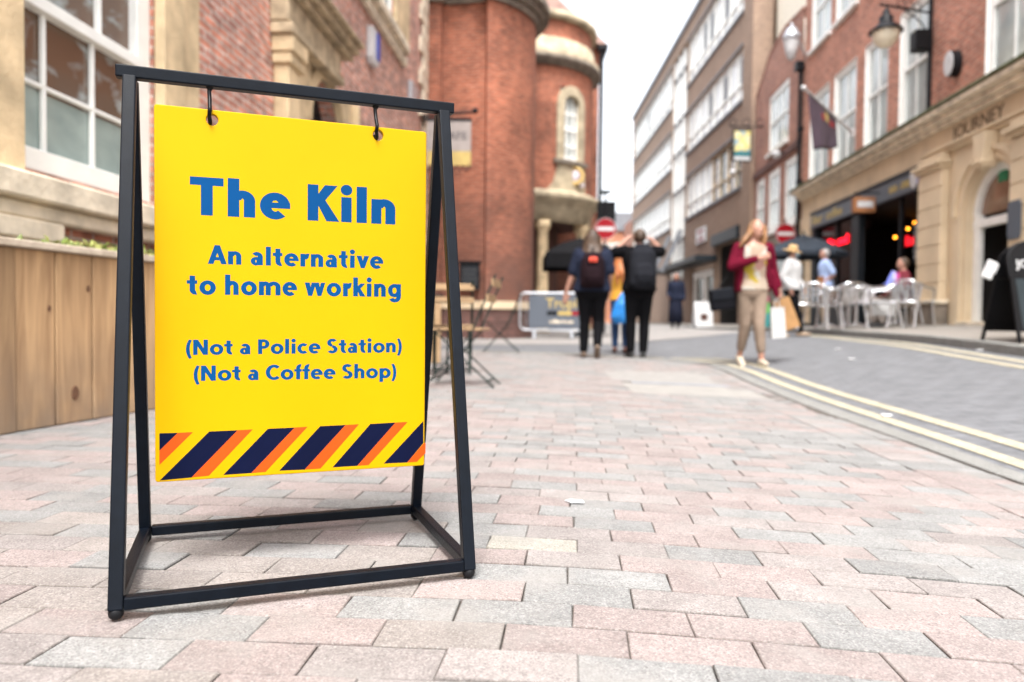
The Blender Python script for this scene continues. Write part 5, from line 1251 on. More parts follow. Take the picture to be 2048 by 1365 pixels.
# canopy, fascia and shop below
fbox(FO, 'canopy', M['grey_dark'], ob, (sO(1432), st1 + 1, .003, 1.0, 3.35, 3.6), bevel=.01)
for px_ in (1340, 1362): mb = MB(FO.M); s_ = sO(px_); mb.beam((s_, 1.1, 3.3), (s_, .1, 5.6), .22); attach(mb.build('diagonal_strut', M['slate']), ob)
wd = thing('white_shop_door', 'white painted shop door with a tall glass pane behind the white pavement board', 'door', FO.P(sO(1404), 0, .3))
a, b = sO(1425), sO(1382); gO = lambda s_: pz(*FO.P(s_, 0, 0).xy)
gd = gO((a + b) / 2)
fbox(FO, 'frame', M['white'], wd, (a + .02, a + .3, -.3, -.1, gd, 3.0), (b - .3, b - .02, -.3, -.1, gd, 3.0), (a, b, -.3, -.08, 2.75, 3.05), (a + .3, b - .3, -.28, -.12, gd, gd + .8), ((a + b) / 2 - .3, (a + b) / 2 + .2, -.28, -.12, gd + .8, 2.75), bevel=.01)
fbox(FO, 'pane', M['glass'], wd, (a + .3, b - .3, -.26, -.24, gd + .8, 2.75))
rs_ = thing('red_lettered_sign', 'square white sign with red markings on the brown office block wall', 'sign', FO.P(sO(1402), .1, 4.6))
q = FO.px(1402, 472, .05)
mb = MB(FO.M); mb.box(q[0] - .95, q[0] + .95, .03, .08, q[1] - .36, q[1] + .38); mb.build('panel', M['sign_white'], rs_, bevel=.01)
mb = MB(FO.M)
for i in range(3):
    for j in range(3):
        if (i + j) % 2 == 0 or i == 1: mb.box(q[0] - .62 + i * .45, q[0] - .3 + i * .45, .081, .09, q[1] - .28 + j * .21, q[1] - .13 + j * .21)
mb.build('red_markings', M['red'], rs_)

# ---- far end of the street
fb_ = thing('far_building', 'orange brick building with a grey roof closing the far end of the street', 'building', (8, 66, .4))
FF = Facade(0, 0, 1)
x0_, x1_ = at(1150, 600, 66).x, at(1275, 600, 66).x; zt_ = at(1230, 462, 66).z
mb = MB(); mb.box(x0_, x1_, 66, 76, 0, zt_); mb.build('wall', M['brick_far'], fb_)
mb = MB(); mb.prism([(x0_ - .3, zt_), (x1_ + .3, zt_), (x1_ - .2, zt_ + 1.6), (x0_ + 1.2, zt_ + 1.6)], 65.8, 76.2, 'y'); mb.build('roof', M['slate'], fb_)
for px_, py_ in ((1211, 505), (1236, 505), (1256, 505), (1236, 560), (1256, 560)):
    q = at(px_, py_, 66)
    if py_ < 530 or True:
        mb = MB(); mb.box(q.x - .5, q.x + .5, 65.9, 65.99, q.z - .8, q.z + .8); w_ = mb.build('window', M['white']); attach(w_, fb_)
        mb = MB(); mb.box(q.x - .38, q.x + .38, 65.86, 65.899, q.z - .68, q.z + .68); g = mb.build('pane', M['glass']); g.parent = w_
fw_ = thing('far_shop', 'grey and pink old shop front in the far distance beyond the office block', 'building', (10.5, 63, .4))
x0_ = at(1262, 600, 61.5).x
mb = MB(); mb.box(x0_, x0_ + 8, 61.5, 70, 0, 9.0); mb.build('wall', M['brick_house'], fw_)
FG = None

# ------------------------------------------------------------------ people
def cap(mb, p, q, r1, r2, n=12, bulge=0.):
    p, q = Vector(p), Vector(q); pts = [p.lerp(q, t) for t in (0, .3, .65, 1)]
    mb.tube(pts, [r1, lerp(r1, r2, .3) + bulge, lerp(r1, r2, .65) + bulge * .6, r2], n); mb.ball(p, r1 * .99, n=10, m=8); mb.ball(q, r2 * .99, n=10, m=8)
def hand(mb, w, d, nrm, side=1, curl=.5, s=1.):
    """palm, four unequal bent fingers and a thumb; d: pointing direction, nrm: palm normal"""
    w = Vector(w); d = Vector(d).normalized(); nrm = Vector(nrm); nrm = (nrm - d * nrm.dot(d)).normalized(); x = d.cross(nrm) * side
    for k in (-1.5, -.5, .5, 1.5): cap(mb, w + x * .012 * k * s, w + (d * .085 + x * .019 * k) * s, .013 * s, .011 * s, 8)
    for k, L_ in ((-1.5, .058), (-.5, .074), (.5, .078), (1.5, .07)):
        b = w + (d * .088 + x * .021 * k) * s; a1 = curl * .7; a2 = curl * 1.6
        m_ = b + (d * math.cos(a1) + nrm * math.sin(a1)) * L_ * .5 * s; t = m_ + (d * math.cos(a2) + nrm * math.sin(a2)) * L_ * .5 * s
        cap(mb, b, m_, .0095 * s, .009 * s, 8); cap(mb, m_, t, .009 * s, .0075 * s, 8)
    b = w + (d * .02 + x * .022) * s; m_ = b + (d * .028 + x * .03 + nrm * .012) * s; t = m_ + (d * .03 + x * .012 + nrm * .014) * s
    cap(mb, b, m_, .013 * s, .011 * s, 8); cap(mb, m_, t, .011 * s, .008 * s, 8)
FAB = {}
def fabric(name, col, fold=.5, **k):
    if name not in FAB: FAB[name] = mat(name, col, rough=.9, var=.15, scale=7, bump=fold, bscale=9, spec=.1, **k)
    return FAB[name]
BASE = dict(sh=((.18, 0, 1.41), (-.18, 0, 1.41)), el=((.23, -.03, 1.12), (-.23, -.03, 1.12)), wr=((.25, .04, .88), (-.25, .04, .88)),
            hd=((0, .1, -1), (0, .1, -1)), hn=((-1, 0, 0), (1, 0, 0)), curl=(.5, .5),
            hp=((.09, 0, .92), (-.09, 0, .92)), kn=((.09, .03, .49), (-.09, .03, .49)), an=((.09, 0, .09), (-.09, 0, .09)), toe=((0, 1, -.1), (0, 1, -.1)),
            head=(0, 0), lean=0.)
def person(label, loc, rz, H, pose, top=None, bottom=None, shoe=None, sleeve='short', crop=.1, hair=None, hairstyle='short', girth=1., loose=.014, skirt=None, vox=.011, neck_open=False, extra=None, group=None):
    P = dict(BASE); P.update(pose); k = H / 1.72
    root = thing('person', label, 'person', loc, group); root.rotation_euler = (0, 0, rz)
    root_inv = None
    def put(mb, name, m, parent=None, v=vox, sm=5):
        mb.v = [x * k for x in mb.v]
        o = mb.build(name, m, recalc=True)
        if v: o = remesh(o, v, sm)
        o.parent = parent or root
        return o
    g = girth
    def torso(mb, e, z0=.86, z1=1.6, hem=0.):
        S = [(.84, .15, .105), (.90, .172, .118), (.98, .168, .118), (1.07, .145, .105), (1.18, .15, .11), (1.30, .172, .118), (1.38, .175, .105), (1.43, .15, .088), (1.465, .085, .066), (1.50, .055, .056), (1.57, .054, .056), (1.62, .05, .05)]
        secs = [((P['lean'] * (z - .9) * 0, P['lean'] * (z - .9), z), (rx + (e if z < 1.45 else e * .4)) * (g if z < 1.45 else 1) + (hem if z < .95 else 0), (ry + e) * (g if z < 1.45 else 1) + (hem * .7 if z < .95 else 0)) for z, rx, ry in S if z0 <= z <= z1]
        mb.loft(secs, 20)
    mb = MB(); torso(mb, 0)
    ly = P['lean']; hx, hy = P['head'][0], P['head'][1] + ly * .72
    hc = Vector((hx * .3, hy + .015, 1.625)); yaw = P['head'][0] * 3; fd = Vector((math.sin(yaw), math.cos(yaw), 0)); sd_ = Vector((fd.y, -fd.x, 0))
    mb.ball(hc, .078, .095, .108, 18, 14); mb.ball(hc + fd * .03 + Vector((0, 0, -.055)), .055, .06, .055, 12, 10)
    mb.ball(hc + fd * .1 + Vector((0, 0, -.02)), .012, .018, .02, 8, 6); mb.ball(hc + fd * .088 + Vector((0, 0, -.056)), .022, .012, .008, 8, 6)
    for s_ in (-1, 1):
        mb.ball(hc + sd_ * .08 * s_ + Vector((0, 0, -.01)), .012, .016, .028, 8, 6)
        mb.ball(hc + sd_ * .032 * s_ + fd * .084 + Vector((0, 0, .012)), .014, .012, .01, 8, 6)
    for i in (0, 1):
        s_ = (1, -1)[i]
        sh, el, wr = [Vector(P[q][i]) for q in ('sh', 'el', 'wr')]; sh = sh + Vector((0, ly * .5, 0))
        cap(mb, sh, el, .05, .039, bulge=.004); cap(mb, el, wr, .039, .026, bulge=.005)
        hand(mb, wr, P['hd'][i], P['hn'][i], 1 if i else -1, P['curl'][i])
        hp, kn, an = [Vector(P[q][i]) for q in ('hp', 'kn', 'an')]; td = Vector(P['toe'][i]).normalized()
        cap(mb, hp, kn, .088, .055, bulge=.004); cap(mb, kn, an, .053, .034, bulge=.012)
        mb.tube([an + Vector((0, 0, 0)) - td * .05 + Vector((0, 0, -.045)), an + td * .03 + Vector((0, 0, -.05)), an + td * .11 + Vector((0, 0, -.065)), an + td * .17 + Vector((0, 0, -.07))], [.032, .036, .034, .018], 10)
    put(mb, 'body', M['skin'])
    if top:
        mb = MB(); torso(mb, loose, .88, 1.43 if neck_open else 1.5, .012)
        for i in (0, 1):
            sh, el, wr = [Vector(P[q][i]) for q in ('sh', 'el', 'wr')]; sh = sh + Vector((0, ly * .5, 0))
            if sleeve == 'short': cap(mb, sh, sh.lerp(el, .8), .062 + loose, .056 + loose)
            elif sleeve == 'long': cap(mb, sh, el, .06 + loose, .048 + loose); cap(mb, el, el.lerp(wr, .93), .048 + loose, .036 + loose * .6)
            elif sleeve == 'three': cap(mb, sh, el, .06 + loose, .05 + loose); cap(mb, el, el.lerp(wr, .4), .05 + loose, .046 + loose * .6)
        put(mb, 'shirt', top)
    if bottom:
        mb = MB(); mb.loft([((0, ly * (z - .9), z), rx * g, ry * g) for z, rx, ry in ((.8, .15, .1), (.86, .18, .13), (.95, .178, .13), (1.0, .165, .122))], 20)
        for i in (0, 1):
            hp, kn, an = [Vector(P[q][i]) for q in ('hp', 'kn', 'an')]
            cap(mb, hp, kn, .1 * g, .068 + loose * .3); cap(mb, kn, kn.lerp(an, 1 - crop), .066 + loose * .3, .05 + loose * .4, bulge=.004)
        put(mb, 'trousers', bottom)
    if shoe:
        for i in (0, 1):
            an = Vector(P['an'][i]); td = Vector(P['toe'][i]).normalized(); mb = MB()
            mb.tube([an - td * .075 + Vector((0, 0, -.05)), an - td * .02 + Vector((0, 0, -.045)), an + td * .07 + Vector((0, 0, -.055)), an + td * .15 + Vector((0, 0, -.062)), an + td * .195 + Vector((0, 0, -.066))], [.03, .043, .044, .036, .016], 12)
            put(mb, 'shoe', shoe, v=.009, sm=3)
    if hair:
        mb = MB(); c = hc + Vector((0, -.012, .012))
        if hairstyle == 'short': mb.ball(c + fd * -.012, .084, .098, .105, 18, 14)
        else:
            mb.ball(c + fd * -.012, .088, .1, .108, 18, 14)
        if hairstyle == 'long':
            for i in range(9):
                a = math.pi * (i / 8) ; o_ = sd_ * (.078 * math.cos(a)) - fd * (.06 * math.sin(a) + .02)
                L_ = .30 + .09 * math.sin(i * 2.3)
                mb.tube([c + o_ + Vector((0, 0, .02)), c + o_ * 1.15 + Vector((0, 0, -.12)), c + o_ * 1.5 + Vector((random.uniform(-.02, .02), -.04, -.12 - L_ * .5)), c + o_ * 1.35 + Vector((random.uniform(-.03, .03), -.05, -.12 - L_))], [.034, .04, .036, .012], 8)
        if hairstyle == 'flying':
            for i in range(10):
                a = math.pi * (i / 9); o_ = sd_ * (.08 * math.cos(a)) - fd * (.06 * math.sin(a) - .015)
                wv = sd_ * (.10 if i < 5 else .02)
                mb.tube([c + o_ + Vector((0, 0, .04)), c + o_ * 1.2 + Vector((0, 0, -.07)), c + o_ * 1.4 + wv * .6 + Vector((0, 0, -.15)), c + o_ * 1.2 + wv * 1.3 + Vector((0, 0, -.22 - .02 * (i % 3)))], [.03, .036, .03, .012], 8)
        o = put(mb, 'hair', hair, v=.009, sm=2)
        # cut the hair away from the face
        bm = bmesh.new(); bm.from_mesh(o.data)
        kill = [v for v in bm.verts if (Vector(v.co) / k - hc).dot(fd) > .055 and abs((Vector(v.co) / k - hc).dot(sd_)) < .066 and v.co.z / k < hc.z + .055]
        bmesh.ops.delete(bm, geom=kill, context='VERTS'); bm.to_mesh(o.data); bm.free()
    return root, k, hc, fd, sd_
def feetz(X, Y, side=0): return (pz(X, Y) if side else gz(X, Y) - .012)
def soft(M_, name, m, parent, shapes, v=.012, sm=6, scale=1.):
    mb = MB(M_)
    for s_ in shapes: s_(mb)
    o = mb.build(name, m); o = remesh(o, v, sm)
    attach(o, parent); return o
def LM(loc, rz, k=1.): return Matrix.Translation(loc) @ Matrix.Rotation(rz, 4, 'Z') @ Matrix.Scale(k, 4)

def hair_mat(name, c1, c2):
    m = mat(name, c1, rough=.55, var=.4, scale=14, bump=.8, bscale=40); return m
HB = hair_mat('brown_hair', (.055, .032, .018), 0); HG = hair_mat('ginger_hair', (.36, .12, .035), 0); HL = hair_mat('fair_hair', (.26, .13, .055), 0); HD = hair_mat('dark_hair', (.04, .03, .025), 0); HW = hair_mat('grey_hair', (.35, .33, .31), 0)
black = fabric('black_cloth', (.004, .004, .005)); navy_c = fabric('navy_cloth', (.014, .018, .034)); shoe_b = mat('black_shoe', (.015, .015, .015), rough=.5)

# 1: walking away, long brown hair, dark backpack
X, Y = at(1183, 640, 10.1).x, 10.1; loc = Vector((X, Y, gz(X, Y))); rz = R_(-4)
p1, k, hc, fd, sd_ = person('person seen from behind with long brown hair, navy t-shirt and one heel lifted', loc, rz, 1.72,
    dict(el=((.25, -.04, 1.13), (-.27, .0, 1.12)), wr=((.24, .12, .93), (-.35, .05, .88)), hd=((0, .4, -1), (-.1, .1, -1)), hn=((-1, 0, 0), (.3, 1, 0)), curl=(.6, .3),
         kn=((.09, .05, .49), (-.09, .04, .49)), an=((.075, -.2, .17), (-.1, .03, .09)), toe=((0, .75, -.65), (0, 1, -.1))),
    navy_c, black, mat('brown_sole_shoe', (.12, .08, .055), rough=.7), 'short', .05, HB, 'long', 1.3, .024, group=None)
def backpack(label, loc, rz, k, m, w=.17, h=.24, d=.1, zc=1.2, y=-.2, logo=None, logo_z=.08):
    t = thing('backpack', label, 'backpack', loc)
    Mx = LM(loc, rz, k)
    soft(Mx, 'main_compartment', m, t, [lambda mb: mb.loft([((0, y, zc - h), w * .75, d * .6), ((0, y - .01, zc - h * .8), w, d), ((0, y - .01, zc), w, d * 1.05), ((0, y, zc + h * .6), w * .9, d * .9), ((0, y + .03, zc + h), w * .5, d * .4)], 18)], .012, 8)
    soft(Mx, 'front_pocket', m, t, [lambda mb: mb.loft([((0, y - d * .9, zc - h * .75), w * .6, d * .35), ((0, y - d * 1.0, zc - h * .4), w * .72, d * .5), ((0, y - d * .95, zc), w * .62, d * .35), ((0, y - d * .8, zc + .06), w * .3, d * .1)], 14)], .012, 6)
    mb = MB(Mx)
    for s_ in (-1, 1): mb.tube([(s_ * .1, y + .05, zc + h * .8), (s_ * .12, .0, 1.49), (s_ * .13, .13, 1.42), (s_ * .15, .15, 1.25), (s_ * .17, .0, 1.08), (s_ * .13, y + .06, zc - h * .7)], [.02] * 6, 8)
    mb.tube([(0, y - .01, zc + h * .95), (0, y - .03, zc + h + .05), (0, y + .03, zc + h + .04)], .01, 8)
    mb.build('strap', m, t)
    if logo:
        mb = MB(Mx); mb.box(-.052, .052, y - d * 1.06 - .022, y - d * 1.0, zc + logo_z - .033, zc + logo_z + .033)
        mb.build('badge', logo, t, bevel=.008)
        mb = MB(Mx); mb.prism([(-.035, zc + logo_z - .02), (-.02, zc + logo_z + .02), (0, zc + logo_z - .012), (.02, zc + logo_z + .02), (.035, zc + logo_z - .02)], y - d * 1.06 - .026, y - d * 1.06 - .0225, 'y')
        o = mb.build('logo', M['red'], t)
    return t
backpack('dark maroon backpack with an orange red badge worn by the long haired walker', loc, rz, k, fabric('maroon_nylon', (.011, .005, .007)), zc=1.18, logo=mat('badge_orange', (.75, .09, .04), rough=.6), logo_z=.13)
# 2: arms raised to the head
X, Y = at(1277, 640, 10.2).x, 10.2; loc = Vector((X, Y, gz(X, Y))); rz = R_(3)
p2, k, hc, fd, sd_ = person('person in black seen from behind with both forearms raised to the head', loc, rz, 1.75,
    dict(sh=((.19, 0, 1.43), (-.19, 0, 1.43)), el=((.33, .08, 1.44), (-.34, .08, 1.42)), wr=((.16, .08, 1.62), (-.12, .1, 1.64)), hd=((-.9, .3, .2), (.9, .3, .15)), hn=((0, 0, -1), (0, 0, -1)), curl=(.5, .5),
         an=((.07, .0, .09), (-.1, .02, .09)), kn=((.085, .03, .49), (-.1, .03, .49)), toe=((.2, 1, -.1), (-.25, 1, -.1))),
    black, black, shoe_b, 'short', .04, HB, 'short', 1.2, .025)
backpack('large black backpack worn by the person with raised arms', loc, rz, k, fabric('black_nylon', (.013, .014, .018)), w=.185, h=.3, d=.12, zc=1.22)
# 3: ginger hair between them
X, Y = at(1241, 640, 11.6).x, 11.6; loc = Vector((X, Y, gz(X, Y))); rz = R_(0)
p3, k, hc, fd, sd_ = person('person with ginger hair, mustard top, white sleeves and blue jeans between the two backpackers', loc, rz, 1.55,
    dict(el=((.28, -.02, 1.12), (-.24, 0, 1.12)), wr=((.22, -.02, .88), (-.25, .1, .9))), fabric('mustard_cloth', (.5, .26, .04)), fabric('denim', (.03, .06, .14)), mat('brown_boot', (.09, .03, .02), rough=.5), 'long', .1, HG, 'long', 1., .012)
mb = MB()
for i in (0, 1):
    sh, el, wr = Vector(((.19, 0, 1.42), (-.19, 0, 1.42))[i]), Vector(((.28, -.02, 1.12), (-.24, 0, 1.12))[i]), Vector(((.22, -.02, .88), (-.25, .1, .9))[i])
    cap(mb, sh, el, .09, .075); cap(mb, el, el.lerp(wr, .9), .075, .05)
mb.v = [v * k for v in mb.v]; o = remesh(mb.build('white_sleeves', fabric('white_cloth', (.45, .45, .45))), .012); o.parent = p3
Mx = LM(loc, rz, k); bg_ = thing('carrier_bag', 'bright blue plastic carrier bag hanging from the hand of the ginger haired person', 'bag', loc)
bm_ = mat('blue_plastic_bag', (.02, .18, .5), rough=.3, var=.25, scale=9, bump=.9, bscale=14)
soft(Mx, 'bag', bm_, bg_, [lambda mb: mb.loft([((-.02, -.2, .5), .13, .07), ((-.02, -.2, .6), .19, .1), ((.02, -.2, .82), .16, .09), ((.06, -.18, 1.0), .1, .06), ((.1, -.14, 1.1), .04, .03)], 14), lambda mb: cap(mb, (.1, -.2, .6), (.12, -.2, .44), .06, .025)], .01, 3)
# 4: woman walking towards the camera
X, Y = at(1504, 640, 8.6).x, 8.6; loc = Vector((X, Y, feetz(X, Y))); rz = R_(180)
wpose = dict(el=((.27, .06, 1.18), (-.26, -.06, 1.15)), wr=((.0, .24, 1.27), (-.33, -.02, .93)), hd=((-1, .2, .25), (-.1, 0, -1)), hn=((.3, -1, 0), (1, .2, 0)), curl=(.9, 1.),
         kn=((.07, -.02, .49), (-.05, .1, .5)), an=((.09, -.16, .12), (-.09, .1, .09)), toe=((0, .85, -.45), (0, 1, .0)), head=(-.08, .02))
pm = bpy.data.materials.new('patterned_blouse'); pm.use_nodes = True
N, L = nodes(pm); b_ = N['Principled BSDF']; b_.inputs['Roughness'].default_value = .8
tc = N.new('ShaderNodeTexCoord'); nz = N.new('ShaderNodeTexVoronoi'); nz.inputs['Scale'].default_value = 9; L.new(tc.outputs['Object'], nz.inputs['Vector'])
hs = N.new('ShaderNodeSeparateColor'); L.new(nz.outputs['Color'], hs.inputs[0])
rp_ = N.new('ShaderNodeValToRGB'); rp_.color_ramp.interpolation = 'CONSTANT'; e = rp_.color_ramp.elements; e[0].color = (.3, .22, .16, 1); e[1].position = .3; e[1].color = (.33, .24, .02, 1)
for ps_, c_ in ((.5, (.36, .29, .22, 1)), (.68, (.24, .12, .1, 1)), (.8, (.38, .35, .3, 1))): q_ = e.new(ps_); q_.color = c_
L.new(hs.outputs[0], rp_.inputs[0]); L.new(rp_.outputs[0], b_.inputs['Base Color'])
p4, k, hc, fd, sd_ = person('woman with blowing fair hair and maroon cardigan walking towards the camera with bags', loc, rz, 1.66, wpose, pm, fabric('taupe_cloth', (.22, .165, .125)), mat('cream_shoe', (.42, .36, .28), rough=.5), 'none', .24, HL, 'flying', 1.02, .014, neck_open=True)
car = fabric('maroon_cloth', (.10, .004, .016)); mb = MB()
for i in (0, 1):
    s_ = 1 if i == 0 else -1
    sh, el, wr = Vector((s_ * .18, 0, 1.41)), Vector(wpose['el'][i]), Vector(wpose['wr'][i])
    cap(mb, sh, el, .07, .062); cap(mb, el, el.lerp(wr, .86), .06, .045)
    mb.loft([((s_ * .16, -.02, .88), .05, .1), ((s_ * .155, -.02, 1.05), .05, .115), ((s_ * .15, -.02, 1.25), .05, .12), ((s_ * .13, -.01, 1.40), .05, .1), ((s_ * .08, -.03, 1.465), .04, .05)], 12)
mb.loft([((0, -.1, .86), .17, .04), ((0, -.105, 1.1), .17, .045), ((0, -.1, 1.35), .17, .05), ((0, -.05, 1.45), .09, .04)], 14)
cap(mb, (-.22, -.04, 1.1), (-.3, -.02, .84), .06, .03)
mb.v = [v * k for v in mb.v]; o = remesh(mb.build('cardigan', car), .012, 5); o.parent = p4
Mx = LM(loc, rz, k)
hb2 = thing('handbag', 'black leather handbag hanging at the left side of the walking woman', 'handbag', loc)
soft(Mx, 'bag', mat('black_leather', (.003, .003, .005), rough=.5, bump=.3, spec=.1), hb2, [lambda mb: mb.box(.24, .52, -.04, .1, .66, .92, Matrix.Translation((.38, 0, .8)) @ Matrix.Rotation(R_(8), 4, 'Y') @ Matrix.Translation((-.38, 0, -.8)))], .012, 6)
mb = MB(Mx); mb.box(.25, .51, .1, .115, .78, .91, Matrix.Translation((.38, 0, .8)) @ Matrix.Rotation(R_(8), 4, 'Y') @ Matrix.Translation((-.38, 0, -.8))); mb.build('flap', mat('flap_leather', (.006, .007, .01), rough=.5, spec=.1), hb2, bevel=.01)
mb = MB(Mx); mb.tube([(.27, .03, .92), (.25, .04, 1.12), (.2, .05, 1.3), (.17, .0, 1.49), (.2, -.12, 1.3), (.3, -.05, 1.05), (.45, .02, .9)], .008, 6); mb.build('strap', M['black'], hb2)
def paperbag(label, x0, x1, z0, z1, y, m, tilt, d=.1, k_=k, Mx=Mx, loc=loc):
    t = thing('shopping_bag', label, 'bag', loc); T = Matrix.Translation(((x0 + x1) / 2, y, z1)) @ Matrix.Rotation(R_(tilt), 4, 'Y')
    w_ = (x1 - x0) / 2; h_ = z1 - z0; mb = MB(Mx @ T)
    mb.add([(-w_, -d / 2, -h_), (w_, -d / 2, -h_), (w_, d / 2, -h_), (-w_, d / 2, -h_), (-w_ * .95, -d / 4, 0), (w_ * .95, -d / 4, 0), (w_ * .95, d / 4, 0), (-w_ * .95, d / 4, 0)], [(3, 2, 1, 0), (0, 1, 5, 4), (1, 2, 6, 5), (2, 3, 7, 6), (3, 0, 4, 7)])
    o = mb.build('bag', m, t); so = o.modifiers.new('s', 'SOLIDIFY'); so.thickness = .003
    mb = MB(Mx @ T)
    for yy in (-d / 4, d / 4): mb.tube([(-w_ * .4, yy, -.01), (-w_ * .25, yy * .6, .07), (0, 0, .1), (w_ * .25, yy * .6, .07), (w_ * .4, yy, -.01)], .004, 6)
    mb.build('handle', m, t); return t
kraft = mat('kraft_paper', (.3, .16, .06), rough=.8, var=.12, scale=12, bump=.3, bscale=20)
paperbag('brown kraft paper bag swinging out from the hand of the walking woman', -.46, -.24, .42, .80, -.05, kraft, 20)
paperbag('white paper bag hanging lowest beside the walking woman', -.36, -.19, .33, .70, .06, fabric('white_paper', (.42, .42, .41), .2), 3, .08)
gm = bpy.data.materials.new('coloured_bag'); gm.use_nodes = True; N, L = nodes(gm); b_ = N['Principled BSDF']
tc = N.new('ShaderNodeTexCoord'); sx_ = N.new('ShaderNodeSeparateXYZ'); L.new(tc.outputs['Generated'], sx_.inputs[0]); rp_ = N.new('ShaderNodeValToRGB'); rp_.color_ramp.interpolation = 'CONSTANT'; e = rp_.color_ramp.elements; e[0].color = (.05, .3, .3, 1); e[1].position = .45; e[1].color = (.15, .5, .12, 1); q_ = e.new(.8); q_.color = (.6, .08, .2, 1); L.new(sx_.outputs['Z'], rp_.inputs[0]); L.new(rp_.outputs[0], b_.inputs['Base Color'])
paperbag('teal and green shopping bag held close behind the leg of the walking woman', -.25, -.12, .46, .84, -.14, gm, 0, .08)

# 5: straw hat, white shirt, mask
X, Y = at(1582, 640, 13.0).x, 13.0; loc = Vector((X, Y, feetz(X, Y))); rz = R_(-125)
p5, k, hc, fd, sd_ = person('person in a straw hat, blue face mask, loose white shirt and black trousers walking right', loc, rz, 1.56,
    dict(el=((.24, -.1, 1.14), (-.25, .02, 1.12)), wr=((.24, .05, .93), (-.22, .16, .98)), kn=((.08, .12, .5), (-.08, -.02, .48)), an=((.08, .2, .1), (-.08, -.2, .14)), toe=((0, 1, .1), (0, .8, -.5))),
    fabric('white_cloth', (.45, .45, .45)), black, mat('tan_shoe', (.3, .22, .15), rough=.6), 'long', .06, HB, 'short', 1.2, .035)
straw = mat('straw', (.5, .34, .16), rough=.8, bump=.6, bscale=120)
ht = thing('straw_hat', 'wide brimmed straw hat on the head of the masked person in white', 'hat', loc); Mx = LM(loc, rz, k)
T = Mx @ Matrix.Translation((hc.x, hc.y - .01, hc.z + .05)) @ Matrix.Rotation(R_(-12), 4, 'X')
mb = MB(T); mb.lathe([(.01, .1), (.07, .095), (.088, .04), (.09, 0), (.17, -.02), (.19, -.035), (.17, -.03), (.085, -.01)], n=24); mb.build('brim', straw, ht, recalc=False)
mb = MB(T); mb.lathe([(.0915, .0), (.0925, .03)], n=24); mb.build('band', M['wood_slat'] if False else kraft, ht, recalc=False)
mk = thing('face_mask', 'pale blue surgical mask over the nose and mouth under the straw hat', 'mask', loc)
soft(Mx, 'mask', fabric('mask_blue', (.35, .5, .6), .2), mk, [lambda mb: mb.ball(hc + fd * .06 + Vector((0, 0, -.045)), .056, .052, .052, 12, 10)], .009, 3)
# 6: man in light blue shirt near the cafe, facing left
X, Y = at(1650, 640, 17.0).x, 17.0; loc = Vector((X, Y, feetz(X, Y, 1))); rz = R_(78)
p6, k, hc, fd, sd_ = person('man in light blue shirt, brown waist apron and khaki trousers standing outside the cafe', loc, rz, 1.75,
    dict(el=((.23, -.08, 1.13), (-.22, -.12, 1.14)), wr=((.15, .14, .98), (-.16, .1, .96)), lean=.04), fabric('light_blue_cloth', (.36, .47, .72)), fabric('khaki_cloth', (.4, .33, .25)), shoe_b, 'short', .06, HW, 'short', 1.15, .02, vox=.013)
mb = MB(); mb.loft([((0, .03, .55), .19, .15), ((0, .03, .8), .205, .16), ((0, .03, 1.12), .18, .145)], 20); mb.v = [v * k for v in mb.v]; o = mb.build('apron', fabric('brown_apron', (.2, .09, .04))); o.parent = p6
# 7: dark figure far off by the shops
X, Y = at(1351, 640, 23.0).x, 23.0; loc = Vector((X, Y, gz(X, Y) + .04)); rz = R_(160)
p7, k, hc, fd, sd_ = person('distant person in a long dark coat standing under the shop canopy', loc, rz, 1.66, dict(wr=((.2, .18, 1.02), (-.25, .04, .88))), navy_c, black, shoe_b, 'long', .03, HD, 'long', 1.2, .03, vox=.014)
mb = MB(); mb.loft([((0, 0, .15), .24, .2), ((0, 0, .6), .22, .18), ((0, 0, 1.0), .19, .15), ((0, 0, 1.1), .16, .13)], 18); mb.v = [v * k for v in mb.v]; o = mb.build('coat_skirt', fabric('navy_coat', (.012, .014, .026))); o.parent = p7
# 8: seated customer
Xs, Ys = at(1832, 640, 13.5).x - .15, 13.7; zs_ = pz(Xs, Ys)
loc = Vector((Xs, Ys, zs_ - .43)); rz = R_(75)
p8, k, hc, fd, sd_ = person('seated customer in a burgundy jumper and pale trousers beside the stone pilaster', loc, rz, 1.68,
    dict(kn=((.12, .42, .92), (-.1, .42, .92)), an=((.12, .46, .52), (-.1, .36, .52)), wr=((.15, .3, 1.02), (-.15, .3, 1.02)), el=((.25, .02, 1.1), (-.25, .02, 1.1)), hd=((-.3, 1, -.2), (.3, 1, -.2)), hn=((0, 0, -1), (0, 0, -1))),
    fabric('burgundy_cloth', (.16, .03, .04)), fabric('pale_trouser_cloth', (.45, .4, .36)), shoe_b, 'long', .06, HB, 'short', 1.05, .02, vox=.013)

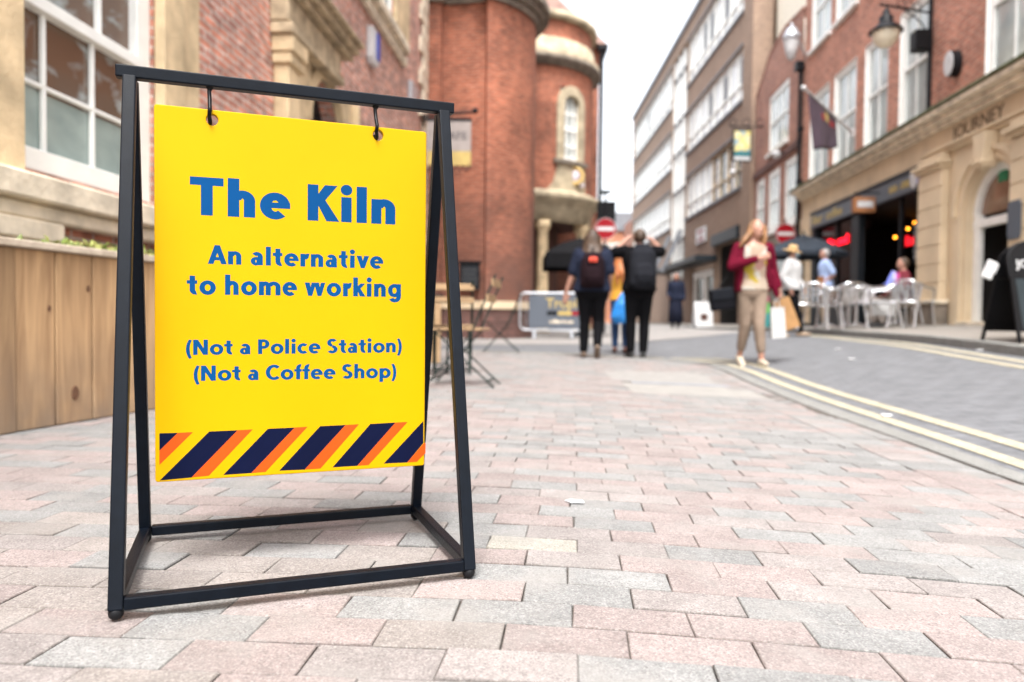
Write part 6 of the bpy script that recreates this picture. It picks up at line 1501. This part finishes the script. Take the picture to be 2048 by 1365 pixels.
# ------------------------------------------------------------------ street furniture
# aluminium cafe chair, built at the origin, facing +Y
def cafe_chair():
    t = thing('cafe_chair', 'chair', 'chair')
    mb = MB()
    for i in range(6): y = -.17 + i * .072; mb.box(-.21, .21, y, y + .055, .445, .455)
    mb.build('seat', M['alu'], t, bevel=.003)
    mb = MB()
    for i in range(5): x = -.16 + i * .08; mb.beam((x, -.2, .47), (x * 1.05, -.27, .76), .045, .006, (0, 1, 0))
    mb.build('backrest', M['alu'], t, bevel=.002)
    mb = MB(); mb.tube([(-.25, .22, .66), (-.265, .0, .67), (-.25, -.2, .74), (-.15, -.27, .79), (0, -.29, .80), (.15, -.27, .79), (.25, -.2, .74), (.265, 0, .67), (.25, .22, .66)], .017, 10); mb.build('armrest', M['alu'], t)
    mb = MB(); mb.tube([(-.22, -.2, .44), (-.22, .2, .44), (.22, .2, .44), (.22, -.2, .44), (-.22, -.2, .44)], .014, 8); mb.build('seat_frame', M['alu'], t)
    for sx in (-1, 1):
        mb = MB(); mb.tube([(sx * .25, .22, .66), (sx * .245, .24, .58), (sx * .235, .21, .4), (sx * .25, .27, .0)], .0165, 10); mb.build('leg', M['alu'], t)
        mb = MB(); mb.tube([(sx * .2, -.26, .78), (sx * .22, -.2, .45), (sx * .24, -.3, .0)], .0165, 10); mb.build('leg', M['alu'], t)
    return t
ch0 = cafe_chair()
CH = [(1624, 13.0, -20, 'aluminium cafe chair nearest the person in the straw hat'), (1642, 15.2, 100, 'aluminium cafe chair behind the leftmost cafe table, in front of the man in blue'), (1690, 12.9, 10, 'aluminium cafe chair with its back to the road in the middle of the cafe terrace'),
      (1722, 14.6, 150, 'aluminium cafe chair far side of the middle cafe table'), (1768, 12.8, 60, 'aluminium cafe chair just left of the white topped table'), (1822, 12.5, -60, 'rightmost aluminium cafe chair with splayed legs near the stone pilaster')]
for i, (px_, Y, a, lab) in enumerate(CH):
    X = at(px_, 640, Y).x; l_ = (X, Y, pz(X, Y))
    if i == 0: o = ch0; o.location = l_; o.rotation_euler = (0, 0, R_(a)); o['label'] = lab; o['group'] = 'aluminium chairs on the cafe terrace'
    else: dup(ch0, l_, R_(a), lab, 'aluminium chairs on the cafe terrace')
o = dup(ch0, (Xs - .0, Ys - .02, zs_), R_(75), 'aluminium cafe chair that the customer in burgundy sits on', 'aluminium chairs on the cafe terrace')
def cafe_table(px_, Y, lab, r=.34, first=None):
    X = at(px_, 640, Y).x; z = pz(X, Y); t = thing('cafe_table', lab, 'table', (X, Y, z), 'round metal tables on the cafe terrace')
    Mt = Matrix.Translation((X, Y, z)); mb = MB(Mt); mb.lathe([(.01, .71), (r - .01, .71), (r, .715), (r, .735), (r - .01, .74), (.01, .74)], n=32); mb.build('table_top', M['alu'], t)
    mb = MB(Mt); mb.tube([(0, 0, .06), (0, 0, .71)], .03, 12); mb.build('pole', M['alu'], t)
    mb = MB(Mt)
    for a in range(4): mb.tube([(0, 0, .1), (.2 * math.cos(a * 1.57 + .5), .2 * math.sin(a * 1.57 + .5), .05), (.3 * math.cos(a * 1.57 + .5), .3 * math.sin(a * 1.57 + .5), .015)], .016, 8)
    mb.build('base', M['alu'], t); return X, Y, z + .74
cafe_table(1655, 13.7, 'leftmost round metal cafe table between the chairs')
cafe_table(1712, 13.4, 'middle round metal cafe table on the terrace')
tx, ty, tz = cafe_table(1790, 13.5, 'rightmost round metal cafe table carrying a white board and a colourful menu')
t = thing('table_board', 'white rectangular board leaning on the rightmost cafe table', 'sign', (tx - .1, ty - .3, tz - .2))
q0, q1 = at(1744, 632, 13.1), at(1790, 602, 13.1)
mb = MB(); mb.box(q0.x, q1.x, 13.08, 13.1, q0.z, q1.z, ); mb.build('panel', M['sign_white'], t, bevel=.006)
for x in (q0.x + .05, q1.x - .05): mb = MB(); mb.beam((x, 13.11, q0.z), (x, 13.3, tz), .015); mb.build('stand', M['alu'], t)
cm = bpy.data.materials.new('striped_menu'); cm.use_nodes = True; N, L = nodes(cm); b_ = N['Principled BSDF']
tc = N.new('ShaderNodeTexCoord'); sx_ = N.new('ShaderNodeSeparateXYZ'); L.new(tc.outputs['Generated'], sx_.inputs[0]); rp_ = N.new('ShaderNodeValToRGB'); rp_.color_ramp.interpolation = 'CONSTANT'; e = rp_.color_ramp.elements; e[0].color = (.2, .25, .75, 1); e[1].position = .35; e[1].color = (.5, .5, .8, 1)
for ps_, c_ in ((.5, (.45, .04, .3, 1)), (.65, (.65, .12, .15, 1)), (.85, (.55, .35, .2, 1))): q_ = e.new(ps_); q_.color = c_
L.new(sx_.outputs['X'], rp_.inputs[0]); L.new(rp_.outputs[0], b_.inputs['Base Color'])
mb = MB(Matrix.Translation((at(1783, 640, 13.6).x, 13.6, tz)) @ Matrix.Rotation(R_(25), 4, 'Y')); mb.box(-.13, .13, -.01, .01, 0, .26); mb.box(-.13, .13, -.001, .1, -.001, .01)
tag(mb.build('menu_card', cm, bevel=.003), 'tilted menu card striped blue, purple and pink on the rightmost cafe table', 'menu')

# parasols
def parasol(name_lab, X, Y, z0, ze, zt, r, n=8, val=.0, tip=.08, m='grey_dark'):
    t = thing('parasol', name_lab, 'parasol', (X, Y, z0)); mb = MB()
    ring = [(X + r * math.cos(2 * math.pi * (i + .5) / n), Y + r * math.sin(2 * math.pi * (i + .5) / n)) for i in range(n)]
    mid = [(lerp(X, a, .55), lerp(Y, b, .55)) for a, b in ring]; zm = lerp(ze, zt, .58)
    vs = [(X, Y, zt)] + [(a, b, zm) for a, b in mid] + [(a, b, ze) for a, b in ring] + [(a * 1, b, ze - val) for a, b in ring]
    fs = [(0, 1 + i, 1 + (i + 1) % n) for i in range(n)] + [(1 + i, 1 + n + i, 1 + n + (i + 1) % n, 1 + (i + 1) % n) for i in range(n)]
    if val: fs += [(1 + n + i, 1 + 2 * n + i, 1 + 2 * n + (i + 1) % n, 1 + n + (i + 1) % n) for i in range(n)]
    mb.add(vs, fs); o = mb.build('canopy', M[m], t, recalc=False); so = o.modifiers.new('s', 'SOLIDIFY'); so.thickness = .006
    for i in range(n):
        a, b = ring[i]; mb = MB(); mb.beam((X, Y, zt - .06), (lerp(X, a, .98), lerp(Y, b, .98), ze - .012), .014); mb.build('rib', M['iron'], t)
    mb = MB(); mb.tube([(X, Y, z0), (X, Y, zt + tip)], .022, 10); mb.build('pole', M['iron'], t)
    mb = MB(); mb.lathe([(.25, z0), (.25, z0 + .06), (.05, z0 + .1), (.04, z0 + .3), (.0, z0 + .3)], (X, Y), 20); mb.build('base', M['grey_dark'], t, recalc=False)
M['parasol_r'] = mat('slate_parasol_cloth', (.028, .036, .048), rough=.7, spec=.2); M['parasol_l'] = mat('black_parasol_cloth', (.006, .006, .007), rough=.8, spec=.1)
X = at(1604, 640, 18.3).x; parasol('slate grey parasol open above the people in front of the cafe', X, 18.3, pz(X, 18.3), 2.25, 2.72, 1.02, 8, .1, m='parasol_r')
X = at(1158, 640, 19.2).x; parasol('black square parasol with a deep valance beside the stone porch', X, 19.2, gz(X, 19.2), 2.22, 2.68, 1.3, 4, .36, m='parasol_l')

# no entry signs
def no_entry(label, px_, py_, Y, r, pole=True, zb=None):
    c = at(px_, py_, Y); t = thing('no_entry_sign', label, 'road sign', (c.x, Y, 0 if pole else c.z))
    Mt = Matrix.Translation(c) @ Matrix.Rotation(R_(90), 4, 'X')
    mb = MB(Mt); mb.lathe([(0, -.01), (r, -.01), (r, .01), (0, .01)], n=36, smooth=False); mb.build('disc', M['red'], t, recalc=False)
    mb = MB(Mt); mb.lathe([(r * .96, .012), (r, .012), (r, .0105)], n=36, smooth=False); mb.build('rim', M['sign_white'], t, recalc=False)
    mb = MB(Mt); mb.box(-r * .78, r * .78, -r * .17, r * .17, .0105, .014); mb.build('bar', M['sign_white'], t)
    if pole: mb = MB(); mb.tube([(c.x, Y + .06, zb), (c.x, Y + .06, c.z + .9)], .038, 10); mb.build('pole', M['iron'], t)
    else: mb = MB(); mb.tube([(c.x, Y + .02, c.z), (c.x + .9, Y + .02, c.z)], .03, 8); mb.tube([(c.x, Y + .03, c.z - .3), (c.x, Y + .03, c.z + .45)], .03, 8); mb.build('bracket', M['iron'], t)
    return c
c = no_entry('red no entry sign on a black pole above the two backpackers', 1211, 458, 21.5, .31, True, gz(2.7, 21.5))
tl = thing('signal_box', 'black rectangular signal box with a small mast above the no entry sign', 'traffic signal', (c.x, 21.7, c.z + .3))
q0, q1 = at(1194, 448, 21.7), at(1231, 404, 21.7)
mb = MB(); mb.box(q0.x, q1.x, 21.62, 21.8, q0.z, q1.z); mb.build('box', M['black'], tl, bevel=.02)
mb = MB(); mb.tube([(c.x, 21.7, q1.z), (c.x, 21.7, q1.z + .25)], .02, 8); mb.lathe([(.02, q1.z + .2), (.2, q1.z + .27), (.2, q1.z + .3), (.02, q1.z + .31)], (c.x, 21.7), 14); mb.build('mast', M['green_metal'], tl, recalc=False)
c = no_entry('red no entry sign on a wall bracket just above the slate parasol', 1571, 468, 22.6, .31, False)

# crowd barrier with grey banner
br0, br1 = at(1040, 640, 17.3).x, at(1172, 640, 17.3).x; zb_ = gz(.8, 17.3); YB = 17.3
cb = thing('crowd_barrier', 'galvanised steel barrier with a grey printed banner in front of the stone porch', 'barrier', ((br0 + br1) / 2, YB, zb_))
rr = .13; b0, b1 = zb_ + .2, zb_ + 1.06
pts = []
for cx_, cz_, a0 in ((br1 - rr, b1 - rr, 0), (br0 + rr, b1 - rr, 90), (br0 + rr, b0 + rr, 180), (br1 - rr, b0 + rr, 270)):
    pts += [(cx_ + rr * math.cos(R_(a0 + 90 * i / 6)), YB, cz_ + rr * math.sin(R_(a0 + 90 * i / 6))) for i in range(7)]
mb = MB(); mb.tube(pts + [pts[0]], .024, 10); mb.build('frame', M['galv'], cb)
for x in (br0 + .33, br1 - .33):
    mb = MB(); mb.beam((x, YB, b0), (x, YB, zb_ + .03), .07, .02, (0, 1, 0)); mb.beam((x, YB - .28, zb_ + .012), (x, YB + .28, zb_ + .012), .06, .02); mb.build('foot', M['galv'], cb)
mb = MB()
for i in range(1, 12): x = lerp(br0, br1, i / 12); mb.tube([(x, YB + .012, b0), (x, YB + .012, b1)], .007, 6)
mb.build('bars', M['galv'], cb)
mb = MB(); mb.box(br0 + .2, br1 - .1, YB - .036, YB - .03, b0 + .04, b1 - .04); bn_ = mb.build('banner', M['banner'], cb)
def flat_text(txt, size, m, parent, X, Y, Z, ex=.002, off=0., sx=1., rz=0.): return text_obj('lettering', txt, size, m, parent, Matrix.Translation((X, Y, Z)) @ Matrix.Rotation(rz, 4, 'Z') @ Matrix.Rotation(R_(90), 4, 'X'), ex, off, sx=sx)
xc = at(1118, 640, 17.3).x
gl_ = M['gold']
for txt, sz, Z, mm in (('Tropi', .32, b0 + .62, gl_), ('coffee house', .11, b0 + .2, M['stone_w'])):
    o = flat_text(txt, sz, mm, cb, xc + .05, YB - .038, Z, off=.004)
for x0_, x1_, mm in ((at(1094, 630, YB).x, at(1114, 630, YB).x, 'black'), (at(1116, 630, YB).x, at(1143, 630, YB).x, 'gold'), (at(1143.5, 630, YB).x, at(1156, 630, YB).x, 'red')):
    mb = MB(); mb.box(x0_, x1_, YB - .042, YB - .037, b0 + .35, b0 + .44); mb.build('colour_stripe', M[mm], cb)

# notice board on the tower, hanging banner sign
nb = thing('notice_board', 'small black framed notice board on the orange brick tower', 'notice board', at(940, 555, 17))
q0, q1 = at(919, 580, 17.0), at(960, 527, 17.0)
mb = MB(); mb.box(q0.x, q1.x, 16.95, 17.05, q0.z, q1.z); mb.box(q0.x - .04, q1.x + .04, 16.9, 17.05, q1.z, q1.z + .05); mb.build('frame', M['iron'], nb, bevel=.008)
mb = MB(); mb.box(q0.x + .07, q1.x - .07, 16.935, 16.948, q0.z + .08, q1.z - .08); mb.build('panel', M['grey_dark'], nb)
for i, tx_ in enumerate(('CHURCH HALL', 'OPEN DAILY', 'ALL WELCOME', '10AM - 4PM')): flat_text(tx_, .058, M['dim_grey'], nb, (q0.x + q1.x) / 2, 16.932, q1.z - .16 - i * .1)
hg = thing('hanging_sign', 'grey hanging sign with yellow checked lower band in front of the brick tower', 'hanging sign', at(900, 280, 15.8))
YH = 15.8; q0, q1 = at(854, 302, YH), at(942, 243, YH)
mb = MB(); mb.box(q0.x, q1.x, YH, YH + .05, q0.z, q1.z); mb.build('panel', mat('grey_sign', (.3, .26, .24), rough=.6), hg)
mb = MB(); mb.box(q0.x, q1.x, YH - .001, YH + .051, at(0, 322, YH).z, q0.z - .002); mb.build('yellow_band', M['gold'], hg)
mb = MB(); zc0 = at(0, 322, YH).z
for i in range(14):
    for j in (0, 1):
        if (i + j) % 2: w_ = (q1.x - q0.x) / 14; mb.box(q0.x + i * w_, q0.x + (i + 1) * w_ - .001, YH, YH + .05, zc0 - .06 * (j + 1), zc0 - .06 * j - .002)
mb.build('checks', M['interior_brown'], hg)
mb = MB(); mb.box(q0.x - .05, q1.x + .02, YH - .01, YH + .06, q1.z + .003, q1.z + .07); zz = at(0, 226, YH).z
mb.tube([at(845, 232, YH), at(945, 224, YH)], .03, 8); mb.ball(at(950, 222, YH), .07, n=10, m=6); mb.beam((q0.x + .2, YH + .02, q1.z + .07), (q0.x + .2, YH + .02, zz), .02); mb.beam((q1.x - .2, YH + .02, q1.z + .07), (q1.x - .2, YH + .02, zz), .02)
mb.tube([at(846, 232, YH), FL.P(e1 - .1, .0, zz)], .03, 8)
mb.build('bracket', M['iron'], hg)
flat_text('CAFE', .24, M['dim_grey'], hg, (q0.x + q1.x) / 2 + .1, YH - .004, (q0.z + q1.z) / 2, off=.003)

# folding bistro chairs
def bistro(t, Mt, m_s, m_f):
    mb = MB(Mt); 
    for i in range(6): y = -.2 + i * .068; mb.c = (1, 1, 1, 1); mb.box(-.2, .2, y, y + .052, .445, .462)
    mb.build('seat', m_s, t, bevel=.003)
    mb = MB(Mt)
    for z in (.70, .82): mb.c = (1, 1, 1, 1); mb.beam((-.2, -.245 - (z - .7) * .35, z), (.2, -.245 - (z - .7) * .35, z), .014, .06)
    mb.build('backrest', m_s, t, bevel=.003)
    for sx in (-1, 1):
        x = sx * .185; mb = MB(Mt); mb.beam((x, .25, .0), (x, -.12, .42), .022, .01, (0, 1, 0)); mb.beam((x, -.12, .42), (x, -.31, .88), .022, .012, (0, 1, 0)); mb.build('leg', m_f, t)
        x = sx * .165; mb = MB(Mt); mb.beam((x, -.30, .0), (x, .18, .44), .022, .01, (0, 1, 0)); mb.build('leg', m_f, t)
    for a, b in (((-.165, -.25, .05), (.165, -.25, .05)), ((-.185, .2, .06), (.185, .2, .06)), ((-.185, .19, .435), (.185, .19, .435))): mb = MB(Mt); mb.beam(a, b, .014); mb.build('stretcher', m_f, t)
bt = 'folding bistro chairs outside the brick building'
for px_, Y, a, lab in ((922, 6.15, 82, 'wooden slatted folding chair in profile just right of the A-frame sign leg'), (905, 7.5, 5, 'wooden slatted folding chair facing away behind the chair in profile')):
    l_ = Vector((at(px_, 640, Y).x, Y, 0)); l_.z = gz(l_.x, Y); t = thing('bistro_chair', lab, 'chair', l_, bt)
    bistro(t, LM(l_, R_(a), 1.03), M['wood_slat'], M['green_metal'])
X = at(1000, 640, 11.3).x; l_ = Vector((X, 11.3, gz(X, 11.3))); t = thing('bistro_chair', 'dark folding chair standing alone near the tower plinth', 'chair', l_, bt); bistro(t, LM(l_, R_(88), 1.0), M['interior_brown'], M['green_metal'])
X, Y = at(850, 640, 6.9).x, 7.0; z = gz(X, Y); t = thing('bistro_table', 'small folding table with a pale slatted top behind the right legs of the sign', 'table', (X, Y, z)); Mt = LM((X, Y, z), R_(8))
mb = MB(Mt); mb.c = (1, 1, 1, 1)
for i in range(8): mb.box(-.3, .3, -.3 + i * .076, -.3 + i * .076 + .062, .70, .718)
mb.build('table_top', M['wood_slat'], t, bevel=.003)
for sx in (-1, 1): mb = MB(Mt); mb.beam((sx * .24, -.26, 0), (sx * .24, .24, .7), .022, .01, (0, 1, 0)); mb.beam((sx * .21, .26, 0), (sx * .21, -.24, .7), .022, .01, (0, 1, 0)); mb.build('leg', M['green_metal'], t)
# second timber planter further along
X, Y = -1.32, 9.0; t = thing('planter', 'second smaller timber planter further along, glimpsed right of the yellow board', 'planter', (X, Y, 0)); Mt = LM((X, Y, gz(X, Y)), R_(6))
mb = MB(Mt)
for i in range(6): q = random.uniform(.95, 1.2); mb.c = (q, q, q, 1); mb.box(-.45 + i * .15, -.305 + i * .15, -.25, -.23, 0, .78)
for i in range(4): mb.box(.43, .45, -.229 + i * .12, -.113 + i * .12, 0, .78); mb.box(-.45, -.43, -.229 + i * .12, -.113 + i * .12, 0, .78)
mb.box(-.45, .45, .25, .27, 0, .78); mb.box(-.42, .42, -.22, .24, .6, .65); mb.build('planks', M['wood_slat'], t, bevel=.004)
mb = MB(Mt); mb.box(-.48, .48, -.28, -.2, .78, .81); mb.box(-.48, .48, .22, .3, .78, .81); mb.box(-.48, -.4, -.2, .22, .78, .81); mb.box(.4, .48, -.2, .22, .78, .81); mb.build('rim', M['wood_rim'], t)

# far white pavement board
X, Y = at(1405, 640, 27.0).x, 27.0; z = gz(X, Y); t = thing('pavement_board', 'small white pavement board with a dark round logo in front of the white shop door', 'pavement sign', (X, Y, z)); Mt = LM((X, Y, z), R_(5), 1.0)
for s_ in (-1, 1):
    mb = MB(Mt @ Matrix.Translation((0, s_ * .01, .95)) @ Matrix.Rotation(R_(s_ * 13), 4, 'X')); mb.box(-.33, .33, -.015, .015, -.95, 0); mb.build('panel', M['sign_white'], t, bevel=.01)
mb = MB(Mt @ Matrix.Translation((0, -.01, .95)) @ Matrix.Rotation(R_(-13), 4, 'X')); mb.prism([(.15 * math.cos(i * .4), -.58 + .14 * math.sin(i * .4)) for i in range(16)], -.022, -.0155, 'y'); mb.build('logo', M['interior_brown'], t)
# near black pavement board on the right with curved head
X, Y = 5.62, 8.15; z = pz(X, Y)
pbd = thing('pavement_board', 'black pavement board with a curved head and grey chalk panel at the right edge', 'pavement sign', (X, Y, z))
def aboard(tilt, front, Mt):
    T = Mt @ Matrix.Translation((0, -.02 if front else .02, 1.12)) @ Matrix.Rotation(R_(tilt), 4, 'X')
    mb = MB(T); arc_ = [(.34 * math.cos(math.pi * i / 16), -.22 + .24 * math.sin(math.pi * i / 16)) for i in range(17)]
    mb.prism(arc_ + [(-.34, -.40), (.34, -.40)], -.014, .014, 'y'); mb.tube([(x, 0, y) for x, y in [(.35, -.4)] + [(a * 1.03, b * 1.0) for a, b in arc_] + [(-.35, -.4)]], .02, 8); mb.build('head_panel', M['black'], pbd)
    mb = MB(T); mb.box(-.34, .34, -.014, .014, -1.02, -.405); mb.build('backing', M['black'], pbd)
    if front: mb = MB(T); mb.prism([(-.31, -1.0), (.31, -1.0), (.31, -.43), (-.31, -.43)], -.019, -.0145, 'y'); mb.build('chalk_panel', M['slate_panel'], pbd)
    for s_ in (-1, 1): mb = MB(T); mb.beam((s_ * .34, 0, -.4), (s_ * .36, 0, -1.15), .03); mb.build('leg', M['black'], pbd)
    return T
M['slate_panel'] = mat('slate_chalkboard', (.02, .028, .032), rough=.6, spec=.2)
Mt = LM((X + .15, Y + .05, z - .03), R_(-4), 1.)
T = aboard(-17, True, Mt); aboard(17, False, Mt)
TX = T @ Matrix.Rotation(R_(90), 4, 'X')
text_obj('lettering', 'JOURNEY', .13, M['chalk'], pbd, T @ Matrix.Translation((0, -.017, -.26)) @ Matrix.Rotation(R_(90), 4, 'X'), .002, .002)
for i, tx_ in enumerate(('FOOD', 'COFFEE', 'DRINKS')): text_obj('lettering', tx_, .1 if i else .08, M['sign_white'] if i else M['chalk'], pbd, T @ Matrix.Translation((0, -.0215, -.52 - i * .12)) @ Matrix.Rotation(R_(90), 4, 'X'), .002, .003)
q = at(1979, 540, 8.2)
mb = MB(Matrix.Translation(q) @ Matrix.Rotation(R_(22), 4, 'Y')); mb.box(-.055, .055, -.015, .015, -.1, .1); mb.box(.0, .09, .016, .024, -.01, .1)
tag(mb.build('leaflet_box', M['sign_white'], bevel=.006), 'tilted white leaflet holder clipped to the left side of the black pavement board', 'leaflet holder')
